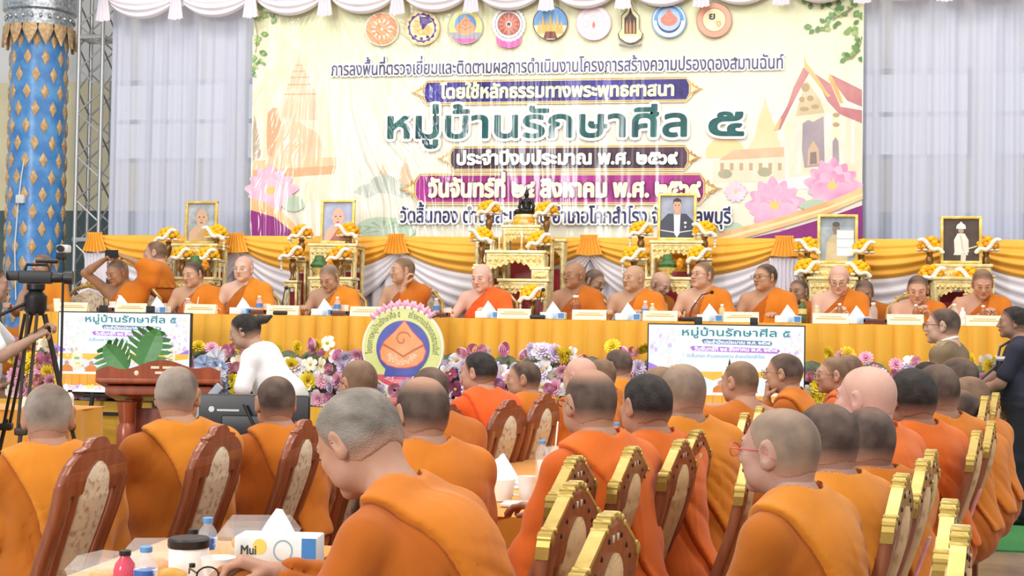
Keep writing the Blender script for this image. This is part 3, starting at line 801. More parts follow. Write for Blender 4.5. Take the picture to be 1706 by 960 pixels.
# swags: cloth hung in curves between gathers
def swag(mb, xa, xb, zt, drop, Y, mt, depth=.09, nfold=6, ends=.0, top=.0):
    w = xb - xa
    def fn(u, v):
        s = 4 * u * (1 - u)
        cat = drop * (s ** .85) * v + ends * v * (1 - s)
        z = zt - cat - top * (1 - v) * 0
        f = math.sin(v * nfold * PI * 2 + u * 1.5) * .016 * (.25 + .75 * s)
        y = -depth * math.sin(v * PI * .85) * (.3 + .7 * s) + f
        return (xa + w * u, Y + y, z)
    mb.m(mt).grid(fn, 26, 30)
def gather(mb, x, zt, Y, w, hgt, mt, n=7):
    def fn(u, v):
        a = u - .5; ww = w * (.35 + .65 * v ** .8) if v > .25 else w * (.9 - 1.6 * v + .5 * 0)
        ww = w * (.55 + .45 * abs(v - .2) / .8)
        return (x + a * ww * 1.05, Y - .06 - .03 * math.cos(a * PI) + .018 * math.sin(u * n * 2 * PI), zt + .02 - hgt * v * (1 - .12 * abs(a)))
    mb.m(mt).grid(fn, 42, 8)
# the drape screen behind the seated monks
zt = 2.31
kn_u = [172, 405, 668, 985, 1306, 1600, 1900]
kx = [PY(u, 400, YD).x for u in kn_u]
sr = thing('drape_screen', 'long white drape screen with golden swags behind the monks', 'drape', (0, YD, 0))
def base(u, v):
    x = kx[0] + (kx[-1] - kx[0]) * u
    return (x, .03 * math.sin(x * 42) + .02 * math.sin(x * 17 + 1), ZS + (zt - ZS) * v)
mb = MB().m(M_WSWAG); mb.grid(base, 900, 6); mb.box(((kx[0] + kx[-1]) / 2, .08, (ZS + zt) / 2 - .01), (kx[-1] - kx[0], .05, zt - ZS - .02)); mb.build('backing_cloth', None, sr, ang=60)
for a, b in zip(kx[:-1], kx[1:]):
    mb = MB(); swag(mb, a, b, zt - .02, .78, -.05, M_WSWAG, .10, 7, .20); mb.build('white_swag', None, sr, ang=180)
    mb = MB(); swag(mb, a, b, zt, .40, -.09, M_SWAG, .12, 4, .10); mb.build('gold_swag', None, sr, ang=180)
for i, x in enumerate(kx):
    mb = MB(); gather(mb, x, zt, -.14, .27, .21, M_SWAG); mb.build('gathered_knot', None, sr, ang=180)
    if i in (0, 4, 5): mb = MB(); gather(mb, x, zt - .22, -.10, .42, .62, M_WSWAG); mb.build('white_tail', None, sr, ang=180)
# valance along the top of curtains and banner
zv = PY(300, 4, YB - .1).z + .10
vk = [PY(u, 20, YB - .1).x for u in (178, 298, 422, 545, 665)]
st_ = vk[-1] - vk[-2]
while vk[-1] < 5.6: vk.append(vk[-1] + st_)
vr = thing('valance', 'white and golden swag valance across the top of the backdrop', 'valance', (0, YB - .1, 0))
for a, b in zip(vk[:-1], vk[1:]):
    mb = MB(); swag(mb, a, b, zv, .28, 0, M_WSWAG, .07, 4, .05); mb.build('white_swag', None, vr, ang=180)
mb = MB().m(M_SWAG); mb.grid(lambda u, v: (vk[0] + (vk[-1] - vk[0]) * u, -.01 + .012 * math.sin(u * 320), zv - .10 + .5 * v), 400, 3); mb.build('gold_band', None, vr, ang=180)
for x in vk:
    mb = MB(); gather(mb, x, zv + .02, -.03, .17, .36, M_WSWAG, 4); mb.build('white_tail', None, vr, ang=180)

# ------------------------------------------------------------------ stage and long table
sx0, sx1 = -8.4, 5.6
mb = MB().m(mat('stage_boards', '#7d5b3d', rough=.6, col2='#6d4d33', scale=5)); mb.box(((sx0 + sx1) / 2, (YS + 14.4) / 2 + .02, ZS / 2 - .002), (sx1 - sx0, 14.4 - YS, ZS)); st(mb.build('floor_stage', None))
def pleated(x0, x1, z0, z1, Y, pitch=.15, dep=.035, flare=.03, seed=1):
    r = random.Random(seed); N = int((x1 - x0) / pitch); off = [r.uniform(-.25, .25) for _ in range(N + 2)]; am = [r.uniform(.6, 1.3) for _ in range(N + 2)]
    def fn(u, v):
        x = x0 + (x1 - x0) * u; k = (x - x0) / pitch; i = int(k); f = k - i
        s = max(0, math.sin(PI * f ** .75)) ** .6
        lo = 1 - v
        y = -dep * am[i] * s * (.5 + .5 * lo) - flare * lo * (.5 + off[i]) + .008 * math.sin(k * 2.1 + lo * 3) * lo
        return (x + off[i] * pitch * .35 * lo * math.sin(PI * f), Y + y, z0 + (z1 - z0) * v)
    return fn, N
fn, N = pleated(sx0, sx1, .01, ZS - .005, YS - .0, .16, .04, .05, 4)
mb = MB().m(M_YEL); mb.grid(fn, N * 12, 6); tag(mb.build('stage_skirt', None, ang=70), 'pleated yellow skirt covering the stage front down to the floor', 'drape')
tx0, tx1 = PY(34, 520, YT).x, 5.5
tt = thing('long_table', 'long head table under yellow pleated cloth on the stage', 'table', (0, YT, ZS))
ZT = ZS + .755
mb = MB().m(mat('table_board', '#8a6a48', rough=.6)); mb.box(((tx0 + tx1) / 2, .36, .735), (tx1 - tx0 - .04, .64, .03), .004)
for i in range(9):
    x = tx0 + .1 + (tx1 - tx0 - .2) * i / 8
    for y in (.1, .6): mb.box((x, y, .36), (.05, .05, .72), .004)
mb.build('tabletop', None, tt)
fn, N = pleated(tx0, tx1, .02, .752, 0, .148, .075, .04, 9)
mb = MB().m(M_YEL); mb.grid(fn, N * 12, 6); mb.box(((tx0 + tx1) / 2, .345, .7525), (tx1 - tx0, .70, .005)); mb.build('tablecloth', None, tt, ang=70)
# ------------------------------------------------------------------ printed banner
def vinyl(name, col, col2=None, grad=False, rough=.2):
    if name in MATS: return MATS[name]
    m = bpy.data.materials.new(name); m.use_nodes = True; nt = m.node_tree; b = nt.nodes['Principled BSDF']; L = nt.links.new; N = nt.nodes.new
    b.inputs['Roughness'].default_value = rough; b.inputs['Specular IOR Level'].default_value = .5
    geo = N('ShaderNodeNewGeometry'); sep = N('ShaderNodeSeparateXYZ'); L(geo.outputs['Position'], sep.inputs[0])
    def math_(op, a, c=None):
        n = N('ShaderNodeMath'); n.operation = op
        for i, q in enumerate((a, c)):
            if q is None: continue
            if isinstance(q, (int, float)): n.inputs[i].default_value = q
            else: L(q, n.inputs[i])
        return n.outputs[0]
    k = PY(545, 8, YB)
    dx = math_('SUBTRACT', sep.outputs[0], k.x); dz = math_('SUBTRACT', k.z + .25, sep.outputs[2])
    ang = math_('ARCTAN2', dx, dz)
    nz0 = N('ShaderNodeTexNoise'); nz0.inputs['Scale'].default_value = 1.1; L(geo.outputs['Position'], nz0.inputs['Vector'])
    ang2 = math_('ADD', ang, math_('MULTIPLY', nz0.outputs[0], .22))
    nz = N('ShaderNodeTexNoise'); nz.noise_dimensions = '1D'; nz.inputs['Scale'].default_value = 11; nz.inputs['Detail'].default_value = 2.5; L(ang2, nz.inputs['W'])
    nv = N('ShaderNodeTexNoise'); nv.noise_dimensions = '2D'; nv.inputs['Scale'].default_value = 3.2; nv.inputs['Detail'].default_value = 2
    cmb = N('ShaderNodeCombineXYZ'); L(math_('MULTIPLY', sep.outputs[0], 1.6), cmb.inputs[0]); L(math_('MULTIPLY', sep.outputs[2], .12), cmb.inputs[1]); L(cmb.outputs[0], nv.inputs['Vector'])
    rm = N('ShaderNodeMapRange'); L(sep.outputs[0], rm.inputs[0]); rm.inputs[1].default_value = PY(640, 200, YB).x; rm.inputs[2].default_value = PY(800, 200, YB).x; rm.inputs[3].default_value = 1; rm.inputs[4].default_value = 0
    r2 = N('ShaderNodeMapRange'); L(sep.outputs[0], r2.inputs[0]); r2.inputs[1].default_value = PY(760, 200, YB).x; r2.inputs[2].default_value = PY(1150, 200, YB).x; r2.inputs[3].default_value = 1; r2.inputs[4].default_value = .16
    h = math_('ADD', math_('MULTIPLY', math_('MULTIPLY', nz.outputs[0], math_('MULTIPLY', dz, .6)), rm.outputs[0]), math_('MULTIPLY', math_('MULTIPLY', nv.outputs[0], .9), r2.outputs[0]))
    bp = N('ShaderNodeBump'); bp.inputs['Strength'].default_value = .75; bp.inputs['Distance'].default_value = .075; L(h, bp.inputs['Height']); L(bp.outputs[0], b.inputs['Normal'])
    c = lin(col); b.inputs['Base Color'].default_value = c
    if grad:
        r = N('ShaderNodeValToRGB'); zz = N('ShaderNodeMapRange'); L(math_('ADD', sep.outputs[2], math_('MULTIPLY', nz0.outputs[0], .9)), zz.inputs[0]); zz.inputs[1].default_value = 2.7; zz.inputs[2].default_value = 5.1
        e = r.color_ramp.elements; e[0].position = 0; e[0].color = lin('#ece7d2'); e[1].position = 1; e[1].color = lin('#e9ebc4')
        q = e.new(.55); q.color = lin('#efeee2')
        L(zz.outputs[0], r.inputs[0]); L(r.outputs[0], b.inputs['Base Color'])
    elif col2:
        n = N('ShaderNodeTexNoise'); n.inputs['Scale'].default_value = 3.5; n.inputs['Detail'].default_value = 3; L(geo.outputs['Position'], n.inputs['Vector'])
        r = N('ShaderNodeValToRGB'); e = r.color_ramp.elements; e[0].position = .38; e[1].position = .64; e[0].color = c; e[1].color = lin(col2); L(n.outputs[0], r.inputs[0]); L(r.outputs[0], b.inputs['Base Color'])
    MATS[name] = m; return m
def bp(u, v): p = PY(u, v, YB); return (p.x, p.z)
def bps(s): return [bp(*q) for q in s]
KH = max(p.y for l in loops('ก') for p in l)
_lay = [0]
def ly():
    _lay[0] += 1; return -.00011 * _lay[0] - .0035
bn = thing('banner', 'large printed event banner with Thai writing, emblems and temple pictures', 'banner', (0, YB, 0))
vz0 = bp(420, 396)[1] - .03
mb = MB().m(vinyl('vinyl_cream', '#f2efd4', grad=True)); mb.box(((bx0 + bx1) / 2, 0, (vz0 + 5.05) / 2), (bx1 - bx0, .006, 5.05 - vz0)); mb.build('vinyl_sheet', None, bn, smooth=False)
# soft print of colour at the left: sunset sky behind the statue
def V_(c, c2=None): return vinyl('print_' + c[1:] + ('' if not c2 else c2[1:]), c, c2)
mb = MB(); y = ly()
mb.m(V_('#f2e6c6', '#f4ead4')).poly(bps([(421, 60), (470, 45), (520, 80), (545, 160), (560, 260), (540, 330), (480, 350), (421, 345)]), y)
y = ly(); mb.m(V_('#e4cfb2', '#ead9c0'))                                       # chedi
mb.poly(bps([(497, 72), (500, 100), (507, 118), (516, 128), (516, 138), (524, 150), (526, 170), (530, 200), (470, 200), (474, 165), (478, 148), (484, 134), (486, 122), (493, 104)]), y)
y = ly(); mb.m(V_('#d4b894')); 
for v_, a, b in ((108, 492, 503), (118, 487, 508), (128, 484, 515), (140, 479, 520), (156, 474, 526)): mb.poly(bps([(a, v_), (b, v_ - .5), (b, v_ + 2), (a, v_ + 2.5)]), y)
y = ly(); mb.m(V_('#efcaa6', '#f2d4b6'))                                       # seated statue silhouette
mb.poly(bps([(476, 168), (488, 164), (499, 170), (501, 186), (496, 200), (508, 210), (530, 222), (540, 248), (536, 262), (556, 278), (552, 288), (424, 291), (422, 280), (446, 268), (444, 236), (450, 212), (470, 202), (472, 186)]), y)
y = ly(); mb.m(V_('#e3b08a')); mb.poly(bps([(446, 190), (452, 180), (462, 180), (468, 204), (462, 232), (454, 262), (446, 258), (444, 226)]), y)
y = ly(); mb.m(V_('#e8cfa8')); mb.poly(bps([(421, 268), (560, 262), (560, 276), (421, 284)]), y)
y = ly(); mb.m(V_('#e7b58c')); mb.poly(bps([(421, 284), (560, 276), (556, 290), (421, 300)]), y)
mb.m(V_('#b9a893', '#cbbca6')); mb.poly(bps([(424, 190), (428, 210), (432, 232), (436, 262), (421, 268), (421, 220)]), y)
mb.build('statue_picture', None, bn, smooth=False)
# far stupas between the text and statue
mb = MB(); y = ly(); mb.m(V_('#e3c4a4', '#ead3b8'))
for u, v, s in ((638, 268, .7), (676, 258, 1.0), (1012 + 200, 235, .0)):
    if s: mb.poly(bps([(u, v), (u + 3 * s, v + 16 * s), (u + 8 * s, v + 24 * s), (u + 11 * s, v + 40 * s), (u + 20 * s, v + 50 * s), (u + 20 * s, v + 62 * s), (u - 20 * s, v + 62 * s), (u - 20 * s, v + 50 * s), (u - 11 * s, v + 40 * s), (u - 8 * s, v + 24 * s), (u - 3 * s, v + 16 * s)]), y)
y = ly(); mb.m(V_('#bcc4b8', '#ccd2c8'))
for u, v, w, h in ((640, 306, 26, 14), (612, 318, 20, 10), (672, 318, 26, 10)): mb.poly(bps([(u + w * math.cos(a) * (1 + .14 * math.sin(5 * a)), v + h * math.sin(a) * (1 + .2 * math.cos(4 * a))) for a in [2 * PI * i / 20 for i in range(20)]]), y)
mb.build('stupa_picture', None, bn, smooth=False)
def lotus(u, v, s, c1, c2, c3, tilt=0):
    mb = MB()
    def petal(ang, L, w, m_, y):
        pts = []
        for i in range(9):
            t = i / 8; ww = w * math.sin(PI * min(1, t * .92 + .04)) ** .8; pts.append((t * L, ww))
        pts = pts + [(a, -b) for a, b in pts[::-1]]
        ca, sa = math.cos(ang), math.sin(ang)
        mb.m(m_).poly(bps([(u + (a * ca - b * sa) * s, v - (a * sa + b * ca) * s) for a, b in pts]), y)
    A, B, D = V_(c1, c2), V_(c2, c1), V_(c3)
    for ring, (n, L, w, m_) in enumerate(((7, 66, 15, A), (6, 54, 15, B), (5, 40, 13, A))):
        for k in range(n):
            y = ly(); a = math.radians(8 + tilt + (164) * (k / (n - 1)) ); petal(a, L * (1 - .12 * abs(math.sin(k * 2.2))), w, m_, y)
            if ring == 2: petal(a, L * .5, w * .35, D, ly())
    for a in (-12, 192, -38, 218, 250, 290): petal(math.radians(a), 52, 15, B, ly())
    y = ly(); mb.m(V_('#f2cf7a')).poly(bps([(u + 10 * s * math.cos(t), v - 2 - 9 * s * math.sin(t)) for t in [2 * PI * i / 10 for i in range(10)]]), y)
    mb.build('lotus_picture', None, bn, smooth=False)
# temple on the right
mb = MB(); y = ly(); mb.m(V_('#ecd6a8', '#f0e0bc'))
mb.poly(bps([(1275, 160), (1278, 176), (1284, 190), (1288, 204), (1294, 214), (1296, 230), (1300, 236), (1302, 262), (1240, 262), (1252, 236), (1258, 226), (1262, 206), (1266, 190), (1272, 176)]), y)
mb.m(V_('#f0d9a4')); mb.poly(bps([(1176, 248), (1190, 232), (1212, 224), (1236, 240), (1244, 262), (1176, 264)]), y)
y = ly(); mb.m(V_('#dbb592', '#e5c7a8')); mb.poly(bps([(1196, 268), (1222, 250), (1324, 244), (1324, 262), (1200, 274)]), y)
y = ly(); mb.m(V_('#eadcc2', '#f1e6d2')); mb.poly(bps([(1188, 268), (1330, 260), (1330, 302), (1188, 304)]), y)
y = ly(); mb.m(V_('#c7ab8a'))
for u in range(1200, 1320, 16): mb.poly(bps([(u, 272), (u + 6, 271.5), (u + 6, 284), (u, 284)]), y)
mb.m(V_('#a8a68a', '#bcb79c'))
for u, v in ((1208, 290), (1274, 287)): mb.poly(bps([(u + 12 * math.cos(t), v + 8 * math.sin(t)) for t in [2 * PI * i / 12 for i in range(12)]]), y)
y = ly(); mb.m(V_('#e9dcc0', '#f0e6d0'))                                        # front hall
mb.poly(bps([(1343, 128), (1374, 172), (1392, 186), (1436, 186), (1436, 300), (1306, 305), (1306, 212), (1330, 172)]), y)
y = ly(); mb.m(V_('#cdbb98', '#dccdae')); mb.poly(bps([(1344, 134), (1366, 166), (1374, 188), (1326, 194), (1332, 168)]), y)
y = ly(); mb.m(V_('#b9a27c'))
for a in ((1342, 146, 7, 8), (1336, 166, 5, 5), (1350, 164, 6, 5), (1340, 182, 8, 4), (1358, 178, 7, 4), (1393, 192, 6, 4), (1393, 208, 6, 4)): mb.poly(bps([(a[0] + a[2] * math.cos(t), a[1] + a[3] * math.sin(t)) for t in [2 * PI * i / 8 for i in range(8)]]), y)
y = ly(); mb.m(V_('#bd7a82', '#cc918e'))                                        # roof slopes
mb.poly(bps([(1339, 112), (1348, 122), (1330, 154), (1316, 182), (1300, 216), (1290, 217), (1296, 204), (1312, 176), (1322, 146)]), y)
mb.poly(bps([(1356, 122), (1384, 140), (1400, 178), (1436, 184), (1436, 206), (1398, 190), (1378, 168)]), y)
mb.poly(bps([(1383, 124), (1404, 134), (1436, 150), (1436, 178), (1412, 168), (1398, 150)]), y)
y = ly(); mb.m(V_('#e8c98c', '#d9b272'))
mb.poly(bps([(1340, 92), (1343, 104), (1360, 126), (1378, 154), (1384, 160), (1378, 162), (1356, 132), (1340, 111)]), y)
mb.poly(bps([(1382, 122), (1390, 134), (1400, 158), (1405, 172), (1399, 172), (1388, 146), (1380, 132)]), y)
mb.poly(bps([(1288, 219), (1298, 198), (1302, 198), (1296, 218)]), y)
y = ly(); mb.m(V_('#b0a5ae', '#a2979f')); mb.poly(bps([(1337, 206), (1346, 200), (1355, 203), (1364, 198), (1372, 194), (1374, 276), (1340, 280), (1336, 250)]), y)
mb.poly(bps([(1387, 272), (1387, 236), (1392, 228), (1397, 236), (1398, 271)]), y)
y = ly(); mb.m(V_('#d3b79a')); mb.poly(bps([(1345, 276), (1346, 250), (1355, 234), (1364, 249), (1365, 274)]), y)
y = ly(); mb.m(V_('#93827f')); mb.poly(bps([(1349, 274), (1350, 254), (1360, 253), (1361, 273)]), y)
y = ly(); mb.m(V_('#f4eee6', '#e6dccf'))
for a in ((1308, 1316, 226, 302), (1325, 1335, 200, 300), (1374, 1386, 188, 280), (1400, 1408, 196, 276), (1418, 1424, 200, 272)): mb.poly(bps([(a[0], a[2]), (a[1], a[2]), (a[1] - .5, a[3]), (a[0] - .5, a[3])]), y)
y = ly(); mb.m(V_('#dfe0e2', '#eeeeee')); mb.poly(bps([(1290, 300), (1400, 286), (1400, 312), (1290, 318)]), y)
mb.build('temple_picture', None, bn, smooth=False)
lotus(1290, 345, .80, '#eaa4c8', '#f2c4dc', '#f4d6a0', 4)
lotus(1386, 312, .78, '#e898c0', '#f3c2da', '#f6d4b0', -4)
lotus(1226, 322, .32, '#efc6da', '#f5dbe8', '#f2d8c0')
lotus(452, 320, .72, '#ecb8d2', '#f2cfe0', '#f4dcb0')
# lotus leaves
mb = MB(); y = ly(); mb.m(V_('#b9cdb4', '#c8d8c2'))
for u, v, w, h in ((1216, 382, 26, 12), (1358, 342, 26, 9), (640, 382, 52, 20), (594, 392, 40, 16), (490, 340, 18, 13)): mb.poly(bps([(u + w * math.cos(t) * (1 + .1 * math.sin(3 * t)), min(v + h * math.sin(t), 397)) for t in [2 * PI * i / 20 for i in range(20)]]), y)
y = ly(); mb.m(V_('#a3bd9f'))
for u, v in ((640, 382), (600, 390)):
    for k in range(5): a = math.radians(200 + 35 * k); mb.poly(bps([(u, v), (u + 34 * math.cos(a - .09), v + 14 * math.sin(a - .09)), (u + 34 * math.cos(a + .09), v + 14 * math.sin(a + .09))]), y)
mb.build('leaf_picture', None, bn, smooth=False)
# corner ribbons
mb = MB(); y = ly(); mb.m(V_('#9a3a86', '#8a2f78'))
mb.poly(bps([(418, 350), (462, 362), (505, 395), (417, 394)]), y); mb.poly(bps([(1437, 342), (1380, 362), (1300, 386), (1240, 399), (1437, 401)]), y)
y = ly(); mb.m(V_('#e8b27c', '#f0cf9c'))
mb.poly(bps([(418, 330), (440, 337), (470, 352), (512, 395), (500, 396), (458, 362), (418, 350)]), y)
mb.poly(bps([(1437, 312), (1380, 336), (1300, 362), (1170, 396), (1170, 401), (1230, 400), (1310, 377), (1380, 356), (1437, 332)]), y)
y = ly(); mb.m(V_('#f3e0a8')); mb.poly(bps([(1437, 322), (1380, 345), (1300, 369), (1190, 399), (1205, 400), (1310, 371), (1380, 349), (1437, 326)]), y)
mb.build('corner_ribbon', None, bn, smooth=False)
# leafy twigs in both upper corners
r = random.Random(5)
for nm, spots in (('twig_picture', [(424, 28), (430, 60), (426, 88), (434, 100), (462, 24), (440, 20), (424, 112)]), ('twig_picture', [(1372, 8), (1392, 18), (1406, 26), (1420, 12), (1386, 34), (1432, 20), (1380, 44), (1360, 50), (1425, 48), (1434, 70), (1426, 90), (1410, 100), (1346, 4), (1436, 34)])):
    mb = MB()
    for u, v in spots:
        for k in range(4):
            y = ly() if k == 0 else y; a = r.uniform(0, 2 * PI); L = r.uniform(8, 15); w = L * .33
            c_ = r.choice(('#6f9a5c', '#86ab68', '#5d8a55', '#a4bf7c')); uu, vv = u + r.uniform(-7, 7), v + r.uniform(-7, 7)
            pts = [(t * L, w * math.sin(PI * t)) for t in (0, .2, .4, .6, .8, 1)]; pts += [(p_, -q_) for p_, q_ in pts[::-1][1:-1]]
            mb.m(V_(c_)).poly(bps([(max(421, min(1436, uu + p_ * math.cos(a) - q_ * math.sin(a))), vv + p_ * math.sin(a) + q_ * math.cos(a)) for p_, q_ in pts]), y)
    y = ly(); mb.m(V_('#8a7a50'))
    for i in range(len(spots) - 1):
        (a, b), (c, d) = spots[i], spots[i + 1]
        if math.hypot(a - c, b - d) < 45: mb.poly(bps([(a, b), (c, d), (c + 1, d + 1.2), (a + 1, b + 1.2)]), y)
    mb.build(nm, None, bn, smooth=False)
# plaques
def plaque(u0, u1, vm, hpx, col, col2, tips=True):
    mb = MB(); hh = hpx / 2; vl, vr = vm + (u1 - u0) * .006, vm - (u1 - u0) * .006
    (xa, za), (xb, zb) = bp(u0, vm), bp(u1, vm); zc = (za + zb) / 2; H = (bp(u0, vm - hh)[1] - bp(u0, vm + hh)[1]) / 2
    def shape(g):
        h2 = H + g; c = H * .55
        return [(xa - g, zc - h2 + c), (xa - g, zc + h2 - c), (xa + c * .5, zc + h2), (xb - c * .5, zc + h2), (xb + g, zc + h2 - c), (xb + g, zc - h2 + c), (xb - c * .5, zc - h2), (xa + c * .5, zc - h2)]
    gold, pale = V_('#b98b50', '#d9b878'), V_('#f0e0b4')
    mb.m(pale).poly(shape(.030), ly()); mb.m(gold).poly(shape(.020), ly()); mb.m(pale).poly(shape(.006), ly()); mb.m(V_(col, col2)).poly(shape(0), ly())
    y = ly()
    for s, x in ((-1, xa), (1, xb)):
        q = H * .9
        for m_, k in ((gold, 1.0), (pale, .6)):
            yy = ly()
            mb.m(m_).poly([(x + s * (.02 + q * k * a), zc + q * b * k) for a, b in ((0, .5), (.25, .75), (.35, .35), (.65, .38), (.8, .14), (1.45, 0), (.8, -.14), (.65, -.38), (.35, -.35), (.25, -.75), (0, -.5))], yy)
    mb.build('text_plaque', None, bn, smooth=False); return zc
def write(parent, s, u0, u1, vb, hpx, layers, Yp=0, pt=None, name='lettering'):
    """layers: (colour material, stroke growth in pixels)"""
    f = pt or bp
    (x0, z0), (x1, z1) = f(u0, vb), f(u1, vb); zb = (z0 + z1) / 2
    px = abs(x1 - x0) / (u1 - u0); hs = hpx * px / KH
    mb = MB()
    for m_, w in layers:
        V, F = text_geo(s, x0, x1, zb, hs, w * px, ly() if pt is None else Yp); mb.m(m_).add(V, F)
        _lay[0] += 14
        if pt is not None: Yp -= .0015
    mb.build(name, None, parent, smooth=False)
NAVY, WHT = V_('#2b2a5c', '#3a3a70'), V_('#f6f5ee')
plaque(708, 1148, 152, 33, '#4a43a0', '#2e2766')
plaque(752, 1145, 264, 34, '#5a4054', '#46303f')
plaque(694, 1172, 315, 44, '#b23a98', '#8f2a70')
write(bn, 'การลงพื้นที่ตรวจเยี่ยมและติดตามผลการดำเนินงานโครงการสร้างความปรองดองสมานฉันท์', 554, 1305, 121, 17, [(WHT, 3.0), (V_('#45456e', '#5a5a86'), .4)])
write(bn, 'โดยใช้หลักธรรมทางพระพุทธศาสนา', 735, 1122, 162, 17, [(V_('#f6f2cc'), 1.3)])
TEAL = V_('#2a6a66', '#1d4a52')
write(bn, 'หมู่บ้านรักษาศีล', 648, 1143, 229, 36, [(WHT, 6.5), (TEAL, 1.7)])
write(bn, '๕', 1182, 1238, 226, 36, [(WHT, 6.5), (TEAL, 1.9)])
write(bn, 'ประจำปีงบประมาณ พ.ศ. ๒๕๖๙', 763, 1128, 274, 17, [(V_('#3a2834'), 3), (WHT, 1.4)])
write(bn, 'วันจันทร์ที่ ๒๔ สิงหาคม พ.ศ. ๒๕๖๙', 716, 1166, 328, 22, [(V_('#7a2060'), 4), (V_('#f5ecd2'), 1.9)])
write(bn, 'วัดลิ้นทอง ตำบลสะแกราบ อำเภอโคกสำโรง จังหวัดลพบุรี', 669, 1217, 372, 19, [(WHT, 3.6), (NAVY, .75)])
# nine round emblems
def disc(mb, u, v, r, m_, a0=0, a1=2 * PI, n=36, ru=None):
    y = ly(); pts = [(u + (ru or r) * math.cos(a0 + (a1 - a0) * i / n), v - r * math.sin(a0 + (a1 - a0) * i / n)) for i in range(n if a1 - a0 > 6.2 else n + 1)]
    mb.m(m_).poly(bps(pts), y)
def ringp(mb, u, v, r0, r1, m_, n=40, k=0.0, kn=0):
    y = ly(); V = []; F = []
    for i in range(n):
        a = 2 * PI * i / n
        for q in (r0, r1 + (k if i % 2 and kn else 0)): x, z = bp(u + q * .96 * math.cos(a), v - q * math.sin(a)); V.append((x, y, z))
    for i in range(n): j = (i + 1) % n; F.append((2 * i, 2 * i + 1, 2 * j + 1, 2 * j))
    mb.m(m_).add(V, F)
def ray(mb, u, v, r0, r1, w, a, m_, y):
    ca, sa = math.cos(a), math.sin(a); mb.m(m_).poly(bps([(u + r0 * ca - w * sa, v - r0 * sa - w * ca), (u + r1 * ca - w * .4 * sa, v - r1 * sa - w * .4 * ca), (u + r1 * ca + w * .4 * sa, v - r1 * sa + w * .4 * ca), (u + r0 * ca + w * sa, v - r0 * sa + w * ca)]), y)
def emblem(nm='round_emblem'):
    mb = MB(); return mb
PAL = dict(or1=V_('#ef9a68', '#f0ab80'), cream=V_('#f3dcb0'), pur=V_('#5a3f8c'), yel=V_('#f0e08c'), blu=V_('#5a8fd0', '#7ab0e4'), pk=V_('#e86fb4'), br=V_('#9c5a50', '#b4766a'), dk=V_('#3a3040'), gold=V_('#caa04c', '#e0c070'), rose=V_('#e6bcd0'), pale=V_('#f4e4ea'), red=V_('#e88070'), grey=V_('#a9a8b4'))
e = MB(); disc(e, 638, 50, 28, WHT); disc(e, 638, 50, 26.5, PAL['or1']); y = ly()
for k in range(12): ray(e, 638, 50, 11, 18, 1.6, 2 * PI * k / 12 + .26, WHT, y)
disc(e, 638, 50, 2.2, WHT); e.build('orange_sun_emblem', None, bn, smooth=False)
e = MB(); disc(e, 705, 48, 29, V_('#e6c88e')); disc(e, 705, 48, 26, V_('#f1dba8', '#f4e2b8')); ringp(e, 705, 48, 21, 23.2, PAL['pur'], 30, 2.5, 1); y = ly()
e.m(V_('#e9bf78')).poly(bps([(690, 44), (694, 34), (700, 36), (706, 46), (716, 44), (722, 50), (720, 58), (712, 60), (700, 60), (692, 56)]), y)
y = ly(); e.m(PAL['pur']).poly(bps([(700, 28), (708, 30), (714, 28), (722, 38), (714, 42), (706, 52), (702, 44)]), y)
for a in ((694, 62), (704, 66), (714, 63)): disc(e, a[0], a[1], 2.6, PAL['pur'])
e.build('lion_emblem', None, bn, smooth=False)
def drop(mb, u, v, s, c1, c2):
    y = ly(); mb.m(c1).poly(bps([(u, v - 18 * s), (u + 7 * s, v - 9 * s), (u + 16 * s, v), (u + 16 * s, v + 7 * s), (u + 9 * s, v + 14 * s), (u, v + 16 * s), (u - 9 * s, v + 14 * s), (u - 16 * s, v + 7 * s), (u - 16 * s, v), (u - 7 * s, v - 9 * s)]), y)
    y = ly(); mb.m(c2); 
    for q in (-1, 1): mb.poly(bps([(u + q * 15 * s, v + .5 * s), (u + q * 6 * s, v + 3 * s), (u, v + 7 * s), (u, v + 5.6 * s), (u + q * 6 * s, v + 1.8 * s)]), y)
    for i in range(10):
        a = .6 + i * .5; b = a + .5; R_ = (7 - i * .45) * s; R2 = (7 - (i + 1) * .45) * s
        mb.poly(bps([(u + R_ * math.cos(a), v - 4 * s - R_ * math.sin(a)), (u + R2 * math.cos(b), v - 4 * s - R2 * math.sin(b)), (u + (R2 - s) * math.cos(b), v - 4 * s - (R2 - s) * math.sin(b)), (u + (R_ - s) * math.cos(a), v - 4 * s - (R_ - s) * math.sin(a))]), y)
e = MB(); disc(e, 777, 46, 29, PAL['grey']); disc(e, 777, 46, 27.5, PAL['yel']); disc(e, 777, 46, 27.5, PAL['grey'], math.radians(200), math.radians(340)); disc(e, 777, 46, 27.5, PAL['pk'], math.radians(225), math.radians(315)); disc(e, 777, 43, 18.5, PAL['blu']); drop(e, 777, 45, 1.0, PAL['or1'], PAL['br']); e.build('five_precepts_emblem', None, bn, smooth=False)
e = MB(); y = ly(); e.m(PAL['pk']).poly(bps([(828, 62), (836, 66), (848, 70), (862, 66), (870, 60), (868, 74), (860, 80), (849, 82), (836, 79), (829, 74)]), y)
ringp(e, 849, 42, 0.1, 28, WHT, 48, 1.5, 1); ringp(e, 849, 42, 22.5, 24, PAL['grey'], 40, 1.2, 1); disc(e, 849, 42, 19, PAL['br']); y = ly()
for k in range(12): ray(e, 849, 42, 6, 17.5, 2.2, 2 * PI * k / 12, PAL['red'], y)
disc(e, 849, 42, 5, PAL['pale']); disc(e, 849, 42, 3.2, PAL['dk']); e.build('wheel_emblem', None, bn, smooth=False)
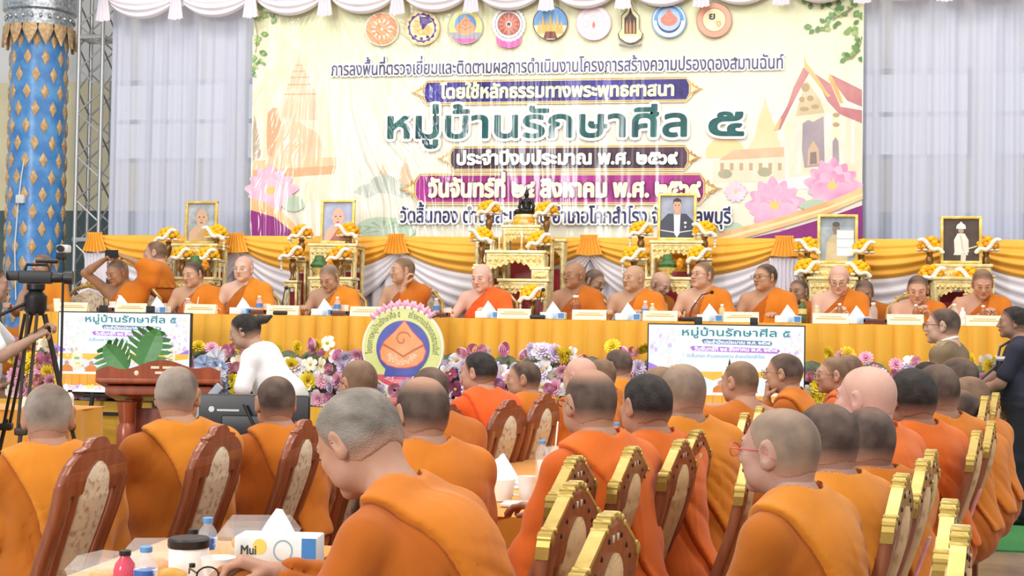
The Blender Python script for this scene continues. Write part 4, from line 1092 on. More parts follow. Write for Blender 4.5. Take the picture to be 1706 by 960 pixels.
e = MB(); disc(e, 918, 40, 29, PAL['dk']); disc(e, 918, 40, 27.5, PAL['blu']); disc(e, 918, 40, 27.5, PAL['cream'], math.radians(188), math.radians(352)); y = ly()
for k, (du, hh) in enumerate(((-18, 14), (-12, 24), (-6, 18), (0, 30), (6, 18), (12, 24), (18, 14))): e.m(PAL['gold']).poly(bps([(918 + du - 4, 58), (918 + du - 2, 50 - hh * .5), (918 + du, 50 - hh), (918 + du + 2, 50 - hh * .5), (918 + du + 4, 58)]), y)
y = ly(); e.m(V_('#7a4030')).poly(bps([(906, 66), (910, 54), (926, 54), (930, 66)]), y); e.build('blue_gold_emblem', None, bn, smooth=False)
e = MB(); disc(e, 990, 40, 29, PAL['rose']); disc(e, 990, 40, 27.6, PAL['pale']); ringp(e, 990, 40, 21, 22, PAL['rose']); y = ly()
for a in ((-12, 0, 6), (12, 0, 6), (0, -8, 7), (0, 12, 6)): ringp(e, 990 + a[0], 42 + a[1], a[2] - 1.3, a[2], PAL['rose'], 16)
e.m(PAL['red']).poly(bps([(990, 36), (993, 44), (990, 50), (987, 44)]), ly()); e.build('pink_seal_emblem', None, bn, smooth=False)
e = MB(); out = [(1051, 2), (1057, 18), (1066, 28), (1066, 50), (1072, 58), (1070, 66), (1060, 73), (1051, 75), (1042, 73), (1032, 66), (1030, 58), (1036, 50), (1036, 28), (1045, 18)]
e.m(PAL['dk']).poly(bps(out), ly()); c_ = (1051, 44); e.m(V_('#e6dcae')).poly(bps([(c_[0] + (a - c_[0]) * .93, c_[1] + (b - c_[1]) * .95) for a, b in out]), ly())
e.m(V_('#4a3c34')).poly(bps([(1051, 14), (1054, 24), (1061, 32), (1061, 58), (1041, 58), (1041, 32), (1048, 24)]), ly()); y = ly()
for u in (1045, 1051, 1057): e.m(V_('#c08a60')).poly(bps([(u - 2, 57), (u - 1.6, 42), (u, 34), (u + 1.6, 42), (u + 2, 57)]), y)
e.m(V_('#dfe6f0')).poly(bps([(1036, 63), (1066, 63), (1062, 69), (1051, 72), (1040, 69)]), ly()); e.m(V_('#8c8a80')).poly(bps([(1031, 74), (1051, 79), (1071, 74), (1069, 79), (1051, 82), (1033, 79)]), ly()); e.build('temple_emblem', None, bn, smooth=False)
e = MB(); disc(e, 1115, 36, 29, PAL['blu']); disc(e, 1115, 36, 27.3, V_('#cfe0f4')); disc(e, 1115, 36, 25, PAL['blu'], 0, PI); ringp(e, 1115, 36, 17, 21, V_('#3a4a80'), 40); disc(e, 1115, 34, 19, V_('#a9c8ea')); drop(e, 1115, 32, .85, PAL['red'], PAL['or1']); e.build('blue_drop_emblem', None, bn, smooth=False)
e = MB(); disc(e, 1190, 35, 29.5, PAL['br']); disc(e, 1190, 35, 28.4, V_('#e8a890', '#e29c84')); disc(e, 1190, 35, 20, PAL['br']); disc(e, 1190, 35, 18.8, V_('#f4e2b4')); e.build('ring_emblem', None, bn, smooth=False)
write(bn, 'ย', 1182, 1191, 34, 9, [(PAL['dk'], .7)]); write(bn, 'ง', 1193, 1201, 46, 9, [(PAL['or1'], .7)]); write(bn, 'ส', 1181, 1189, 47, 7, [(WHT, .6)])

# ------------------------------------------------------------------ round sign and the two screens
def plane_pt(Y, ox=0, oz=0):
    def f(u, v): p = PY(u, v, Y); return (p.x - ox, p.z - oz)
    return f
# round emblem standing on the stage edge
YE = YS + .03
ec = PY(671.5, 580, YE); er = (PY(739, 580, YE).x - PY(604, 580, YE).x) / 2
es = thing('emblem_sign', 'large round emblem board with orange drop on blue, draped with pink cloth', 'sign', (ec.x, YE, ec.z))
ER = er; q = er / 67
def epl(mt, pts, y): mbE.m(mt).poly([(a * q, -b * q) for a, b in pts], y)
def circ(r, n=64, cx=0, cy=0, a0=0, a1=2 * PI): return [(cx + r * math.cos(a0 + (a1 - a0) * i / n), cy - r * math.sin(a0 + (a1 - a0) * i / n)) for i in range(n)]
mbE = MB().m(mat('sign_rim', '#f4ecd8', rough=.4)); mbE.lathe([(.001, -.02), (ER, -.02), (ER + .004, -.012), (ER + .004, .012), (ER, .02), (.001, .02)], n=64, R=Matrix.Rotation(PI / 2, 3, 'X')); mbE.build('board', None, es)
S1 = lambda c, c2=None: mat('sign_' + c[1:], c, rough=.25, col2=c2, scale=5)
mbE = MB(); epl(S1('#e2e49a', '#d8de8c'), circ(64), -.022); epl(S1('#e06a84', '#d8506c'), circ(64, 40, 0, 0, math.radians(222), math.radians(318)), -.0235); epl(S1('#f0d8c0'), circ(64, 24, 0, 0, math.radians(255), math.radians(285)), -.0245)
epl(S1('#5a62b4', '#4a54a8'), circ(44, 56, 1, 0), -.026); epl(S1('#4e58b0'), [(-26, 30), (28, 30), (30, 46), (-30, 46)], -.0255)
dr = [(3, -43), (-12, -26), (-30, -9), (-36, 6), (-34, 18), (-24, 27), (-8, 31), (8, 31), (24, 27), (34, 18), (38, 5), (32, -10), (16, -26)]
epl(S1('#e8607c'), [(a * 1.05 + 0, b * 1.05) for a, b in dr], -.0275); epl(S1('#ee9a5c', '#f2b084'), dr, -.029)
for s in (-1, 1): epl(S1('#c46a48'), [(s * 34 + 2, -8), (s * 16 + 2, 2), (2, 12), (2, 15), (s * 14 + 2, 6), (s * 34 + 2, -4)], -.0305)
for i in range(16):
    a = .3 + i * .42; b = a + .42; R_ = 15 - i * .8; R2 = R_ - .8
    epl(S1('#c46a48'), [(R_ * math.cos(a), -14 - R_ * math.sin(a)), (R2 * math.cos(b), -14 - R2 * math.sin(b)), ((R2 - 2) * math.cos(b), -14 - (R2 - 2) * math.sin(b)), ((R_ - 2) * math.cos(a), -14 - (R_ - 2) * math.sin(a))], -.0305)
mbE.build('printed_face', None, es, smooth=False)
# writing bent round the ring and under the drop
def arc_text(s, r, a0, a1, hpx, mt, w, y, inward=False):
    m_ = MB().m(mt)
    def bend(v):
        t = (v[0]); rr = r + v[2] if not inward else r - v[2]
        a = a0 + (a1 - a0) * t
        return (rr * math.cos(a) * q, y, rr * math.sin(a) * q)
    Ls_w = abs(a1 - a0) * r
    V, F = text_geo(s, 0, 1, 0, hpx / KH, 0, 0); V = [bend(v) for v in V]; m_.add(V, F)
    m_.build('sign_lettering', None, es, smooth=False)
arc_text('โครงการหมู่บ้านรักษาศีล ๕', 50, math.radians(190), math.radians(95), 8, mat('sign_ink', '#5a5a30', rough=.4), 0, -.024)
arc_text('สร้างความปรองดองสมานฉันท์', 50, math.radians(80), math.radians(-10), 8, mat('sign_ink', '#5a5a30', rough=.4), 0, -.024)
arc_text('หมู่บ้านรักษาศีล', 27, math.radians(205), math.radians(335), 7, mat('sign_white_ink', '#fbf3e6', rough=.4), 0, -.0315, True)
arc_text('วัดลิ้นทอง ลพบุรี', 57, math.radians(240), math.radians(300), 6, mat('sign_white_ink', '#fbf3e6', rough=.4), 0, -.0255, True)
M_PINKC = mat('pink_chiffon', '#eeb4cc', rough=.7, col2='#e69cbc', scale=10, sheen=.3)
mb = MB().m(M_PINKC)
def gar(u, v):
    a = math.radians(138 - 92 * u); b = 2 * PI * v; rr = .034 + .012 * math.sin(u * 60) + .008 * math.sin(u * 113 + b * 2)
    R_ = ER + .012
    return ((R_ + rr * math.cos(b)) * math.cos(a), .02 + rr * 1.2 * math.sin(b), (R_ + rr * math.cos(b)) * math.sin(a))
mb.grid(gar, 120, 14); mb.build('pink_cloth_garland', None, es, ang=180)
mb = MB().m(mat('sign_stand', '#4a3a30', rough=.6))
for s in (-1, 1): mb.box((s * .15, .13, (ZS - ec.z) / 2 - .05), (.03, .03, abs(ZS - ec.z) + .05))
mb.box((0, .10, ZS - ec.z + .02), (.42, .18, .03)); mb.box((0, .07, -.1), (.4, .12, .03)); mb.build('stand', None, es)

def emis(name, c, c2=None, e=.85, scale=5): return mat(name, c, rough=.3, col2=c2, emit=e, scale=scale, spec=.3)
def screen(label, corners, Y, seed, easel=True):
    (u0, v0), (u1, v1), vb = corners
    a, b, c = PY(u0, v0, Y), PY(u1, v1, Y), PY(u0, vb, Y)
    w = b.x - a.x; zt_ = (a.z + b.z) / 2; h_ = zt_ - c.z; h_ = max(h_, w * .5625)
    r = thing('television', label, 'television', (a.x + w / 2, Y, 0))
    zc = zt_ - h_ / 2
    mb = MB().m(M_BLACK); mb.box((0, .03, zc), (w + .02, .04, h_ + .02), .006); mb.box((0, .06, zc - .05), (w * .6, .03, h_ * .55), .01); mb.build('casing', None, r)
    S_ = lambda c, c2=None, e=1.1: emis('screen_' + c[1:], c, c2, e)
    mb = MB().m(S_('#e8f2ea', '#f2f6ea')); mb.box((0, .008, zc), (w, .004, h_)); y = [.0055]
    def L(): y[0] -= .00012; return y[0]
    def pp(s): return [((a_ - .5) * w, zc + h_ / 2 - b_ * h_) for a_, b_ in s]
    R_ = random.Random(seed)
    for i in range(90):
        x = R_.uniform(.0, .24) if i < 50 else R_.uniform(.86, .985); z = R_.uniform(.06, .5); s = R_.uniform(.004, .016)
        mb.m(S_(R_.choice(('#d2c0ee', '#e8e0f6', '#f2dce4', '#dce8f2', '#dceadc', '#f2e2d2')))).poly(pp([(min(.99, max(.01, x + s * math.cos(t))), z + s * 2.2 * math.sin(t)) for t in [2 * PI * k / 10 for k in range(10)]]), L())
    mb.m(S_('#b083e0', '#9a6ad0')).poly(pp([(.0, .42), (.06, .46), (.06, .49), (0, .5)]), L()); mb.m(S_('#b083e0', '#9a6ad0')).poly(pp([(.90, .52), (1, .44), (1, .54), (.92, .56)]), L())
    # drape, altar, figures, table, flowers as the camera feed shows them
    mb.m(S_('#f7c254', '#f2b440')).poly(pp([(0, .52), (1, .50), (1, .60), (0, .62)]), L())
    mb.m(S_('#d9e2f2', '#e8ecf6')).poly(pp([(0, .56), (.08, .60), (.16, .56), (.24, .60), (.33, .55), (.42, .61), (.5, .56), (.6, .6), (.7, .56), (.82, .6), (1, .56), (1, .76), (0, .76)]), L())
    for x in (.15, .52, .86): mb.m(S_('#f4ead0', '#eadcae')).poly(pp([(x - .04, .5), (x + .04, .5), (x + .035, .72), (x - .035, .72)]), L()); mb.m(S_('#8fb47c')).poly(pp([(x - .02, .56), (x + .02, .56), (x + .02, .59), (x - .02, .59)]), L())
    for i in range(110):
        cx_ = R_.choice((.15, .52, .86)); x, z, s = cx_ + R_.gauss(0, .04), R_.uniform(.44, .72), R_.uniform(.004, .010); mb.m(S_(R_.choice(('#f8d060', '#ffffff', '#f0e2c0', '#e8b870', '#c8b48a')))).poly(pp([(min(.99, max(.01, x + s * math.cos(t))), z + s * 1.8 * math.sin(t)) for t in [2 * PI * k / 6 for k in range(6)]]), L())
    mb.m(S_('#26352e')).poly(pp([(.515, .46), (.522, .40), (.527, .36), (.533, .40), (.54, .46)]), L())
    for x in (.08, .27, .47, .66, .85):
        mb.m(S_('#e08a4a', '#d67a3c')).poly(pp([(x - .05, .75), (x - .045, .69), (x - .02, .66), (x + .02, .66), (x + .045, .69), (x + .05, .75)]), L())
        mb.m(S_('#c79a7c')).poly(pp([(x + .018 * math.cos(t), .64 + .035 * math.sin(t)) for t in [2 * PI * k / 10 for k in range(10)]]), L())
    mb.m(S_('#f2efe8')).poly(pp([(0, .745), (1, .735), (1, .765), (0, .775)]), L()); mb.m(S_('#f0ad4c', '#e89c38')).poly(pp([(0, .775), (1, .765), (1, .91), (0, .92)]), L())
    yy = L()
    for k in range(16): x = .06 + k * .06; mb.m(S_('#d98a2c')).poly(pp([(x, .78), (x + .006, .78), (x + .006, .91), (x, .91)]), yy)
    for k in range(34): x = .02 + k * .029; yy = L(); mb.m(S_(R_.choice(('#e8d8f0', '#f4e48a', '#f0c8dc', '#f6f2f4', '#c8aee0')))).poly(pp([(x + .016 * math.cos(t), .94 + .03 * math.sin(t) + .015 * math.sin(k * 2)) for t in [2 * PI * j / 8 for j in range(8)]]), yy)
    def pt(u, v): return ((u - .5) * w, zc + h_ / 2 - v * h_)
    def wr(s, x0, x1, vb_, hpx, lay):
        (xa, za), (xb, _) = pt(x0, vb_), pt(x1, vb_)
        for m_, k in lay: V, F = text_geo(s, xa, xb, za, hpx * h_ / KH, k * w, L()); mb.m(m_).add(V, F); y[0] -= .0015
    mb.m(S_('#5f7ca8', '#7a94b4')).poly(pp([(.345, .165), (.36, .15), (.79, .165), (.80, .19), (.79, .215), (.36, .205)]), L())
    mb.m(S_('#c483dc', '#b06ccc')).poly(pp([(.27, .245), (.29, .23), (.83, .245), (.85, .27), (.83, .30), (.29, .285)]), L())
    wr('หมู่บ้านรักษาศีล ๕', .22, .91, .115, .062, [(S_('#3fa0b8', '#58b4c4', .7), .0016)])
    wr('ประจำปีงบประมาณ พ.ศ. ๒๕๖๙', .365, .785, .20, .028, [(S_('#f6fbff', None, 1.0), .0015)])
    wr('วันจันทร์ที่ ๒๔ สิงหาคม พ.ศ. ๒๕๖๙', .30, .83, .278, .030, [(S_('#f6fbff', None, 1.0), .0017)])
    wr('วัดลิ้นทอง ตำบลสะแกราบ อำเภอโคกสำโรง', .25, .75, .355, .026, [(S_('#7aa8d8'), .0006)])
    mb.build('display', None, r, smooth=False)
    if easel:
        mb = MB().m(M_BLACK)
        for s in (-1, 1):
            mb.tube([(s * w * .18, .07, zt_ + .03), (s * w * .24, .02, zt_ - h_ - .1), (s * w * .34, -.08, .014)], .02, 8)
        mb.tube([(0, .12, zt_ - .1), (0, .20, .014)], .02, 8); mb.box((0, .05, zt_ - h_ - .03), (w * .6, .08, .03), .005)
        mb.box((0, .03, .62), (w * .5, .03, .03)); 
        for s in (-1, 1): mb.box((s * w * .18, .06, zt_ + .02), (.06, .05, .09), .006)
        mb.build('easel_stand', None, r)
screen('television on black easel showing the stage, behind the wooden lectern', ((98, 517.5), (316, 526.5), 652), 10.85, 3)
screen('television showing the stage at right, behind the seated monks', ((1081, 540), (1340, 545.5), 690), 10.75, 7)
# ------------------------------------------------------------------ chairs
M_WOOD = mat('chair_wood', '#7f4329', rough=.3, col2='#8e5033', scale=6, stretch=(6, 6, .8), spec=.6)
M_WOOD2 = mat('chair_wood_brown', '#7f482e', rough=.32, col2='#8f5539', scale=6, stretch=(6, 6, .8), spec=.6)
M_BROC = mat('brocade_cream', '#cdbfa6', rough=.8, col2='#a68a70', scale=38, lo=.50, hi=.66, detail=5, bump=.15, bscale=120)
M_BROC2 = mat('brocade_gold', '#c4a276', rough=.75, col2='#b08c60', scale=34, lo=.48, hi=.66, detail=5, bump=.15, bscale=120)
M_GILT = mat('gilt_paint', '#b0954a', rough=.35, metal=.5, col2='#cdb468', scale=12)
M_SLOT = mat('carved_slot', '#3a170c', rough=.6)
M_IVORY = mat('ivory_inlay', '#f0e6cf', rough=.5)
M_PINKR = mat('pink_ribbon', '#d98a8e', rough=.5, col2='#e7a9aa', scale=30)
def ybk(z):                      # lean and curve of the back
    t = max(0, z - .44); return -.215 - .15 * t - .03 * t * t + .018 * math.sin(min(t / .7, 1) * 2 * PI)
CREST_ARM = [(.222, .985), (.221, 1.0), (.207, 1.03), (.182, 1.058), (.152, 1.078), (.127, 1.088), (.129, 1.097), (.121, 1.103), (.095, 1.105), (.076, 1.108), (.066, 1.122), (.045, 1.135), (.020, 1.1395), (0, 1.14)]
CREST_GILT = [(.222, .985), (.225, 1.015), (.221, 1.036), (.208, 1.048), (.194, 1.049), (.186, 1.054), (.165, 1.066), (.132, 1.084), (.100, 1.102), (.080, 1.112), (.066, 1.115), (.060, 1.126), (.046, 1.129), (.040, 1.137), (.022, 1.1395), (0, 1.14)]
CREST = CREST_GILT
def crest_w(z):
    for (x0, z0), (x1, z1) in zip(CREST[:-1], CREST[1:]):
        if min(z0, z1) <= z <= max(z0, z1) and z1 >= z0: return x0 + (x1 - x0) * (z - z0) / max(z1 - z0, 1e-6)
    return CREST[-2][0]
def stile_w(z): return np.interp(z, [0, .44, .70, .985], [.225, .190, .208, .222])
def strip(mb, zs, xl, xr, th, yo=0.0, bev=.006):
    rings = []
    for z in zs:
        a, b, y = xl(z), xr(z), ybk(z) + yo; e = min(bev, (b - a) * .3)
        rings.append([(a + e, y - th / 2, z), (b - e, y - th / 2, z), (b, y - th / 2 + e, z), (b, y + th / 2 - e, z), (b - e, y + th / 2, z), (a + e, y + th / 2, z), (a, y + th / 2 - e, z), (a, y - th / 2 + e, z)])
    mb.loft(rings)
def splat_w(z):
    return float(np.interp(z, [.42, .60, .80, .952, .958, .99, 1.02, 1.045, 1.058], [.060, .074, .088, .094, .084, .080, .064, .036, .004]))
def make_chair(label, kind):
    global CREST
    CREST = CREST_ARM if kind == 'arm' else CREST_GILT
    wood = M_WOOD if kind == 'arm' else M_WOOD2; fab = M_BROC if kind == 'arm' else M_BROC2
    t = thing('banquet_chair', label, 'chair')
    lin_ = lambda a, b, n: [a + (b - a) * i / n for i in range(n + 1)]
    mb = MB().m(wood)                                                   # back: crest, stiles, splat border
    zs = lin_(.985, 1.139, 44)
    strip(mb, zs, lambda z: -max(crest_w(z), .004), lambda z: max(crest_w(z), .004), .030)
    zs = lin_(.86, .90, 4)
    for s in (-1, 1):
        strip(mb, lin_(.40, .99, 14), lambda z: min(s * stile_w(z), s * (stile_w(z) - .062)), lambda z: max(s * stile_w(z), s * (stile_w(z) - .062)), .036)
        strip(mb, lin_(.40, .99, 12), lambda z: min(s * (splat_w(min(z, .94)) + .030), s * (splat_w(min(z, .94)) + .002)), lambda z: max(s * (splat_w(min(z, .94)) + .030), s * (splat_w(min(z, .94)) + .002)), .030)
    strip(mb, lin_(.955, 1.0, 5), lambda z: -.20, lambda z: .20, .032)
    strip(mb, lin_(.40, .455, 3), lambda z: -.19, lambda z: .19, .032)
    bk = mb.build('backrest', None, t, ang=50)
    mb = MB().m(fab); strip(mb, lin_(.44, 1.056, 44), lambda z: -splat_w(z), lambda z: splat_w(z), .050, bev=.012); mb.build('back_cushion', None, bk, ang=60)
    for s in (-1, 1):
        mb = MB().m(wood); strip(mb, lin_(.0, .42, 8), lambda z: min(s * .225, s * .180), lambda z: max(s * .225, s * .180), .040, yo=0); mb.build('leg', None, t)
        mb = MB().m(wood); mb.lathe([(.018, 0), (.024, .02), (.020, .06), (.026, .20), (.034, .27), (.024, .30), (.032, .33), (.030, .41)], (s * .20, .19, 0), 12); mb.build('leg', None, t)
    mb = MB().m(wood); mb.box((0, -.01, .40), (.45, .44, .06), .01); mb.build('seat_frame', None, t)
    mb = MB().m(fab); mb.box((0, .0, .455), (.46, .44, .07), .03); mb.build('seat', None, t, ang=60)
    if kind == 'arm':
        for s in (-1, 1):
            mb = MB().m(wood); mb.tube([(s * .225, -.23, .64), (s * .245, -.10, .655), (s * .255, .08, .65), (s * .255, .17, .64), (s * .255, .20, .615)], [.020, .022, .024, .026, .020], 10)
            mb.tube([(s * .25, .15, .635), (s * .245, .14, .54), (s * .235, .16, .42)], [.018, .021, .018], 8); mb.build('armrest', None, t)
    else:
        mb = MB().m(M_GILT)                                             # gilt edge round the crest, with scrolls at the steps
        for s in (-1, 1):
            pts = [(s * x, z) for x, z in CREST]
            for (xa, za), (xb, zb) in zip(pts[:-1], pts[1:]):
                d = Vector((xb - xa, 0, zb - za)); L = d.length
                if L < 1e-4: continue
                n = Vector((-d.z, 0, d.x)).normalized() * (1 if s < 0 else -1) * -1
                ya, yb = ybk(za), ybk(zb); w = .0155
                A, B = Vector((xa, ya, za)), Vector((xb, yb, zb)); n = Vector((abs(d.z) * s, 0, abs(d.x))).normalized() * .005
                mb.loft([[A - n + Vector((0, -w, 0)), A + n + Vector((0, -w, 0)), A + n + Vector((0, w, 0)), A - n + Vector((0, w, 0))], [B - n + Vector((0, -w, 0)), B + n + Vector((0, -w, 0)), B + n + Vector((0, w, 0)), B - n + Vector((0, w, 0))]])
            for x, z, r in ((.212, 1.034, .016), (.190, 1.050, .008), (.070, 1.114, .008), (.052, 1.128, .009), (.024, 1.136, .010)):
                mb.lathe([(r * .7, -.019), (r, -.016), (r, .016), (r * .7, .019)], (s * x, ybk(z), z), 12, Matrix.Rotation(PI / 2, 3, 'X'))
        mb.build('gilt_crest', None, bk, ang=50)
        mb = MB().m(M_SLOT)
        for x, z in ((-.10, 1.06), (.10, 1.06), (-.05, 1.09), (.05, 1.09), (-.14, 1.03), (.14, 1.03)): mb.ell((x, ybk(z) - .016, z), (.0035, .003, .007), 8, 6)
        mb.m(M_IVORY)
        for x in (-.018, .018): y = ybk(1.09) - .0145; mb.poly([(x - .007, 1.098), (x + .007, 1.098), (x, 1.082)], y - .003, y + .003)
        mb.build('carved_inlay', None, bk)
    return t
CH = {}
def chair(kind, top, d, phi, label, group=None, ribbon=False):
    """top: pixel of the crest; d: depth; phi: where it faces"""
    u, v = top; p = P(u, v, d); ph = math.radians(phi); y = ybk(1.14)
    loc = Vector((p.x + math.sin(ph) * y, p.y - math.cos(ph) * y, 0))
    key = kind
    if key not in CH: c = CH[key] = make_chair(label, kind); c.location = loc; c.rotation_euler = (0, 0, ph)
    else: c = dup(CH[key], loc, ph, label)
    if group: c['group'] = group
    c.scale.z = max(.9, min(1.1, p.z / 1.14))
    if ribbon:
        mb = MB().m(M_PINKR); pts = [(.232, ybk(z) - .03, z) for z in (.86, .78, .68, .58, .48)]
        mb.loft([[(x - .012, y - .012, z), (x + .012, y - .018, z), (x + .012, y - .010, z), (x - .012, y - .004, z)] for x, y, z in pts]); mb.build('ribbon', None, c)
    return c
chair('arm', (161, 727), 4.42, 90, 'reddish wooden armchair behind the monk at the far left edge')
chair('arm', (365, 708), 4.95, 89, 'reddish wooden armchair behind the shaven monk beside the lectern')
chair('arm', (507, 699), 5.4, 91, 'reddish wooden armchair behind the dark-haired monk near the black monitor')
chair('arm', (617, 694), 6.0, 90, 'reddish wooden armchair half hidden between the reading monk and the black monitor')
chair('arm', (749, 673), 6.5, 82, 'reddish wooden chair behind the balding monk, left of the red-orange robe')
chair('arm', (848, 666), 6.75, 76, 'reddish wooden chair directly behind the monk in red-orange robe')
chair('arm', (908, 655), 7.15, 78, 'reddish wooden chair behind the grey-haired monk in profile')
G2 = 'gilt-crested chairs'
chair('gilt', (1015, 858), 2.85, 81, 'nearest gilt-crested chair at the bottom centre, empty')
chair('gilt', (956, 806), 3.3, 82, 'gilt-crested empty chair just beyond the nearest one at bottom centre')
chair('gilt', (958, 763), 4.0, 82, 'gilt-crested chair behind the balding monk with glasses at the middle table')
chair('gilt', (1053, 747), 4.3, 82, 'gilt-crested chair behind the dark-haired monk at the middle table')
chair('gilt', (1134, 735), 4.65, 80, 'gilt-crested chair right of the dark-haired monk, before the yellow-robed back')
chair('gilt', (1161, 719), 5.05, 80, 'gilt-crested chair second from the yellow-robed monk in the middle row')
chair('gilt', (1172, 705), 5.5, 81, 'farthest gilt-crested chair of the middle row, beside the yellow-robed monk')
chair('gilt', (1241, 690), 6.1, 84, 'gilt-crested chair behind the monk with both hands at his neck')
chair('gilt', (1266, 679), 6.6, 84, 'gilt-crested chair seen edge-on beside the monk resting his chin')
chair('gilt', (1502, 793), 3.62, 78, 'gilt-crested chair directly right of the pink-glasses monk')
chair('gilt', (1538, 768), 4.15, 78, 'pink-ribboned gilt-crested chair behind the dark-scalped second monk at right', ribbon=True)
chair('gilt', (1551, 752), 4.65, 78, 'gilt-crested chair behind the short-haired third monk from the front at right')
chair('gilt', (1582, 837), 3.1, 79.5, 'empty gilt-crested chair at the lower right, second from the bottom edge')
chair('gilt', (1601, 881), 2.75, 79.5, 'empty gilt-crested chair at the lower right nearest the bottom edge')
chair('gilt', (1627, 720), 5.6, 77, 'gilt-crested chair with pink ribbon at the right end', ribbon=True)
chair('gilt', (1651, 704), 6.2, 77, 'gilt-crested chair beside the aisle, near the standing man in black')
chair('gilt', (1641, 662), 6.9, 77, 'far gilt-crested chair left of the man in black')
chair('gilt', (1659, 656), 7.5, 77, 'farthest gilt-crested chair next to the man in black')
chair('gilt', (1247, 756), 4.5, 85, 'gilt-crested chair left of the pink-glasses monk, its seat facing left')

# ------------------------------------------------------------------ audience tables
def banquet_table(label, x0, x1, y0, y1, seed):
    t = thing('banquet_table', label, 'table', ((x0 + x1) / 2, (y0 + y1) / 2, 0)); a, b = (x1 - x0) / 2, (y1 - y0) / 2
    mb = MB().m(mat('table_board', '#8a6a48', rough=.6)); mb.box((0, 0, .725), (2 * a - .02, 2 * b - .02, .03), .004)
    for i in (-1, 1):
        for j in (-1, 1): mb.box((i * (a - .08), j * (b - .08), .355), (.045, .045, .71))
    mb.build('tabletop', None, t)
    pts = []; n = 26; r = random.Random(seed)
    per = [(-a, -b), (a, -b), (a, b), (-a, b)]; L = [2 * a, 2 * b, 2 * a, 2 * b]; tot = sum(L); N = int(tot * 40)
    def fn(u, v):
        s = u * tot; k = 0
        while k < 3 and s > L[k]: s -= L[k]; k += 1
        p, q = Vector(per[k]), Vector(per[(k + 1) % 4]); d = (q - p).normalized(); n_ = Vector((d.y, -d.x)); c = p + d * s
        lo = 1 - v; f = (.012 + .03 * lo) * (1 + math.sin(u * tot * 21 + 1.3 * math.sin(u * tot * 3 + seed))) * .8
        c = c + n_ * f; return (c.x, c.y, .06 + .69 * v)
    mb = MB().m(M_YEL2); mb.grid(fn, N, 6); mb.box((0, 0, .749), (2 * a + .03, 2 * b + .03, .006), .002); mb.build('tablecloth', None, t, ang=70)
    return t
M_YEL2 = mat('tablecloth_gold', '#e0982e', rough=.65, col2='#d68e26', scale=3, sheen=.2)
ZTB = .752
TA = PZ(545, 935, ZTB); TM = PZ(905, 836, ZTB)
banquet_table('foreground table in gold cloth laden with bottles and a tissue box', PZ(160, 945, ZTB).x, PZ(528, 930, ZTB).x, 2.5, PZ(390, 908, ZTB).y + .05, 1)
banquet_table('middle table in gold cloth with cups, running towards the stage', PZ(893, 836, ZTB).x - .34, PZ(893, 836, ZTB).x + .42, PZ(893, 836, ZTB).y - .42, PZ(1020, 742, ZTB).y + .12, 2)
p = P(30, 668, 10.2)
banquet_table('small yellow-clothed table at the far left before the stage', p.x - .9, p.x + .42, p.y - .1, p.y + .5, 3)
p = P(205, 800, 5.95)
banquet_table('small table holding a cup in front of the shaven monk beside the lectern', p.x - .5, p.x + .20, p.y - .3, p.y + .5, 4)
# ------------------------------------------------------------------ carved lectern
M_LECT = mat('lectern_wood', '#8a3f22', rough=.25, col2='#9c4c2a', scale=5, stretch=(5, 5, 1), spec=.6)
lp = P(272, 640, 8.6); LZ = 1.0
lt = thing('lectern', 'carved reddish wooden lectern with turned columns and monstera leaves on top', 'lectern', (lp.x, lp.y, 0), math.radians(16))
zt_ = P(272, 636, 8.6).z
mb = MB().m(M_LECT)
R_ = Matrix.Rotation(math.radians(-9), 3, 'X')
mb.box((0, .0, zt_ - .02), (.74, .46, .035), .012, R=R_); mb.box((0, .0, zt_ - .075), (.64, .38, .06), .012, R=R_)
mb.build('desk', None, lt)
mb = MB().m(M_LECT)                                                      # scrolled rear board
pts = [(-.37, 0)] + [(x, .055 + .075 * math.exp(-((x - .02) / .17) ** 2) + .03 * math.exp(-((abs(x) - .30) / .06) ** 2)) for x in [-.37 + .74 * i / 36 for i in range(37)]] + [(.37, 0)]
mb.poly([(x, z + zt_ + .012) for x, z in pts], -.215, -.185); mb.build('crest_board', None, lt)
mb = MB().m(mat('gilt_letters', '#e8d6b0', rough=.5))
for i, (x, w) in enumerate(((-.02, .05), (.04, .03), (.10, .09), (.01, .06), (.10, .09))): mb.box((x, -.217, zt_ + .095 - .032 * (i > 2)), (w, .006, .016), .002)
mb.ell((-.13, -.217, zt_ + .06), (.014, .004, .016)); mb.build('lettering', None, lt)
mb = MB().m(M_LECT)
for s in (-1, 1):
    for y in (-.12, .14): mb.lathe([(.055, .10), (.055, .14), (.035, .17), (.045, .26), (.03, .30), (.05, .38), (.056, .46), (.04, .54), (.05, .57), (.03, .60), (.055, .64), (.055, .78), (.04, .80), (.06, zt_ - .12)], (s * .20, y, 0), 14)
mb.build('turned_columns', None, lt)
mb = MB().m(M_LECT); mb.box((0, .03, .06), (.60, .44, .12), .02); mb.box((0, .03, .50), (.34, .03, .76), .008)
pts = [(.13 * math.cos(a) * (1 + .2 * math.cos(4 * a)), .18 * math.sin(a)) for a in [2 * PI * i / 32 for i in range(32)]]
mb.poly([(x, z + .52) for x, z in pts], .0, .014); mb.build('carved_panel', None, lt)
M_LEAF = mat('monstera_green', '#4f8a4a', rough=.4, col2='#3f7540', scale=6)
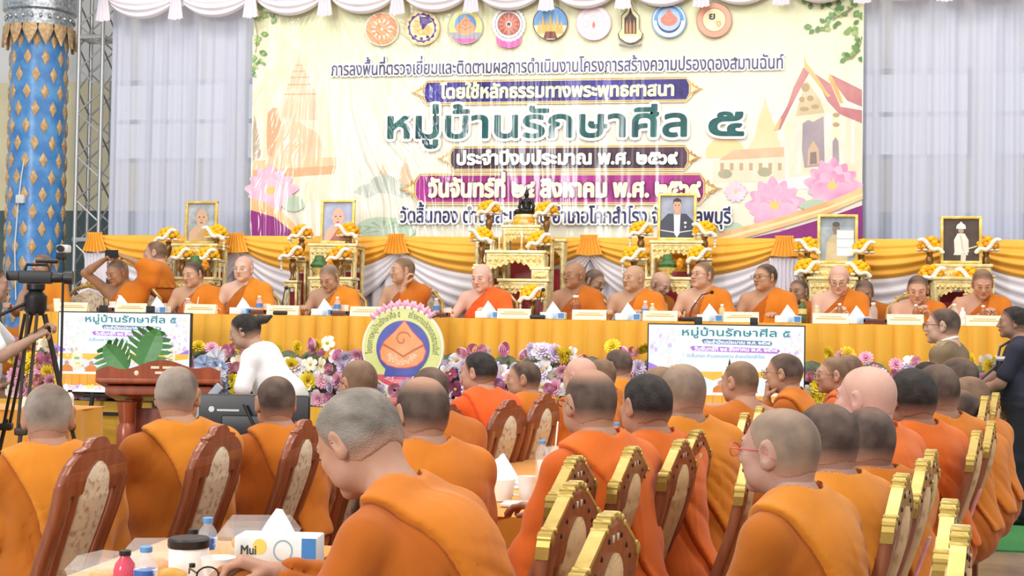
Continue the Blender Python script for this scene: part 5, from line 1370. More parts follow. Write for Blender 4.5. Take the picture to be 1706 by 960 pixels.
def monstera(L, W_):
    mb = MB().m(M_LEAF); n = 6
    W0 = lambda t: W_ * math.sin(PI * min(1, max(0, t * .84 + .14))) ** .75
    for s in (-1, 1):
        def pt(t, f): w = W0(t) * f; return Vector((s * w, -.05 * f * f, L * t + .30 * w))
        for k in range(n):
            t0, t1 = k / n, (k + 1) / n; g = t0 + (t1 - t0) * .80
            inner = [pt(t0, 0), pt(t1, 0), pt(t1, .48), pt(g, .52), pt(t0, .52)]
            outer = [pt(t0, .52), pt(g, .52), pt(g - .01, .80), pt((t0 + g) / 2 + .02, 1.04), pt(t0 + .015, .86)]
            for V in (inner, outer):
                m_ = len(V); V2 = [v + Vector((0, .003, 0)) for v in V]
                mb.add(V + V2, [tuple(range(m_)), tuple(range(2 * m_ - 1, m_ - 1, -1))] + [(i, m_ + i, m_ + (i + 1) % m_, (i + 1) % m_) for i in range(m_)])
    mb.tube([(0, .004, -.25), (0, .006, L * .9)], .005, 6); return mb
for i, (u, v, L, W_, rx, ry) in enumerate(((236, 612, .26, .15, -.15, .35), (212, 618, .22, .13, -.1, -.75))):
    p = P(u, v, 8.8); o = monstera(L, W_).build('monstera_leaf', None, None); o.location = p; o.rotation_euler = (rx, ry, .2)
    tag(o, ('upright green monstera leaf on the lectern' if i == 0 else 'lower monstera leaf leaning left on the lectern'), 'leaf')
M_PB = mat('pale_blue_chiffon', '#b9cdea', rough=.7, col2='#a3bbdf', scale=8, sheen=.3)
fb = P(350, 640, 8.75)
t = thing('ribbon_rosette', 'pale blue and white chiffon flowers hanging on the lectern right side', 'rosette', (fb.x, fb.y, 0))
R_ = random.Random(2)
for k in range(16):
    a = k / 15; mb = MB().m(M_PB if k % 3 else mat('rosette_white', '#eceef4', rough=.7)); c = Vector((.08 * math.sin(a * 4) + R_.uniform(-.04, .04), R_.uniform(-.04, .04), fb.z + .16 - .55 * a))
    for j in range(7):
        b = 2 * PI * j / 7; mb.grid(lambda u, v: c + Vector((math.cos(b + (u - .5) * 1.1) * .065 * v, -.03 + .02 * math.sin(u * 9) - .02 * v * v, math.sin(b + (u - .5) * 1.1) * .065 * v)), 4, 4)
    mb.build('ruffle', None, t, ang=180)
p = P(345, 668, 8.3); mb = MB().m(mat('folder_grey', '#9aa4ae', rough=.4)); mb.box((0, 0, 0), (.25, .02, .05), .005, R=Matrix.Rotation(-.85, 3, 'Y')); o = mb.build('folder', None); o.location = p; tag(o, 'grey folder tilted beside the lectern', 'folder')
# ------------------------------------------------------------------ black monitor
p = P(424, 698, 7.45); h2 = .17
t = thing('monitor', 'wide black stage monitor screen seen from behind before the stage', 'monitor', (p.x, p.y, 0), math.radians(8))
mb = MB().m(mat('monitor_black', '#141318', rough=.35)); mb.box((0, 0, p.z - .04), (.60, .035, .34), .01); mb.box((0, -.03, p.z - .07), (.34, .03, .18), .01); mb.build('panel', None, t)
mb = MB().m(mat('monitor_badge', '#cfd2d6', rough=.5)); mb.box((-.14, -.0195, p.z + .045), (.12, .003, .010)); mb.lathe([(.016, -.002), (.016, .002)], (-.23, -.0195, p.z + .05), 14, Matrix.Rotation(PI / 2, 3, 'X')); mb.build('badge', None, t)
mb = MB().m(M_BLACK); mb.tube([(-.05, -.05, p.z + .08), (.10, -.06, p.z - .22)], .008, 6); mb.tube([(0, .0, p.z - .2), (0, .0, .03)], .03, 10); mb.box((0, 0, .016), (.5, .4, .03), .008); mb.build('stand', None, t)

p = P(632, 668, 7.1); mb = MB().m(mat('red_lacquer_box', '#a83a34', rough=.4)); mb.box((0, 0, p.z / 2), (.34, .30, p.z - .02), .012); mb.box((0, 0, p.z - .012), (.38, .34, .024), .006)
o = mb.build('cabinet', None); o.location = (p.x, p.y + .15, 0); tag(o, 'red lacquered cabinet partly hidden below the round emblem', 'cabinet')
# ------------------------------------------------------------------ monks seated in the hall
def monk(label, top, d, phi, head, **k):
    k.setdefault('seed', int(top[0])); return person('monk', label, top, d=d, phi=phi, head=head, **k)
monk('monk with grey stubble at the far left edge, seen from behind in orange robe', (82, 640), 4.75, 42, 26, hair='greystub', robe='amber', lean=4, pitch=4, h=.008, ear=1.15, skin='#b87e5e')
monk('shaven monk with glasses beside the lectern, seen from behind', (297, 611), 5.27, 48, 12, hair='greystub', robe='amber', pitch=0, h=.008, skin='#c08865', glasses='dark', lean=2)
monk('young dark-haired monk seated before the black monitor', (460, 627), 5.78, 45, 30, hair='dark', robe='orange', h=.008, skin='#b98263', lean=4)
monk('shaven monk in glasses facing left below the round emblem', (597, 600), 6.55, 70, 48, hair='brown', robe='amber', skin='#b78263', glasses='dark')
MF = monk('grey-haired monk leaning over the foreground table', (598, 663), 3.2, 70, 66, hair='grey', thick=.010, robe='orange', pitch=30, lean=27, h=.007, hh=.0045, skin='#bd8566', hunch=.6,
     larm=(-.20, .55, .80), rarm=(-.02, .62, .86), lcurl=.75, rcurl=.8, lhn=(-.2, .1, 1), rhn=(.2, -.2, 1), foldamp=1.2, fat=1.05)
monk('balding monk with hand at his mouth, behind the grey-haired monk', (702, 630), 4.65, 46, 40, hair='dark', bald=True, thick=.006, robe='orange', lean=10, h=.008, fat=1.05, larm=(-.02, .27, 1.03), lcurl=1.2, skin='#b58062', hd=1.04)
monk('dark-haired monk mostly hidden below the round emblem', (716, 612), 6.1, 40, 35, hair='dark', robe='deep', skin='#a87457')
monk('black-haired monk in bright red-orange robe, facing left', (797, 588), 7.9, 50, 72, hair='black', thick=.008, robe='bright', skin='#c48c6c')
monk('grey-haired monk in profile left of the balding monk with glasses', (872, 602), 8.65, 60, 92, hair='dark', robe='orange', skin='#b88464', bald=False, fat=1.15)
monk('bald monk partly hidden in the middle row, left of the dark one', (966, 596), 8.1, 50, 60, hair='pale', robe='orange', skin='#c99a80')
monk('shaven brown-headed monk behind the bald heads in the middle row', (1001, 598), 8.8, 50, 50, hair='brown', robe='deep')
monk('dark-cropped monk in the middle row nearest the right television', (1028, 583), 9.5, 60, 62, hair='dark', thick=.005, robe='amber')
monk('balding monk with glasses at the middle table, large orange back', (982, 616), 4.55, 52, 36, hair='dark', bald=True, robe='coral', glasses='dark', h=.008, fat=1.05, skin='#b98465', rarm=(.10, .42, .80))
monk('black-haired monk at the middle table beside the balding one', (1076, 625), 5.05, 55, 40, hair='black', thick=.007, robe='coral', h=.008, skin='#b47f62')
monk('brown shaven monk just behind the black-haired one at the middle table', (1098, 611), 6.0, 50, 45, hair='brown', robe='deep', skin='#a87558')
monk('shaven monk in wide yellow-orange robe in front of the right television', (1136, 607), 5.5, 42, 34, hair='shaved', robe='amber', h=.008, fat=1.15, skin='#a8785f', hd=1.05)
monk('monk with both hands raised to his neck before the right television', (1232, 602), 7.4, 45, 50, hair='brown', robe='deep', larm=(-.16, .12, 1.02), rarm=(.20, .14, .98), skin='#b88263', wear='stage')
monk('monk in glasses resting his chin on his fist before the right television', (1305, 590), 8.0, 72, 74, hair='dark', thick=.006, robe='orange', glasses='wire', larm=(-.03, .24, 1.03), lcurl=1.5, skin='#bd8868', lean=12)
monk('monk in wire glasses in profile at the right edge of the right television', (1389, 595), 8.5, 70, 92, hair='brown', glasses='wire', robe='coral', skin='#c48e70')
monk('monk mostly hidden, dark scalp beside the yellow skirt right of the television', (1411, 591), 9.2, 40, 50, hair='brown', robe='deep')
monk('pale bald monk with the largest pink scalp on the right', (1442, 611), 5.35, 50, 56, hair='pale', skin='#d39c8c', robe='coral', h=.008, hd=1.12, fat=1.1, lean=6)
monk('black-haired monk right of the pale bald monk', (1518, 615), 5.85, 40, 26, hair='black', thick=.007, robe='coral', h=.008, skin='#a97357', hd=1.14)
monk('dark-scalped monk in orange robe at the right end of the row', (1560, 607), 6.35, 36, 22, hair='dark', robe='orange', h=.008, skin='#a87559', hd=1.16, fat=1.15)
monk('dark-haired monk just below the man in khaki uniform', (1594, 596), 7.9, 45, 62, hair='dark', thick=.005, hd=1.1, robe='orange', skin='#a97a62')
monk('black scalp barely visible beneath the khaki uniform', (1543, 603), 8.5, 45, 45, hair='black', robe='deep', skin='#a97a62')
monk('brown bald monk behind the row at right, head bowed', (1612, 628), 7.4, 45, 50, hair='brown', robe='orange', pitch=8, skin='#9f7059', hd=1.12)
monk('grey-stubbled monk low behind the row at right', (1600, 650), 6.9, 40, 30, hair='dark', robe='orange', skin='#9c7560')
monk('monk with pink-armed glasses in the right foreground', (1298, 681), 3.5, 62, 60, hair='shaved', robe='amber', glasses='pink', h=.0065, hh=.0045, skin='#bd8b76', lean=9, ear=1.1, hd=.97)
monk('dark-scalped monk behind the pink-glasses monk', (1374, 672), 4.2, 50, 40, hair='dark', robe='amber', h=.008, hd=1.06, skin='#a97a66')
monk('short-haired dark monk third from the front at right', (1446, 678), 4.75, 40, 18, hair='dark', robe='orange', h=.008, skin='#a06c54', hd=1.08)
# ------------------------------------------------------------------ lay people
M_KHAKI = mat('khaki_cloth', '#7d6b50', rough=.85, col2='#705f46', scale=6); M_NAVYC = mat('navy_cloth', '#23263a', rough=.8, col2='#1c1e30', scale=5)
M_DARKT = mat('dark_trousers', '#1b1c26', rough=.8); M_SHOE = mat('black_leather', '#141212', rough=.3); M_WSHIRT = mat('white_shirt', '#eef0f2', rough=.85, col2='#e4e7ea', scale=4)
U = person('person', 'man in khaki uniform with glasses standing at right before the long table', (1570, 514), d=9.3, phi=62, head=76, hd=1.06, sit=False, hair='dark', glasses='dark', skin='#c99a80', wear='lay',
           wears=dict(shirt=M_KHAKI, trousers=M_KHAKI, shoe=M_SHOE, long=True), h=.009, larm=(-.22, .10, .72), rarm=(.22, .10, .72), lean=2, seed=3)
mb = MB().m(mat('epaulette', '#8f7f5c', rough=.6))
for s in (U['shL'], U['shR']): mb.box((s[0] * .85, s[1] - .0, s[2] + .070), (.12, .06, .02), .004, R=Matrix.Rotation(.3 * (1 if s[0] > 0 else -1), 3, 'Y'))
mb.m(mat('collar_white', '#e8e8e8', rough=.6)).tube([U['neck'] + np.array([.066 * math.cos(a), .066 * math.sin(a) + .012, .035 - .025 * math.sin(a)]) for a in [2 * PI * i / 14 for i in range(14)]], .010, 6, True); mb.build('uniform_trim', None, U['root'])
K = person('person', 'man in dark clothes with camera strap standing at the right edge', (1688, 513), d=10.35, phi=78, head=86, sit=False, hair='black', thick=.014, skin='#a0715a', wear='lay', fat=1.08,
           wears=dict(shirt=M_NAVYC, trousers=M_DARKT, shoe=M_SHOE), larm=(-.10, .36, .95), rarm=(.06, .40, .95), lcurl=.9, rcurl=.9, lean=2, seed=8)
mb = MB().m(mat('shirt_band', '#d8dadd', rough=.5)); 
sp = K['sp']; mb.tube([sp(.72, .17 * math.cos(a), .02 + .135 * math.sin(a)) for a in [2 * PI * i / 24 for i in range(24)]], .018, 6, True); mb.build('reflective_band', None, K['root'])
mb = MB().m(mat('strap_grey', '#4a4c58', rough=.6)); a0, a1 = sp(1.03, -.10, .03), np.array([-.02, .36, 1.0])
mb.tube([sp(1.0, .06, -.05), sp(1.06, .05, .02), sp(.9, .03, .14), sp(.6, .0, .17), a1 + np.array([0, -.05, .05])], .010, 6); mb.build('camera_strap', None, K['root'])
cw = to_world(K, (-.02, .42, .965)); ct = thing('camera', 'small black camera held by the man in dark clothes', 'camera', cw, K['ph'])
mb = MB().m(M_BLACK); mb.box((0, 0, 0), (.13, .06, .08), .012); mb.box((0, 0, .05), (.05, .05, .03), .006); mb.build('camera_body', None, ct)
mb = MB().m(M_BLACK); mb.lathe([(.035, 0), (.037, .02), (.033, .07), (.03, .07)], (0, .03, 0), 16, Matrix.Rotation(-PI / 2, 3, 'X')); mb.build('lens', None, ct)
Wm = person('person', 'woman in white shirt with dark tied hair walking past below the long table', (408, 526), d=9.6, phi=88, head=92, sit=False, hair='black', thick=.012, skin='#b98a70', wear='lay', pitch=16, lean=30,
            wears=dict(shirt=M_WSHIRT, trousers=mat('black_skirt', '#26242a', rough=.8), shoe=M_SHOE), larm=(-.20, .42, .78), rarm=(.2, .1, .62), fat=1.0, hunch=.4, seed=5)
hc, Rh = Wm['hc'], Wm['Rh']; mb = MB().m(mat('tied_hair', '#241e1d', rough=.6, col2='#35302e', scale=30, bump=.5, bscale=200))
mb.tube([hc + Rh @ np.array(q) for q in ((0, -.085, .045), (.0, -.125, .055), (.01, -.17, .045), (.02, -.215, .06))], [.035, .038, .028, .008], 10); mb.ell(hc + Rh @ np.array([0, -.10, .04]), .036)
mb.build('ponytail', None, Wm['root'])
Cm = person('person', 'cameraman in white shirt cropped by the left edge', (-12, 447), d=9.1, phi=-62, head=-62, sit=False, hair='black', thick=.012, skin='#a97e66', wear='lay',
            wears=dict(shirt=M_WSHIRT, trousers=M_DARKT, shoe=M_SHOE), larm=(-.06, .40, 1.34), rarm=(.12, .36, 1.30), lcurl=.9, rcurl=.9, lean=4, seed=6)
# video camera and its tripod
vp = P(60, 462, 9.2); vc = thing('video_camera', 'black professional video camera on the tripod at left', 'camera', vp, math.radians(-72)); vc.scale = (.72, .72, .72)
mb = MB().m(M_BLACK); mb.box((0, 0, 0), (.11, .30, .12), .015); mb.box((0, -.20, .01), (.08, .12, .09), .01); mb.build('camera_body', None, vc)
mb = MB().m(M_BLACK); mb.lathe([(.045, 0), (.05, .03), (.046, .10), (.058, .11), (.066, .19), (.060, .19)], (0, .14, 0), 18, Matrix.Rotation(-PI / 2, 3, 'X')); mb.build('lens', None, vc)
mb = MB().m(M_BLACK); mb.tube([(0, -.10, .06), (0, -.08, .115), (0, .10, .115), (0, .13, .06)], .014, 8); mb.lathe([(.018, 0), (.022, .18), (.018, .2)], (.03, .0, .15), 12, Matrix.Rotation(-PI / 2, 3, 'X')); mb.build('top_handle', None, vc)
mb = MB().m(M_BLACK); mb.box((-.10, .02, .03), (.02, .10, .07), .006); mb.tube([(-.05, .02, .03), (-.10, .02, .03)], .01, 6); mb.build('viewfinder', None, vc)
tp = thing('tripod', 'black camera tripod with spread legs at left before the long table', 'tripod', (vp.x, vp.y, 0), math.radians(20)); ht = vp.z - .045
mb = MB().m(M_BLACK); mb.lathe([(.05, ht - .21), (.075, ht - .17), (.075, ht - .08), (.045, ht - .05), (.06, ht - .035), (.06, ht - .001)], n=18); mb.build('fluid_head', None, tp)
mb = MB().m(M_BLACK); mb.tube([(0, 0, ht - .10), (-.30, -.10, ht - .26)], .011, 8); mb.build('pan_handle', None, tp)
for k in range(3):
    a = 2 * PI * k / 3 + .4; d = Vector((math.cos(a), math.sin(a), 0)); e = Vector((-d.y, d.x, 0)); mb = MB().m(mat('tripod_carbon', '#33281f', rough=.4))
    top, mid, foot = d * .06 + Vector((0, 0, ht - .20)), d * .24 + Vector((0, 0, ht * .42)), d * .44 + Vector((0, 0, .02))
    for s in (-1, 1): mb.tube([top + e * .03 * s, mid + e * .025 * s], .011, 8)
    mb.tube([mid + Vector((0, 0, .05)), foot], .014, 8); mb.box(mid, (.08, .08, .05), .01); mb.box(foot, (.04, .04, .04), .008); mb.build('leg', None, tp)
mb = MB().m(M_BLACK); mb.tube([(.19 * math.cos(2 * PI * k / 3 + .4), .19 * math.sin(2 * PI * k / 3 + .4), .52) for k in range(3)], .008, 6, True); mb.build('spreader', None, tp)
gp = P(106, 428, 10.4); gm = thing('action_camera', 'small white camera on a thin pole left of the stage', 'camera', (gp.x, gp.y, 0))
mb = MB().m(mat('white_plastic', '#d8dadc', rough=.4)); mb.box((0, 0, gp.z + .06), (.09, .07, .06), .012); mb.build('camera_body', None, gm)
mb = MB().m(M_BLACK); mb.lathe([(.024, 0), (.026, .03), (.02, .03)], (0, -.035, gp.z + .06), 12, Matrix.Rotation(PI / 2, 3, 'X')); mb.box((-.02, 0, gp.z), (.07, .05, .05), .01); mb.build('lens', None, gm)
mb = MB().m(M_BLACK); mb.tube([(0, 0, .02), (0, 0, gp.z - .02)], .010, 8)
for k in range(3): a = 2 * PI * k / 3; mb.tube([(0, 0, .45), (.28 * math.cos(a), .28 * math.sin(a), .015)], .008, 6)
mb.build('pole', None, gm)

# ------------------------------------------------------------------ monks on the stage
STAGE = []
def smonk(desc, top, phi=180, head=180, **k):
    k.setdefault('seed', int(top[0])); k.setdefault('hair', 'shaved'); k.setdefault('robe', 'orange'); k.setdefault('wear', 'stage'); k.setdefault('Y', YM)
    k.setdefault('larm', (-.16, .33, .80)); k.setdefault('rarm', (.20, .34, .80)); k.setdefault('hd', 1.05)
    i = person('monk', desc + ' at the long table', top, z0=ZS, phi=phi, head=head, **k); STAGE.append(i); return i
s1 = smonk('monk holding a phone above his bowed head', (196, 434), 168, 150, pitch=22, skin='#a87858', larm=(-.14, .20, 1.27), rarm=(.10, .26, 1.25), lean=10, lcurl=.9, rcurl=.9)
smonk('heavy-set monk glancing left below the first portrait', (322, 436), 178, 160, pitch=12, fat=1.15, skin='#c89878', hair='dark')
smonk('pale white-scalped monk facing straight ahead', (406, 427), 180, 176, pitch=4, fat=1.15, skin='#d9ab92', hair='pale', robe='amber')
smonk('old monk bowing his head below the second portrait', (549, 443), 178, 165, pitch=30, skin='#b98a6c', robe='amber', fat=1.05)
smonk('monk turned left with his hand at his neck', (671, 430), 165, 122, skin='#c29274', hair='brown', robe='deep', larm=(-.04, .16, 1.05), lcurl=.8, fat=1.1)
smonk('monk in vivid red-orange robe below the black statue', (803, 440), 172, 164, pitch=12, skin='#dba893', hair='bald', robe='bright', fat=1.1, rarm=(.24, .36, .80), hd=1.1)
smonk('monk with moustache and glasses behind a brown bottle', (957, 437), 172, 140, skin='#a87452', hair='bald', robe='deep', glasses='wire')
smonk('broad-faced monk left of the leaning bald assistant', (1056, 442), 172, 140, skin='#c0906f', hair='bald', fat=1.15)
smonk('monk in glasses behind the gooseneck microphone', (1170, 437), 172, 138, skin='#cf9d7f', hair='brown', glasses='wire', pitch=-4)
smonk('dark-cropped monk in glasses turned left', (1275, 440), 168, 132, skin='#bd8864', hair='dark', glasses='dark', fat=1.12, thick=.004)
smonk('pale monk in glasses reading downwards', (1398, 444), 178, 172, pitch=22, skin='#d7a58c', hair='pale', glasses='wire', larm=(-.08, .32, .82), rarm=(.06, .33, .84), fat=1.1)
smonk('dark-haired monk looking down behind the uniformed man', (1529, 460), 180, 172, pitch=18, skin='#cb9476', hair='dark', thick=.004, larm=(-.08, .32, .82), rarm=(.06, .33, .84))
smonk('brown-cropped monk at the right end', (1637, 451), 182, 178, pitch=24, skin='#c58c6c', hair='brown', thick=.005, larm=(-.08, .32, .82), rarm=(.06, .33, .84), fat=1.08)
# assistants behind them
ph_ = person('monk', 'standing monk at left taking a photograph beside the first portrait', (259, 402), Y=13.0, z0=ZS, phi=95, head=98, sit=False, hair='brown', wear='stage', robe='orange', skin='#c8977a', lean=6,
       larm=(-.05, .44, 1.02), rarm=(.12, .34, .95), lcurl=.8, rcurl=.8, hd=1.05, seed=12)
person('monk', 'monk half hidden behind the video camera at far left', (70, 424), Y=12.5, z0=ZS, phi=175, head=165, hair='brown', wear='stage', robe='amber', skin='#b98a6e', larm=(-.16, .33, .80), rarm=(.2, .34, .8), seed=13)
person('monk', 'assistant monk leaning in profile behind the long table, right of the brown bottle', (991, 450), Y=12.95, z0=ZS, phi=235, head=240, hair='dark', wear='stage', robe='deep', skin='#b48566', pitch=20, lean=16, seed=14)
person('monk', 'bald assistant monk bending down between two seated monks', (1101, 455), Y=12.9, z0=ZS, phi=225, head=232, hair='bald', wear='stage', robe='deep', skin='#c4947a', pitch=26, lean=18, seed=15)
person('monk', 'monk peeking out behind the dark-cropped monk in glasses', (1330, 466), Y=13.0, z0=ZS, phi=170, head=150, hair='dark', wear='stage', robe='deep', skin='#a97a5c', seed=16)
person('monk', 'monk whose scalp shows behind the pale reading monk', (1440, 468), Y=13.0, z0=ZS, phi=175, head=170, hair='dark', wear='stage', robe='deep', skin='#a97a5c', pitch=20, seed=17)
# phones
for info, p_, lab in ((s1, None, 'phone held over the bowed head of the leftmost table monk'), (ph_, None, 'phone held out by the standing monk')):
    w = (info['wrL'] + info['wrR']) / 2 if info is s1 else info['wrL'] + np.array([0, .09, .04]); q = to_world(info, w + (np.array([.0, .06, .05]) if info is s1 else 0))
    t = thing('phone', lab, 'phone', q, info['ph']); mb = MB().m(M_BLACK); mb.box((0, 0, 0), (.15, .009, .075), .003); mb.build('casing', None, t)
    mb = MB().m(mat('phone_glass', '#2c2630', rough=.1)); mb.box((0, -.006, 0), (.14, .003, .066), .001); mb.build('screen', None, t)
# ------------------------------------------------------------------ altars on the stage
M_GOLD = mat('carved_gold', '#d8b765', rough=.35, metal=.35, col2='#f0e0a4', scale=40, bump=.7, bscale=80, lo=.35, hi=.62)
M_PALEG = mat('pale_gold', '#dfcb86', rough=.35, metal=.3, col2='#f2e8bc', scale=20)
M_RED = mat('red_lacquer', '#a8323a', rough=.4)
M_MARI = mat('marigold_yellow', '#ffca1c', rough=.8, col2='#fcb412', scale=60, bump=.8, bscale=160)
M_MARIO = mat('marigold_orange', '#fbaa26', rough=.8, col2='#f2941c', scale=60, bump=.8, bscale=160)
M_WFLOW = mat('white_petals', '#f4efe4', rough=.7, col2='#e8e2cc', scale=60)
M_LEAFD = mat('folded_leaf_green', '#3f6a3a', rough=.5, col2='#557f46', scale=20)
M_BRONZE = mat('vase_bronze', '#8d6a3e', rough=.3, metal=.6)
def gilt_table(label, u, v, Y, w, dp, z0=ZS, group=None, red=True, tiers=1):
    p = PY(u, v, Y); h = p.z - z0
    t = thing('altar_table', label, 'altar table', (p.x, Y, z0), 0, group)
    mb = MB().m(M_PALEG); mb.box((0, 0, h - .015), (w, dp, .03), .006); mb.box((0, 0, h - .042), (w - .03, dp - .03, .026), .006); mb.build('top', None, t)
    mb = MB().m(M_GOLD); n = 20; ah = min(.13, h * .25)
    pts = [(-w / 2 + .02, h - .055)] + [(-w / 2 + .02 + (w - .04) * i / n, h - .055 - ah * (.45 + .55 * abs(math.cos(PI * i / n)) ** 1.5) + .012 * math.cos(i * PI)) for i in range(n + 1)] + [(w / 2 - .02, h - .055)]
    mb.poly(pts, -dp / 2 + .012, -dp / 2 + .028)
    for i in range(9): x = -w / 2 + .05 + (w - .1) * i / 8; mb.ell((x, -dp / 2 + .010, h - .055 - ah * .28), (.018, .010, .018), 8, 6)
    mb.build('carved_apron', None, t)
    for sx in (-1, 1):
        for sy in (-1, 1):
            mb = MB().m(M_PALEG); x, y = sx * (w / 2 - .035), sy * (dp / 2 - .035); q = min(.024, w * .1)
            mb.lathe([(q * .7, 0), (q * 1.3, .02), (q * .8, .05), (q, h * .35), (q * 1.25, h * .38), (q * .85, h * .42), (q, h * .85), (q * 1.3, h - .05)], (x, y, 0), 10); mb.build('leg', None, t)
    if red:
        mb = MB().m(M_RED); mb.box((0, dp / 2 - .03, h * .45), (w - .10, .01, h * .72)); mb.box((w / 2 - .07, -dp / 2 + .05, h * .42), (.035, .01, h * .66)); mb.build('red_panel', None, t)
    return t
def frame(label, u0, v0, u1, v1, Y, paint, mt_bg, base_under):
    a, b = PY(u0, v0, Y), PY(u1, v1, Y); w, h = b.x - a.x, a.z - b.z
    t = thing('portrait_frame', label, 'picture frame', (a.x + w / 2, Y, b.z)); t.rotation_euler = (-.04, 0, 0)
    fw = w * .075; mb = MB().m(mat('frame_gilt', '#dcb54e', rough=.3, metal=.5, col2='#efd68a', scale=18))
    for x in (-1, 1): mb.box((x * (w / 2 - fw / 2), 0, h / 2), (fw, .035, h), .006)
    for z in (fw / 2, h - fw / 2): mb.box((0, 0, z), (w, .034, fw), .006)
    mb.build('frame', None, t)
    mb = MB().m(mt_bg); mb.box((0, .008, h / 2), (w - fw, .006, h - fw)); W2, H2 = w / 2 - fw, h - 2 * fw
    yy = [.0045]
    def pl(mt, pts): yy[0] -= .0004; mb.m(mt).poly([(x * W2, fw + z * H2) for x, z in pts], yy[0])
    paint(pl); mb.build('picture', None, t, smooth=False)
    mb = MB().m(mat('frame_easel', '#6a4a28', rough=.5)); mb.tube([(0, .03, h * .6), (0, .14, .002)], .010, 6); mb.build('back_strut', None, t)
    return t
def ov(cx, cz, rx, rz, n=18): return [(cx + rx * math.cos(2 * PI * i / n), cz + rz * math.sin(2 * PI * i / n)) for i in range(n)]
C_ = lambda c, c2=None: mat('photo_' + c[1:], c, rough=.3, col2=c2, scale=6)
def monk_photo(robe, robe2, skin, smile=False):
    def f(pl):
        pl(C_(skin), [(-.9, .0), (-.86, .24), (-.5, .38), (.5, .38), (.86, .24), (.9, 0)])
        pl(C_(robe, robe2), [(-.55, 0), (-.2, .20), (.1, .38), (.55, .38), (.88, .22), (.92, 0)])
        pl(C_(skin), [(-.24, .30), (.24, .30), (.2, .46), (-.2, .46)]); pl(C_(skin), ov(0, .62, .40, .25))
        for s in (-1, 1): pl(C_('#4a342a'), ov(s * .16, .64, .07, .016)); pl(C_(skin), ov(s * .41, .60, .06, .06))
        pl(C_('#8a4c40'), ov(0, .49, .12, .015)); pl(C_('#b08268'), ov(0, .565, .05, .02))
    return f
def suit_photo(pl):
    pl(C_('#3a3e4e', '#32364a'), [(-1, .0), (-.98, .40), (-.55, .58), (.55, .58), (.98, .40), (1, 0)]); pl(C_('#eceef2'), [(-.2, .58), (.2, .58), (.16, .1), (0, 0), (-.16, .1)])
    pl(C_('#c89c80'), [(-.16, .55), (.16, .55), (.16, .68), (-.16, .68)]); pl(C_('#cda286'), ov(0, .77, .25, .16)); pl(C_('#2c2622'), [(-.27, .80), (-.22, .92), (0, .965), (.22, .92), (.27, .80), (.18, .87), (-.18, .87)])
    for s in (-1, 1): pl(C_('#3a2a24'), ov(s * .1, .785, .045, .012))
    pl(C_('#d8dae0'), [(-1, .17), (-.2, .12), (.2, .12), (1, .17), (1, .19), (.2, .145), (-.2, .145), (-1, .19)]); pl(C_('#cfd2d8'), ov(.5, .36, .09, .03)); pl(C_('#cfd2d8'), ov(.5, .26, .06, .03))
def robe_photo(pl):
    pl(C_('#7d8a94', '#9aa6ae'), [(-1, 1), (1, 1), (1, .78), (-1, .78)]); pl(C_('#c3b18a', '#d6c49c'), [(-.7, 0), (-.62, .42), (-.3, .6), (.2, .6), (.5, .4), (.6, 0)]); pl(C_('#8d7768'), ov(-.08, .74, .22, .13)); pl(C_('#5a5450'), ov(-.08, .84, .22, .06))
    pl(C_('#dfe6ea'), [(-.04, .10), (.94, .10), (.94, .72), (-.04, .72)])  # pale pane and its bars: window reflection painted onto the picture
    for z in (.10, .30, .50, .70): pl(C_('#b9c4ca'), [(-.04, z), (.94, z), (.94, z + .02), (-.04, z + .02)])
def uniform_photo(pl):
    pl(C_('#e6e2d8', '#d8d4ca'), [(-.36, .20), (-.40, .50), (-.2, .66), (.2, .66), (.42, .50), (.44, .2)]); pl(C_('#dedad0'), [(-.42, .14), (.40, .14), (.36, .22), (-.36, .22)]); pl(C_('#cfcac0'), [(-.02, 0), (.26, 0), (.3, .2), (0, .2)])
    pl(C_('#b79a84'), ov(0, .73, .16, .07)); pl(C_('#f0eee6'), [(-.28, .77), (-.24, .86), (-.1, .90), (0, .95), (.1, .90), (.24, .86), (.28, .77)]); pl(C_('#e8d8a0'), [(.42, .28), (.9, .34), (.9, .37), (.42, .31)])
    pl(C_('#c9bfa8'), [(-.06, .62), (.0, .62), (.16, .24), (.1, .24)])
G_ALT = 'gilt altar tables'
# five portrait altars and the central shrine
gilt_table('gilt altar table under the pale-robed monk portrait at left', 334, 407, YA + .25, .50, .34)
frame('framed portrait of an old monk in pale robe, left of the stage', 309, 335, 361, 406, YA + .25, monk_photo('#c9a878', '#b89468', '#cda98c'), C_('#8a949c', '#b9c0c6'), 0)
gilt_table('gilt altar table under the smiling bald monk portrait', 562, 407, YA + .25, .52, .34)
frame('framed portrait of a smiling bald monk in brown robe', 535, 333, 590, 406, YA + .25, monk_photo('#a8604a', '#b9786a', '#dcae98'), C_('#98a2c4', '#b4bcd6'), 0)
gilt_table('gilt altar table under the dark-suited man portrait', 1128, 402, YA + .25, .52, .34)
frame('framed portrait of a man in dark suit, tallest on the stage', 1096, 322, 1160, 401, YA + .25, suit_photo, C_('#8b93ab', '#a6aec2'), 0)
gilt_table('gilt altar table under the reflecting glazed picture', 1395, 441, YA + .15, .50, .34)
frame('framed glazed picture with a painted bright window reflection at right', 1362, 357, 1429, 440, YA + .15, robe_photo, C_('#8e9aa2', '#b2bcc2'), 0)
gilt_table('gilt altar table under the white-uniformed portrait', 1601, 441, YA + .15, .52, .34)
frame('framed portrait of a man in white uniform and helmet, rightmost', 1567, 360, 1636, 440, YA + .15, uniform_photo, C_('#4a3d36', '#5a4a40'), 0)
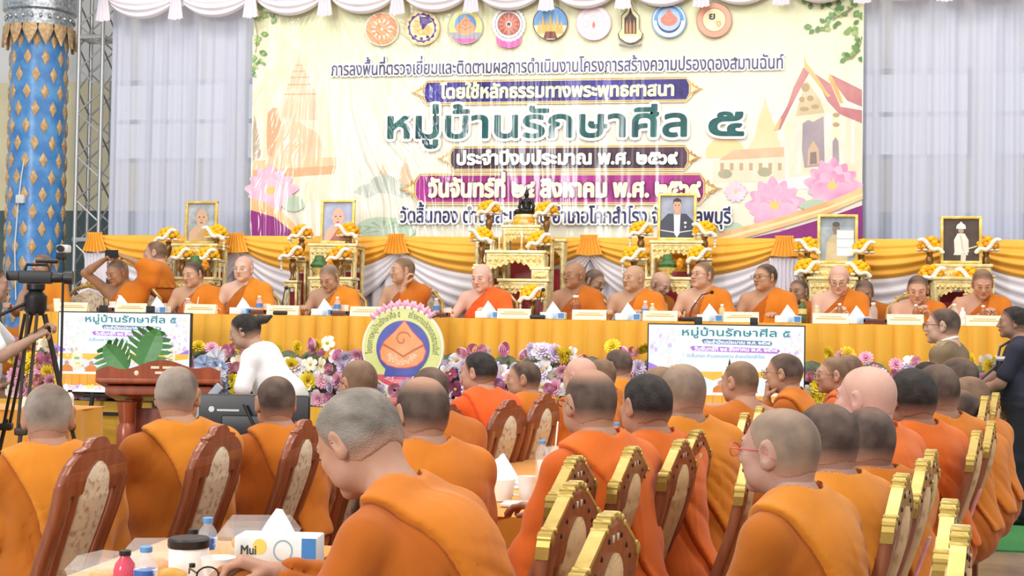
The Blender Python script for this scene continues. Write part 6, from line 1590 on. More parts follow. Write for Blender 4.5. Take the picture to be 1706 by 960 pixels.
for u, s in ((333, 'pale-robed monk portrait'), (562, 'smiling monk portrait'), (1118, 'dark-suited portrait'), (1392, 'glazed reflecting picture'), (1600, 'white-uniformed portrait')):
    gilt_table('low gilt offering table in front of the ' + s, u - 6, 462, YA - .12, .46, .24)
gilt_table('tall gilt shrine table at the centre under the black statue', 872, 376, YA + .30, .40, .30)
gilt_table('middle gilt shrine table with carved apron below the statue', 862, 418, YA + .0, .60, .26)
gilt_table('low gilt shrine table at the front of the central shrine', 874, 465, YA - .28, .50, .22)
for u, s in ((806, 'left'), (902, 'right')): gilt_table('narrow gilt pedestal on the %s of the central shrine' % s, u, 445, YA - .05, .20, .20)
for u, v, s in ((812, 398, 'left'), (925, 399, 'right')): gilt_table('tall narrow gilt table with red panels %s of the central shrine' % s, u, v, YA + .38, .24, .22)
# dark seated statue
q = PY(877, 358, YA + .30); mb = MB().m(mat('lotus_base', '#e2c46c', rough=.35, metal=.4, col2='#f2e2ae', scale=30))
t = thing('statue', 'small black seated statue crowned with a spire, on the central shrine', 'statue', (q.x, YA + .30, 0))
zb = PY(872, 376, YA + .30).z
mb.lathe([(.15, zb), (.155, zb + .02), (.12, zb + .05), (.13, zb + .08), (.11, q.z)], n=20); mb.build('base', None, t)
S = SDF(); zs = q.z; k = (PY(877, 305, YA).z - PY(877, 358, YA).z) / .36
def sp_(x, y, z): return (x * k, y * k, zs + z * k)
S.rc(sp_(-.11, -.02, .025), .030 * k, sp_(.11, -.02, .025), .030 * k, .02); S.rc(sp_(-.10, -.02, .03), .032 * k, sp_(.02, -.06, .04), .026 * k, .02); S.rc(sp_(.10, -.02, .03), .032 * k, sp_(-.02, -.05, .05), .026 * k, .02)
S.el(sp_(0, 0, .10), (.052 * k, .038 * k, .07 * k), .02); S.el(sp_(0, 0, .155), (.062 * k, .036 * k, .035 * k), .02)
for s in (-1, 1): S.rc(sp_(s * .065, 0, .165), .020 * k, sp_(s * .085, -.01, .09), .016 * k, .01); S.rc(sp_(s * .085, -.01, .09), .016 * k, sp_(s * .05 if s < 0 else .07, -.06, .05), .013 * k, .01)
S.rc(sp_(0, 0, .18), .018 * k, sp_(0, 0, .21), .018 * k, .01); S.el(sp_(0, -.003, .235), (.029 * k, .032 * k, .036 * k), .01); S.el(sp_(0, 0, .272), (.018 * k, .018 * k, .018 * k), .008); S.rc(sp_(0, 0, .28), .010 * k, sp_(0, 0, .36), .003 * k, .006)
F_ = S.field(.007); ob('figure', np_mesh('figure', [surfnet(F_[0], F_[1], F_[2])], mat('black_bronze', '#1d1917', rough=.3, metal=.4)), t)
# garlands and flowers at the statue's foot
def flower_ball(mb, c, r, mt, rnd): mb.m(mt); mb.ell(c, (r, r, r * .85), 9, 6)
def bouquet(label, u, v, Y, vase_h=.26, orange=False, group=None, seed=1, proto={}):
    """u, v: middle of the flower head"""
    p = PY(u, v, Y); base = p.z - .06 - vase_h
    key = (orange, seed % 3)
    if key not in proto:
        r_ = random.Random(seed); t = thing('flower_vase', label, 'flower vase', (p.x, Y, base))
        mb = MB().m(M_BRONZE); mb.lathe([(.034, 0), (.036, .01), (.02, .03), (.017, .06), (.034, .12), (.038, .155), (.024, .185), (.034, .21), (.03, .215)], n=14); mb.build('vase', None, t)
        mb = MB(); zc = vase_h + .06
        for i in range(26):
            a = i * 2.4; q = math.sqrt((i + .5) / 26) * 1.15; x, y = .092 * math.sin(q * 1.45) * math.cos(a), .088 * math.sin(q * 1.45) * math.sin(a); z = zc + .088 * math.cos(q * 1.45) - .02
            flower_ball(mb, (x, y, z), .031, M_MARIO if (orange and i % 2) else M_MARI, r_)
        mb.build('marigold_dome', None, t)
        mb = MB().m(M_WFLOW); sg = -1 if seed % 2 else 1
        for i in range(15):
            f = i / 14; x = sg * (-.10 + .20 * f); z = zc + .045 - .12 * f + .02 * math.sin(f * 9); mb.ell((x, -.098 - .012 * math.sin(f * 3.1), z), (.024, .016, .019), 7, 5)
        for i in range(8): a = 2 * PI * i / 8 + .3; mb.ell((.10 * math.cos(a), .085 * math.sin(a), zc - .045), (.03, .026, .014), 7, 5)
        for i in range(5): mb.ell((sg * .10, -.05, zc - .05 - .03 * i), (.013, .013, .018), 7, 5)
        mb.build('orchid_spray', None, t)
        proto[key] = t; r = t
    else: r = dup(proto[key], (p.x, Y, base), 0, label)
    if group: r['group'] = group
    return r
SETS = {'pale-robed monk portrait': [(281, 392, 'upper left of'), (361, 388, 'upper right of'), (304, 424, 'lower left of'), (347, 425, 'lower right of')],
        'smiling monk portrait': [(503, 388, 'upper left of'), (581, 385, 'upper right of'), (488, 421, 'lower left of'), (567, 424, 'lower right of')],
        'black statue': [(815, 348, 'upper left of'), (911, 350, 'upper right of'), (803, 393, 'lower left of'), (899, 400, 'lower right of')],
        'dark-suited portrait': [(1068, 383, 'upper left of'), (1174, 383, 'upper right of'), (1056, 425, 'lower left of'), (1165, 425, 'lower right of')],
        'glazed reflecting picture': [(1345, 410, 'upper left of'), (1435, 413, 'upper right of'), (1344, 446, 'lower left of'), (1429, 449, 'lower right of')],
        'white-uniformed portrait': [(1549, 409, 'upper left of'), (1643, 409, 'upper right of'), (1551, 456, 'lower left of'), (1611, 458, 'lower right of')]}
def stand(label, u, v, Y):
    p = PY(u, v, Y); h = p.z - ZS; t = thing('flower_stand', label, 'stand', (p.x, Y, ZS))
    mb = MB().m(M_PALEG); mb.box((0, 0, h - .012), (.15, .15, .024), .005); mb.build('top', None, t)
    mb = MB().m(M_GOLD); mb.box((0, 0, h - .05), (.13, .13, .05), .008); mb.build('carved_band', None, t)
    mb = MB().m(M_PALEG)
    for a in (-1, 1):
        for b in (-1, 1): mb.box((a * .055, b * .055, (h - .03) / 2), (.022, .022, h - .03), .004)
    mb.box((0, 0, .10), (.14, .14, .02)); mb.box((0, 0, h * .5), (.14, .14, .02)); mb.build('posts', None, t)
    mb = MB().m(M_RED); mb.box((0, .05, h * .6), (.085, .008, h * .6)); mb.build('red_panel', None, t)
n = 0
for s, L in SETS.items():
    for u, v, w in L:
        Yv = YA + (.22 if 'upper' in w else .0); n += 1
        bouquet('marigold bouquet in bronze vase, %s the %s' % (w, s), u, v, Yv, .22, orange=s.startswith('smil') or s.startswith('white'), seed=n)
        pz = PY(u, v, Yv); base = pz.z - .28
        k = PY(u, v, Yv); dz = (CAM.z - base) / 1; vv = v
        lo, hi_ = v, v + 200
        for _ in range(30):
            m_ = (lo + hi_) / 2
            if PY(u, m_, Yv).z > base: lo = m_
            else: hi_ = m_
        stand('slim gilt stand under the %s bouquet by the %s' % (w.replace(' of', ''), s), u, lo, Yv)
# banana-leaf offerings on the low tables
for u, v, s in ((532, 430, 'smiling monk portrait'), (1112, 436, 'dark-suited portrait'), (325, 437, 'pale-robed monk portrait')):
    p = PY(u - 6, 462, YA - .12); x = PY(u, v, YA - .12).x; t = thing('leaf_offering', 'folded green leaf offering in gold bowl before the ' + s, 'offering', (x, YA - .12, p.z))
    mb = MB().m(M_GOLD); mb.lathe([(.05, 0), (.055, .012), (.03, .03), (.08, .07), (.095, .09), (.09, .09)], n=18); mb.build('bowl', None, t)
    mb = MB().m(M_LEAFD)
    for k in range(16): a = 2 * PI * k / 16; mb.loft([[(math.cos(a) * r_ + .02 * q * -math.sin(a), math.sin(a) * r_ + .02 * q * math.cos(a), z) for q in (-1, 0, 1)] for r_, z in ((.07, .09), (.088, .12), (.06, .155))], closed=False, cap=False)
    mb.lathe([(.075, .09), (.08, .13), (.05, .15), (.055, .17), (.04, .215), (.01, .22)], n=16); mb.build('folded_leaf', None, t)
    mb = MB().m(M_MARIO)
    for k in range(6): mb.ell((.11 + .01 * (k % 2), -.02 * (k % 3), .10 + .022 * k / 2), .026, 8, 6)
    mb.build('orange_blossoms', None, t)
# candles, lower central flowers
for u, v, s in ((833, 412, 'left'), (870, 412, 'right')):
    p = PY(u, v, YA - .02); z0 = PY(862, 418, YA).z; t = thing('candlestick', 'tall lit candle on the %s of the central shrine' % s, 'candle', (p.x, YA - .06, z0))
    h = p.z - z0 + .10; mb = MB().m(M_GOLD); mb.lathe([(.035, 0), (.036, .008), (.012, .02), (.010, h * .45), (.018, h * .47), (.006, h * .5)], n=12); mb.build('holder', None, t)
    mb = MB().m(mat('candle_wax', '#f2e6b4', rough=.5)); mb.lathe([(.009, h * .48), (.009, h)], n=10); mb.build('wax', None, t)
    mb = MB().m(emis('candle_flame', '#fff0c0', None, 3.0)); mb.lathe([(.001, h), (.010, h + .015), (.008, h + .03), (.001, h + .055)], n=10); mb.build('flame', None, t)
bouquet('low yellow bouquet before the central shrine behind the table', 887, 490, YA - .75, .22, seed=3)
for u, v, w in ((862, 372, 'left'), (886, 371, 'right'), (845, 372, 'far left')):
    z = PY(872, 376, YA + .30).z; x = PY(u, v, YA + .2).x; mb = MB(); r_ = random.Random(u)
    for k in range(9): a = 2.4 * k; q = .035 * math.sqrt(k / 9); mb.m(M_MARIO if w == 'right' else (M_WFLOW if w == 'far left' else M_MARI)).ell((q * math.cos(a), q * math.sin(a), .03 + .015 * (1 - k / 9)), .02, 8, 6)
    o = mb.build('flower_posy', None); o.location = (x, YA + .2, z); tag(o, 'small flower posy at the %s foot of the black statue' % w, 'flowers')
# ------------------------------------------------------------------ gilt chairs of the seated monks
M_BACKR = mat('chair_gold_frame', '#a8854a', rough=.35, metal=.4, col2='#c9ab6e', scale=20)
def stage_chair():
    t = thing('stage_chair', 'x', 'chair'); mb = MB().m(M_BACKR)
    pts = [(-.22, -.20, .42), (-.235, -.24, .75), (-.21, -.26, .90), (-.12, -.275, .99), (0, -.28, 1.02), (.12, -.275, .99), (.21, -.26, .90), (.235, -.24, .75), (.22, -.20, .42)]
    mb.tube(pts, .020, 8)
    for s in (-1, 1): mb.ell((s * .06, -.285, 1.03), (.03, .014, .02)); mb.ell((s * .13, -.28, .995), (.025, .014, .018))
    mb.ell((0, -.285, 1.045), (.035, .014, .03)); mb.build('back_frame', None, t)
    mb = MB().m(M_BROC); 
    mb.loft([[(-.19, -.20 - dy, .45), (-.20, -.235 - dy, .75), (-.17, -.255 - dy, .90), (0, -.265 - dy, .98), (.17, -.255 - dy, .90), (.20, -.235 - dy, .75), (.19, -.20 - dy, .45)] for dy in (0, .035)]); mb.build('back_pad', None, t)
    mb = MB().m(M_BROC); mb.box((0, 0, .43), (.46, .44, .08), .03); mb.build('seat', None, t)
    for sx in (-1, 1):
        for sy in (-1, 1): mb = MB().m(M_BACKR); mb.lathe([(.018, 0), (.024, .03), (.016, .08), (.026, .32), (.03, .40)], (sx * .19, sy * .18, 0), 10); mb.build('leg', None, t)
        mb = MB().m(M_BACKR); mb.tube([(sx * .225, -.22, .66), (sx * .25, 0, .67), (sx * .25, .14, .65), (sx * .24, .16, .42)], .018, 8); mb.build('armrest', None, t)
    return t
SN = ['phone-raising monk', 'heavy-set monk below the first portrait', 'pale white-scalped monk', 'old monk bowing his head', 'monk with hand at his neck', 'monk in vivid red-orange', 'moustached monk with glasses', 'broad-faced monk', 'monk behind the gooseneck microphone', 'dark-cropped monk in glasses', 'pale reading monk', 'dark-haired monk behind the uniformed man', 'brown-cropped monk at the right end']
c0 = stage_chair()
for i, (inf, s) in enumerate(zip(STAGE, SN)):
    l = inf['root'].location; loc = (l.x, l.y, ZS); lab = 'carved gilt chair behind the ' + s
    if i == 0: c0.location = loc; c0.rotation_euler = (0, 0, PI); c0['label'] = lab
    else: dup(c0, loc, inf['ph'], lab)
p = PY(125, 460, 12.6); t = dup(c0, (p.x, 12.6, ZS), PI, 'empty cream and gilt chair at the left end of the table')
# ------------------------------------------------------------------ things on the long table
M_PLATE = mat('plate_cream', '#f0e4c6', rough=.5); M_PLGOLD = mat('plate_gold_print', '#c9a866', rough=.5)
M_TBOX = mat('tissue_box_blue', '#dfe9f2', rough=.5, col2='#8fb6dc', scale=9, lo=.52, hi=.68); M_TISS = mat('tissue_white', '#fafafa', rough=.9)
M_CLEAR = mat('clear_plastic', '#eaf2f4', rough=.1, alpha=.22); M_WATER = mat('bottle_blue_label', '#4f86c8', rough=.4); M_CAPB = mat('cap_blue', '#5b9bd8', rough=.4); M_AMBER = mat('amber_glass', '#a8683c', rough=.12, alpha=.8); M_WCUP = mat('white_china', '#f2f0ec', rough=.25)
ZTT = ZT + .0015
def plate():
    t = thing('name_plate', 'x', 'name plate'); mb = MB().m(M_PLATE)
    mb.loft([[(-.145, -.035, 0), (.145, -.035, 0), (.145, .035, 0), (-.145, .035, 0)], [(-.145, -.006, .085), (.145, -.006, .085), (.145, .006, .085), (-.145, .006, .085)]]); mb.build('card', None, t)
    mb = MB().m(M_PLGOLD); mb.add([(-.12, -.0245, .036), (.12, -.0245, .036), (.12, -.0215, .045), (-.12, -.0215, .045)], [(0, 1, 2, 3)]); mb.add([(-.09, -.0185, .054), (.09, -.0185, .054), (.09, -.0165, .06), (-.09, -.0165, .06)], [(0, 1, 2, 3)]); mb.build('gold_print', None, t)
    return t
pl0 = plate(); PU = [122, 219, 335, 472, 611, 857, 982, 1100, 1235, 1384, 1508, 1640]
PN = ['empty gilt chair at far left', 'phone-raising monk', 'heavy-set monk', 'pale white-scalped monk', 'old bowing monk', 'vivid red-orange monk', 'moustached monk', 'broad-faced monk', 'gooseneck-microphone monk', 'pale reading monk', 'dark-haired monk behind the uniformed man', 'brown-cropped monk at the right end']
for i, (u, s) in enumerate(zip(PU, PN)):
    loc = (PY(u, 515, YT + .06).x, YT + .06, ZTT); lab = 'cream name plate at the table edge before the ' + s
    if i == 0: pl0.location = loc; pl0['label'] = lab
    else: dup(pl0, loc, 0, lab)
def tissue_geo(mb, s=1.0, seed=1):
    r_ = random.Random(seed); ph = [r_.uniform(0, 6.28) for _ in range(4)]
    def fn(u, v):
        a = 2 * PI * u; w = .054 * (1 - v) ** 1.05 * (1 + .16 * math.sin(5 * a + ph[0] + v) + .09 * math.sin(9 * a + ph[1])) + .003
        return (s * (w * 1.15 * math.cos(a) + .010 * v * math.cos(a) * abs(math.cos(a)) + .012 * v * math.sin(ph[2])), s * (w * .62 * math.sin(a) + .006 * math.sin(6 * u + ph[3]) * v), s * (.098 * v ** .9 - .014 * v * (math.cos(a)) * math.cos(ph[0])))
    mb.m(M_TISS).grid(fn, 48, 10)
def tissue(label, u, Y, proto={}):
    loc = (PY(u, 515, Y).x, Y, ZTT)
    if 0 not in proto:
        t = thing('tissue_box', label, 'tissue box', loc); mb = MB().m(M_TBOX); mb.box((0, 0, .03), (.215, .11, .06), .006); mb.build('box', None, t)
        mb = MB(); tissue_geo(mb, .85, 2); o = mb.build('tissue', None, t); o.location = (0, 0, .058)
        mb = MB().m(M_WATER); mb.add([(.05, -.0556, .008), (.10, -.0556, .008), (.10, -.0556, .052), (.05, -.0556, .052)], [(0, 1, 2, 3)]); mb.build('printed_panel', None, t); proto[0] = t; return t
    return dup(proto[0], loc, 0, label)
for u, s in ((203, 'the phone-raising monk'), (262, 'the standing photographer'), (405, 'the pale white-scalped monk'), (541, 'the old bowing monk'), (814, 'the vivid red-orange monk'), (922, 'the moustached monk'), (1047, 'the broad-faced monk'), (1183, 'the gooseneck-microphone monk'), (1313, 'the dark-cropped monk in glasses'), (1428, 'the pale reading monk')):
    tissue('blue and white tissue box on the long table before ' + s, u, YT + .10)
def bottle(label, loc, h=.17, r=.03, body=None, cap=None, lab=None, cat='bottle'):
    t = thing('bottle', label, cat, loc)
    mb = MB().m(body or M_CLEAR); mb.lathe([(r * .9, 0), (r, .008), (r, h * .30), (r * .93, h * .33), (r, h * .36), (r, h * .62), (r * .85, h * .74), (r * .45, h * .86), (r * .42, h * .94), (.001, h * .94)], n=18); bb = mb.build('bottle_body', None, t, ang=50)
    mb = MB().m(cap or M_CAPB); mb.lathe([(r * .50, h * .90), (r * .52, h * .91), (r * .52, h * .99), (r * .46, h), (.001, h)], n=16); mb.build('cap', None, t)
    if lab: mb = MB().m(lab); mb.lathe([(r * 1.01, h * .38), (r * 1.012, h * .38), (r * 1.012, h * .60), (r * 1.01, h * .60)], n=18); mb.build('bottle_label', None, bb)
    return t
def cup(label, loc, h=.09, r=.04, mt=None, handle=False, straw=False):
    t = thing('cup', label, 'cup', loc); mb = MB().m(mt or M_WCUP); mb.lathe([(r * .7, 0), (r * .72, .003), (r, h), (r * .93, h), (r * .68, .008), (.001, .008)], n=20); mb.build('cup_body', None, t, ang=50)
    if handle: mb = MB().m(mt or M_WCUP); mb.tube([(r * .86, 0, h * .8), (r * 1.4, 0, h * .78), (r * 1.55, 0, h * .5), (r * 1.3, 0, h * .25), (r * .8, 0, h * .28)], .006, 8); mb.build('handle', None, t)
    if straw: mb = MB().m(M_TISS); mb.tube([(0, 0, .01), (.02, 0, h * 1.9)], .004, 6); mb.build('straw', None, t)
    return t
def tl_(u, Y): return (PY(u, 510, Y).x, Y, ZTT)
Y1, Y2 = YT + .22, YT + .34
cup('white lidded cup before the phone-raising monk', tl_(188, Y1), .10, .035); bottle('short white bottle before the phone-raising monk', tl_(199, Y2), .16, .028, M_WCUP, M_WCUP)
bottle('pale jar before the heavy-set monk', tl_(313, Y1), .14, .04, M_CLEAR, M_WCUP); cup('small cup with white straw before the heavy-set monk', tl_(327, Y1), .08, .04, M_CLEAR, False, True)
cup('white tumbler behind the far left name plate', tl_(95, Y1), .12, .036)
for u, s in ((432, 'pale white-scalped monk'), (562, 'old bowing monk'), (1075, 'broad-faced monk')): bottle('clear water bottle with blue label beside the ' + s, tl_(u, Y1), .17, .03, M_CLEAR, M_WCUP, M_WATER); cup('white cup beside the water bottle of the ' + s, tl_(u + 13, Y2), .10, .035)
bottle('water bottle between the hand-at-neck monk and the vivid orange monk', tl_(727, Y1), .17, .03, M_CLEAR, M_WCUP, M_WATER); cup('white tea cup between the hand-at-neck monk and the vivid orange monk', tl_(746, Y1), .075, .04)
bottle('large amber bottle in front of the moustached monk', tl_(959, Y1), .21, .048, M_AMBER, M_WCUP, mat('label_brown', '#8c4a34', rough=.5))
for u, s in ((1087, 'right of the broad-faced monk'), (1203, 'right of the gooseneck-microphone monk'), (1361, 'left of the pale reading monk')): bottle('small yellowish drink bottle ' + s, tl_(u, Y1), .15, .028, mat('drink_yellow', '#e2d3a2', rough=.2, alpha=.7), M_WCUP)
bottle('amber bottle behind the gooseneck microphone', tl_(1160, Y2), .18, .03, M_AMBER, M_WCUP); bottle('amber bottle held before the pale reading monk', tl_(1399, Y1), .17, .028, M_AMBER, M_WCUP)
bottle('amber bottle before the dark-haired monk behind the uniformed man', tl_(1526, Y1), .17, .028, M_AMBER, M_WCUP); bottle('amber bottle before the brown-cropped monk at the right end', tl_(1638, Y1), .17, .028, M_AMBER, M_WCUP)
bottle('dark green bottle with gold label left of the pale reading monk', tl_(1337, Y1), .20, .036, mat('green_glass', '#4f6238', rough=.15, alpha=.85), mat('foil_gold', '#c8a85a', rough=.3, metal=.5), mat('label_gold', '#d8c07a', rough=.4))
bottle('large clear bottle right of the pale reading monk', tl_(1455, Y1), .18, .036, M_CLEAR, M_WCUP); bottle('clear bottle beside the brown-cropped monk at the right end', tl_(1590, Y1), .18, .034, M_CLEAR, M_WCUP); bottle('slim white bottle beside the brown-cropped monk at the right end', tl_(1604, Y2), .15, .026, M_WCUP, M_WCUP)
for u, w, s in ((190, .16, 'phone-raising monk'), (440, .15, 'pale white-scalped monk'), (575, .15, 'old bowing monk'), (722, .34, 'hand-at-neck monk'), (1455, .18, 'pale reading monk')):
    x = PY(u, 515, YT + .2).x; mb = MB().m(mat('tray_brown', '#6a3a2a', rough=.4)); mb.box((0, 0, .012), (w, .12, .02), .004)
    for a in (-1, 1): mb.box((a * (w / 2 - .006), 0, .028), (.012, .12, .03), .003); mb.box((0, a * .054, .028), (w, .012, .03), .003)
    o = mb.build('tray', None); o.location = (x, YT + .075 + (.0 if u in (722, 1455) else .0), ZTT); tag(o, 'brown wooden tray on the table before the ' + s, 'tray')
for u, ut, vt, s in ((897, 905, 483, 'left of the moustached monk'), (1149, 1186, 487, 'before the monk in wire glasses, right half'), (470, 477, 480, 'between the pale and the bowing monk')):
    b = Vector(tl_(u, YT + .07)); tp = PY(ut, vt, YT + .2) - b; t = thing('microphone', 'gooseneck table microphone ' + s, 'microphone', b)
    mb = MB().m(M_BLACK); mb.box((0, 0, .018), (.13, .12, .035), .01); mb.build('base', None, t); mb = MB().m(M_BLACK); mb.tube([(0, 0, .03), (tp.x * .1, tp.y * .1, tp.z * .45), (tp.x * .55, tp.y * .6, tp.z * .9), tp], .006, 6); mb.build('gooseneck', None, t); mb = MB().m(M_BLACK); mb.ell(tp, (.018, .024, .018)); mb.build('capsule', None, t)
# ------------------------------------------------------------------ flower row along the stage edge
def petal_bloom(kind, mt, mc):
    mb = MB()
    if kind == 0:
        mb.m(mt)
        for ring, (n, r0, el, L) in enumerate(((12, .010, .15, .066), (11, .010, .50, .060), (9, .008, .85, .052), (6, .006, 1.25, .044))):
            for k in range(n):
                a = 2 * PI * k / n + ring * .4; ca, sa = math.cos(a), math.sin(a)
                def q(t, w): d = L * t; x = r0 + d * math.cos(el); y = d * math.sin(el) + .01 * math.sin(t * 2.6); return (ca * x - sa * w, y * -1, sa * x + ca * w)
                mb.add([q(0, -.004), q(0, .004), q(.6, .017), q(1, .010), q(1.02, -.010), q(.6, -.017)], [(0, 1, 2, 5), (5, 2, 3, 4)])
    elif kind == 1:
        mb.m(mt)
        for k in range(5):
            a = 2 * PI * k / 5 + .3; ca, sa = math.cos(a), math.sin(a)
            def q(t, w): x = .008 + .062 * t; return (ca * x - sa * w, -.018 * math.sin(t * 2.4) + .012 * t - abs(w) * .25, sa * x + ca * w)
            mb.add([q(0, -.006), q(0, .006), q(.4, .028), q(.8, .030), q(1, .012), q(1, -.012), q(.8, -.030), q(.4, -.028), q(.4, 0), q(.8, 0)], [(0, 1, 2, 8), (0, 8, 7), (8, 2, 3, 9), (7, 8, 9, 6), (9, 3, 4), (6, 9, 5), (9, 4, 5)])
        mb.m(mc).ell((0, -.016, 0), (.014, .012, .014), 8, 6)
    else:
        mb.m(mt)
        for ring in range(4):
            n = 5; R_ = .058 - .013 * ring
            for k in range(n):
                a = 2 * PI * k / n + ring * .7
                V = []
                for j in range(5):
                    b = a + (j - 2) * .36
                    for t in (0, .5, 1): rr = R_ * (.35 + .65 * math.sin(.5 + t * 1.1)); V.append((rr * math.cos(b), -.008 - .034 * t - .008 * ring, rr * math.sin(b)))
                F = [(j * 3 + i, j * 3 + i + 1, j * 3 + i + 4, j * 3 + i + 3) for j in range(4) for i in range(2)]; mb.add(V, F)
    return mb
FC = {'pink': ('#ecaac4', '#f2c2d6'), 'hot': ('#e59cc2', '#eeb2d0'), 'white': ('#f4f0f2', '#e8e4ea'), 'yellow': ('#f6e040', '#f0d030'), 'lilac': ('#dccbe8', '#e8dcf0'), 'wine': ('#7c2a52', '#8e3a62'), 'cream': ('#efe6d0', '#f6efe0'), 'peach': ('#f0b890', '#f4c8a4')}
FM = {k: mat('petals_' + k, a, rough=.75, col2=b, scale=25) for k, (a, b) in FC.items()}
M_PIST = mat('flower_heart', '#c9b04a', rough=.8)
BM = {}
def bloom_mesh(kind, c):
    if (kind, c) not in BM: o = petal_bloom(kind, FM[c], M_PIST).build('bloom', None, ang=180); BM[(kind, c)] = o.data; bpy.data.objects.remove(o)
    return BM[(kind, c)]
M_FOL = mat('arrangement_foliage', '#5c3f4c', rough=.8, col2='#5f7a52', scale=14)
PALS = [['pink', 'hot', 'yellow', 'pink', 'cream'], ['pink', 'hot', 'lilac', 'pink', 'white'], ['pink', 'yellow', 'white', 'hot', 'pink'], ['yellow', 'white', 'yellow', 'hot', 'cream'], ['lilac', 'pink', 'pink', 'white', 'hot'], ['wine', 'white', 'pink', 'lilac', 'white'], ['white', 'yellow', 'white', 'pink', 'lilac'], ['white', 'pink', 'yellow', 'lilac', 'white'], ['yellow', 'pink', 'hot', 'yellow', 'white'], ['cream', 'pink', 'peach', 'cream', 'yellow']]
FS = [(55, 9, 'behind the camera tripod'), (85, 0, 'just left of the left television'), (128, 1, 'behind the left television, left end'), (185, 2, 'behind the left television, middle'), (245, 1, 'behind the left television, right end'), (305, 2, 'right of the left television'), (340, 1, 'above the lectern rosette'), (380, 2, 'left of the walking woman'), (430, 3, 'behind the walking woman'), (480, 6, 'right of the walking woman'), (520, 3, 'with the biggest yellow blooms'), (565, 4, 'left of the round emblem, outer'), (602, 1, 'touching the left of the round emblem'), (655, 6, 'under the round emblem'), (715, 5, 'right beside the round emblem with wine-red blooms'), (752, 5, 'left of the red-orange robed monk'), (800, 4, 'behind the black-haired red-orange monk'), (842, 6, 'above the grey-haired profile monk'), (890, 7, 'right of the grey-haired profile monk'), (935, 8, 'above the bald heads in the middle'), (985, 6, 'behind the shaven heads in the middle'), (1040, 7, 'left of the right television'), (1090, 8, 'behind the right television, left end'), (1150, 1, 'behind the right television, left middle'), (1215, 6, 'behind the right television, middle'), (1280, 1, 'behind the right television, right end'), (1352, 8, 'right beside the right television'), (1400, 0, 'above the profile monk in wire glasses'), (1455, 1, 'above the pale bald monk'), (1510, 1, 'left of the uniformed man'), (1570, 0, 'behind the uniformed man'), (1640, 9, 'left of the man in black'), (1700, 9, 'behind the man in black')]
rf = random.Random(11)
for u, pi_, where in FS:
    x = PY(u, 620, YS + .16).x; t = thing('flower_arrangement', 'mixed artificial flower arrangement on the stage edge ' + where, 'flowers', (x, YS + .16, ZS))
    mb = MB().m(M_FOL)
    for k in range(16):
        a = rf.uniform(0, 6.28); L = rf.uniform(.08, .15); cx, cz = rf.uniform(-.12, .12), rf.uniform(.12, .34); mb.add([(cx, .02, cz), (cx + L * .5 * math.cos(a) - .02 * math.sin(a), -.06, cz + L * .5 * math.sin(a) + .02 * math.cos(a)), (cx + L * math.cos(a), -.07, cz + L * math.sin(a)), (cx + L * .5 * math.cos(a) + .02 * math.sin(a), -.06, cz + L * .5 * math.sin(a) - .02 * math.cos(a))], [(0, 1, 2, 3)])
    mb.box((0, .02, .05), (.26, .16, .10), .02); mb.ell((0, .0, .24), (.16, .09, .22)); mb.build('foliage', None, t, ang=180)
    hh = .42 + .10 * math.sin(u * .05) if abs(u - 655) > 30 else .22
    for k in range(17):
        ci = PALS[pi_][rf.randrange(5)]; kind = {'white': 1, 'cream': 1, 'yellow': 0, 'pink': rf.choice((0, 2)), 'hot': 2, 'lilac': 0, 'wine': 1, 'peach': 2}[ci]
        row, cl = divmod(k, 4) if k < 16 else (3, 1.5)
        bx, bz = -.135 + .09 * cl + rf.uniform(-.025, .025) + .04 * (row % 2), .06 + row * (hh - .06) / 3 + rf.uniform(-.02, .03)
        o = ob('bloom', bloom_mesh(kind, ci), t, (bx, -.105 - rf.uniform(0, .04) + .03 * (row - 1.5) ** 2 * .5, bz)); sc_ = rf.uniform(.78, 1.12); o.scale = (sc_, sc_, sc_); o.rotation_euler = (rf.uniform(-.5, .3) - .25 * (row - 1), rf.uniform(0, 6.28), rf.uniform(-.5, .5))
# ------------------------------------------------------------------ on the foreground table
def ft(u, v): return PZ(u, v, ZTB + .003)
M_REDJ = mat('red_syrup', '#c22846', rough=.15, alpha=.9); M_CAPK = mat('cap_black', '#1c1818', rough=.4); M_LABW = mat('label_blue_mark', '#2f62b8', rough=.4, col2='#e6eef4', scale=12, lo=.5, hi=.55)
def at_top(u, v, d, h):
    """standing on the foreground table at depth d under pixel u"""
    p = P(u, v, d); return (p.x, p.y, ZTB + .003)
bottle('water bottle with blue cap and label, taller one beside the red drink', at_top(346, 890, 3.9, .2), .142, .028, M_CLEAR, M_CAPB, M_LABW)
bottle('red drink bottle with black cap beside the taller water bottle', at_top(322, 910, 3.75, .2), .132, .026, M_REDJ, M_CAPK)
bottle('water bottle with blue cap nearest the bottom edge', at_top(243, 945, 3.4, .2), .142, .029, M_CLEAR, M_CAPB, M_LABW)
bottle('pink drink bottle with black cap at the bottom left of the table', at_top(208, 950, 3.42, .2), .128, .028, mat('pink_syrup', '#d8506a', rough=.15, alpha=.85), M_CAPK)
bottle('tiny glass vial with black cap before the white mug', at_top(320, 955, 3.42, .1), .098, .015, M_CLEAR, M_CAPK)
cup('white mug with handle on the foreground table', at_top(364, 945, 3.5, .1), .10, .044, None, True)
t = thing('canister', 'cream canister with black lid on the foreground table', 'canister', at_top(314, 950, 3.62, .1)); mb = MB().m(M_WCUP); mb.lathe([(.05, 0), (.052, .01), (.052, .105), (.048, .11), (.001, .11)], n=20); mb.build('canister_body', None, t); mb = MB().m(M_CAPK); mb.lathe([(.054, .105), (.055, .108), (.055, .125), (.05, .13), (.001, .13)], n=20); mb.build('lid', None, t)
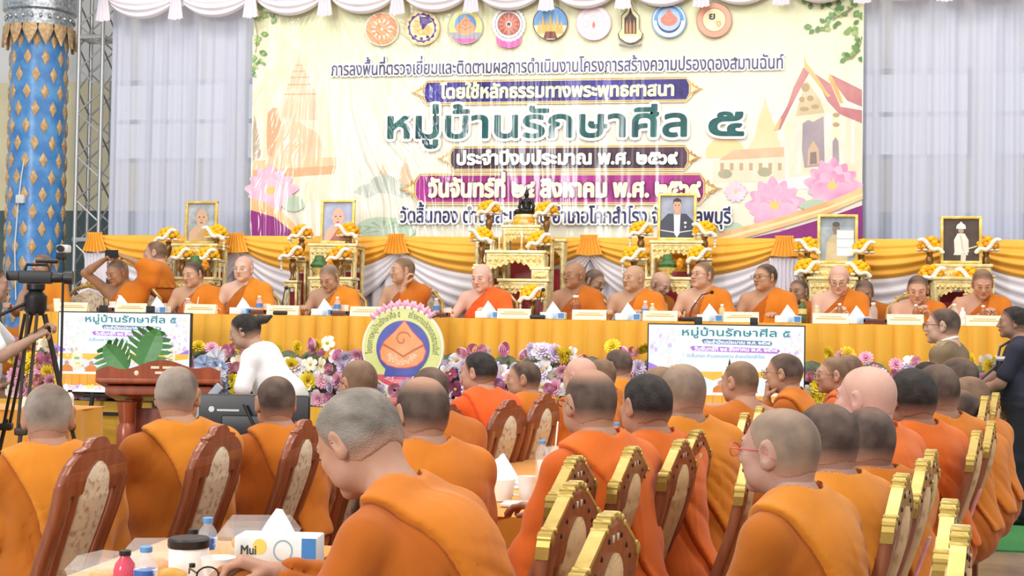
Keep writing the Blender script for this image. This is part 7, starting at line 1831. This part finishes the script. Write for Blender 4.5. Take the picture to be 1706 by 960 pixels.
def clam(label, loc, rz, s=1.0):
    t = thing('fruit_box', label, 'food box', loc, rz); mb = MB().m(M_CLEAR)
    mb.loft([[(-.075 * s, -.055 * s, 0), (.075 * s, -.055 * s, 0), (.075 * s, .055 * s, 0), (-.075 * s, .055 * s, 0)], [(-.095 * s, -.07 * s, .05 * s), (.095 * s, -.07 * s, .05 * s), (.095 * s, .07 * s, .05 * s), (-.095 * s, .07 * s, .05 * s)], [(-.07 * s, -.05 * s, .085 * s), (.07 * s, -.05 * s, .085 * s), (.07 * s, .05 * s, .085 * s), (-.07 * s, .05 * s, .085 * s)]]); mb.build('clear_box', None, t)
    mb = MB().m(mat('cut_fruit', '#e2a650', rough=.5, col2='#d98436', scale=12))
    for k in range(9): a = 2.4 * k; mb.ell((.045 * s * math.cos(a), .03 * s * math.sin(a), .026 * s), (.022 * s, .018 * s, .018 * s), 8, 6)
    mb.build('cut_fruit', None, t)
clam('clear fruit box behind the water bottles on the foreground table', at_top(272, 930, 3.72, .1), .3, 1.2); clam('clear fruit box behind the big tissue box', at_top(432, 890, 4.15, .1), .25, 1.25)
clam('clear fruit box at the bottom left corner of the foreground table', at_top(186, 950, 3.6, .1), -.2, 1.0)
# large tissue box with printed writing
b = at_top(466, 925, 3.95, .1); t = thing('tissue_box', 'large pale blue tissue box with lemon print held on the foreground table', 'tissue box', b, math.radians(6))
mb = MB().m(mat('box_pale_blue', '#d9e8ee', rough=.5, col2='#e9f1f2', scale=6)); mb.box((0, 0, .045), (.235, .11, .09), .005); mb.build('box', None, t)
mb = MB(); mb.m(mat('box_blue', '#3f86cc', rough=.5)).add([(.075, -.0556, .002), (.116, -.0556, .002), (.116, -.0556, .088), (.075, -.0556, .088)], [(0, 1, 2, 3)])
mb.m(mat('lemon_print', '#f0d468', rough=.5)).poly([(-.045 + .020 * math.cos(a), .062 + .022 * math.sin(a)) for a in [2 * PI * i / 20 for i in range(20)]], -.0558); mb.m(mat('glass_print', '#8fb4cc', rough=.5))
V = []; F = []
for i in range(28):
    a = 2 * PI * i / 28; V += [(.022 + q * math.cos(a), -.0559, .052 + q * 1.1 * math.sin(a)) for q in (.024, .028)]
for i in range(28): j = (i + 1) % 28; F.append((2 * i, 2 * i + 1, 2 * j + 1, 2 * j))
mb.add(V, F); mb.m(mat('ink_dark', '#3a4650', rough=.5)); V, F = text_geo('Mui', -.098, -.055, .040, .036, .0007, -.0560); mb.add(V, F); mb.build('print', None, t, smooth=False)
mb = MB(); tissue_geo(mb, .75, 3); o = mb.build('tissue', None, t); o.location = (-.01, 0, .088)
# brown cloth bag and yellow fruit at the lower edge
p = at_top(430, 955, 3.3, .1); S = SDF(); S.el((0, 0, .045), (.14, .09, .07), .03); S.el((-.06, .0, .07), (.07, .06, .045), .03); S.el((.07, .02, .07), (.07, .05, .04), .03); F_, l_, h_, (X, Y_, Z) = S.field(.006, pad=.01); F_ = F_ + .006 * np.sin(40 * X + 20 * Y_) * np.sin(33 * Y_ + 25 * Z); F_ = np.maximum(F_, .001 - Z)
o = ob('cloth_bag', np_mesh('cloth_bag', [surfnet(F_, l_, h_)], mat('bag_ochre', '#a8651f', rough=.85, col2='#94561a', scale=10)), None, p); tag(o, 'crumpled ochre cloth bag at the bottom edge of the foreground table', 'bag')
p = at_top(284, 955, 3.5, .1); mb = MB().m(mat('mango_yellow', '#cf9a2e', rough=.45, col2='#b98422', scale=8)); mb.ell((0, 0, .036), (.055, .04, .036), 16, 10); o = mb.build('mango', None); o.location = p; tag(o, 'ripe yellow fruit lying at the bottom edge of the foreground table', 'fruit')
p = at_top(386, 918, 4.05, .1); mb = MB().m(M_YEL2); mb.grid(lambda u, v: (-.06 + .12 * u, -.05 + .1 * v, .006 + .006 * math.sin(9 * u) * math.sin(7 * v)), 14, 12); o = mb.build('napkin', None, ang=180); o.location = p; tag(o, 'folded yellow napkin beside the white mug', 'napkin')
# eyeglasses held over the box
gq = to_world(MF, (MF['wrL'] + MF['wrR']) / 2 + np.array([.0, .12, .03])); t = thing('eyeglasses', 'dark eyeglasses held by the grey-haired monk over the table', 'glasses', gq, math.radians(30)); mb = MB().m(M_FRAME_D)
for s in (-1, 1): mb.tube([(s * .033 + .025 * math.cos(a), 0, .019 * math.sin(a)) for a in [2 * PI * i / 16 for i in range(16)]], .0022, 6, True)
mb.tube([(-.009, 0, .004), (.009, 0, .004)], .002, 6); mb.build('rims', None, t)
mb = MB().m(M_FRAME_D)
for s in (-1, 1): mb.tube([(s * .058, 0, .006), (s * .060, .12, -.004), (s * .058, .14, -.02)], .0022, 6)
mb.build('temples', None, t); mb = MB().m(M_LENS)
for s in (-1, 1): mb.lathe([(.024, -.0008), (.024, .0008)], (s * .033, 0, 0), 16, Matrix.Rotation(PI / 2, 3, 'X'))
mb.build('lenses', None, t)
# ------------------------------------------------------------------ on the middle table and the side tables
def mt_(u, v): q = PZ(u, v, ZTB + .003); return (q.x, q.y, ZTB + .003)
def pile(label, loc, s):
    o = MB(); tissue_geo(o, s, 5); o = o.build('tissue_pile', None); o.location = loc; tag(o, label, 'tissues')
pile('heap of white tissues on the near end of the middle table', mt_(838, 812), 1.35); pile('crumpled white tissue at the far end of the middle table', mt_(1040, 755), 1.2)
cup('white tea cup with handle at the near end of the middle table', mt_(836, 834), .085, .055, None, True); cup('white paper cup in the hand of the balding monk with glasses', mt_(877, 836), .10, .036); cup('white paper cup farther along the middle table', mt_(908, 806), .10, .038)
bottle('clear bottle with blue cap among cups on the middle table', mt_(903, 796), .17, .032, M_CLEAR, M_CAPB); cup('iced drink cup with two white straws on the middle table', mt_(921, 792), .13, .04, M_CLEAR, False, True)
bottle('clear bottle with blue cap at the far end of the middle table', mt_(1027, 757), .17, .032, M_CLEAR, M_CAPB)
p = mt_(880, 843); mb = MB().m(M_WCUP); mb.box((0, 0, .006), (.20, .12, .012), .004); o = mb.build('tray', None); o.location = p; tag(o, 'flat white tray at the near edge of the middle table', 'tray')
p = P(218, 778, 5.95); cup('white cup with dark rim in front of the shaven monk beside the lectern', (p.x, p.y - .02, ZTB + .003), .10, .04, None)
p = P(30, 660, 10.2); t = dup(pl0, (p.x + .2, p.y - .02, ZTB + .003), 0, 'cream name card on the small yellow table at far left'); bottle('small bottle on the yellow table at far left', (p.x + .36, p.y + .1, ZTB + .003), .14, .03, M_WCUP, M_CAPK)
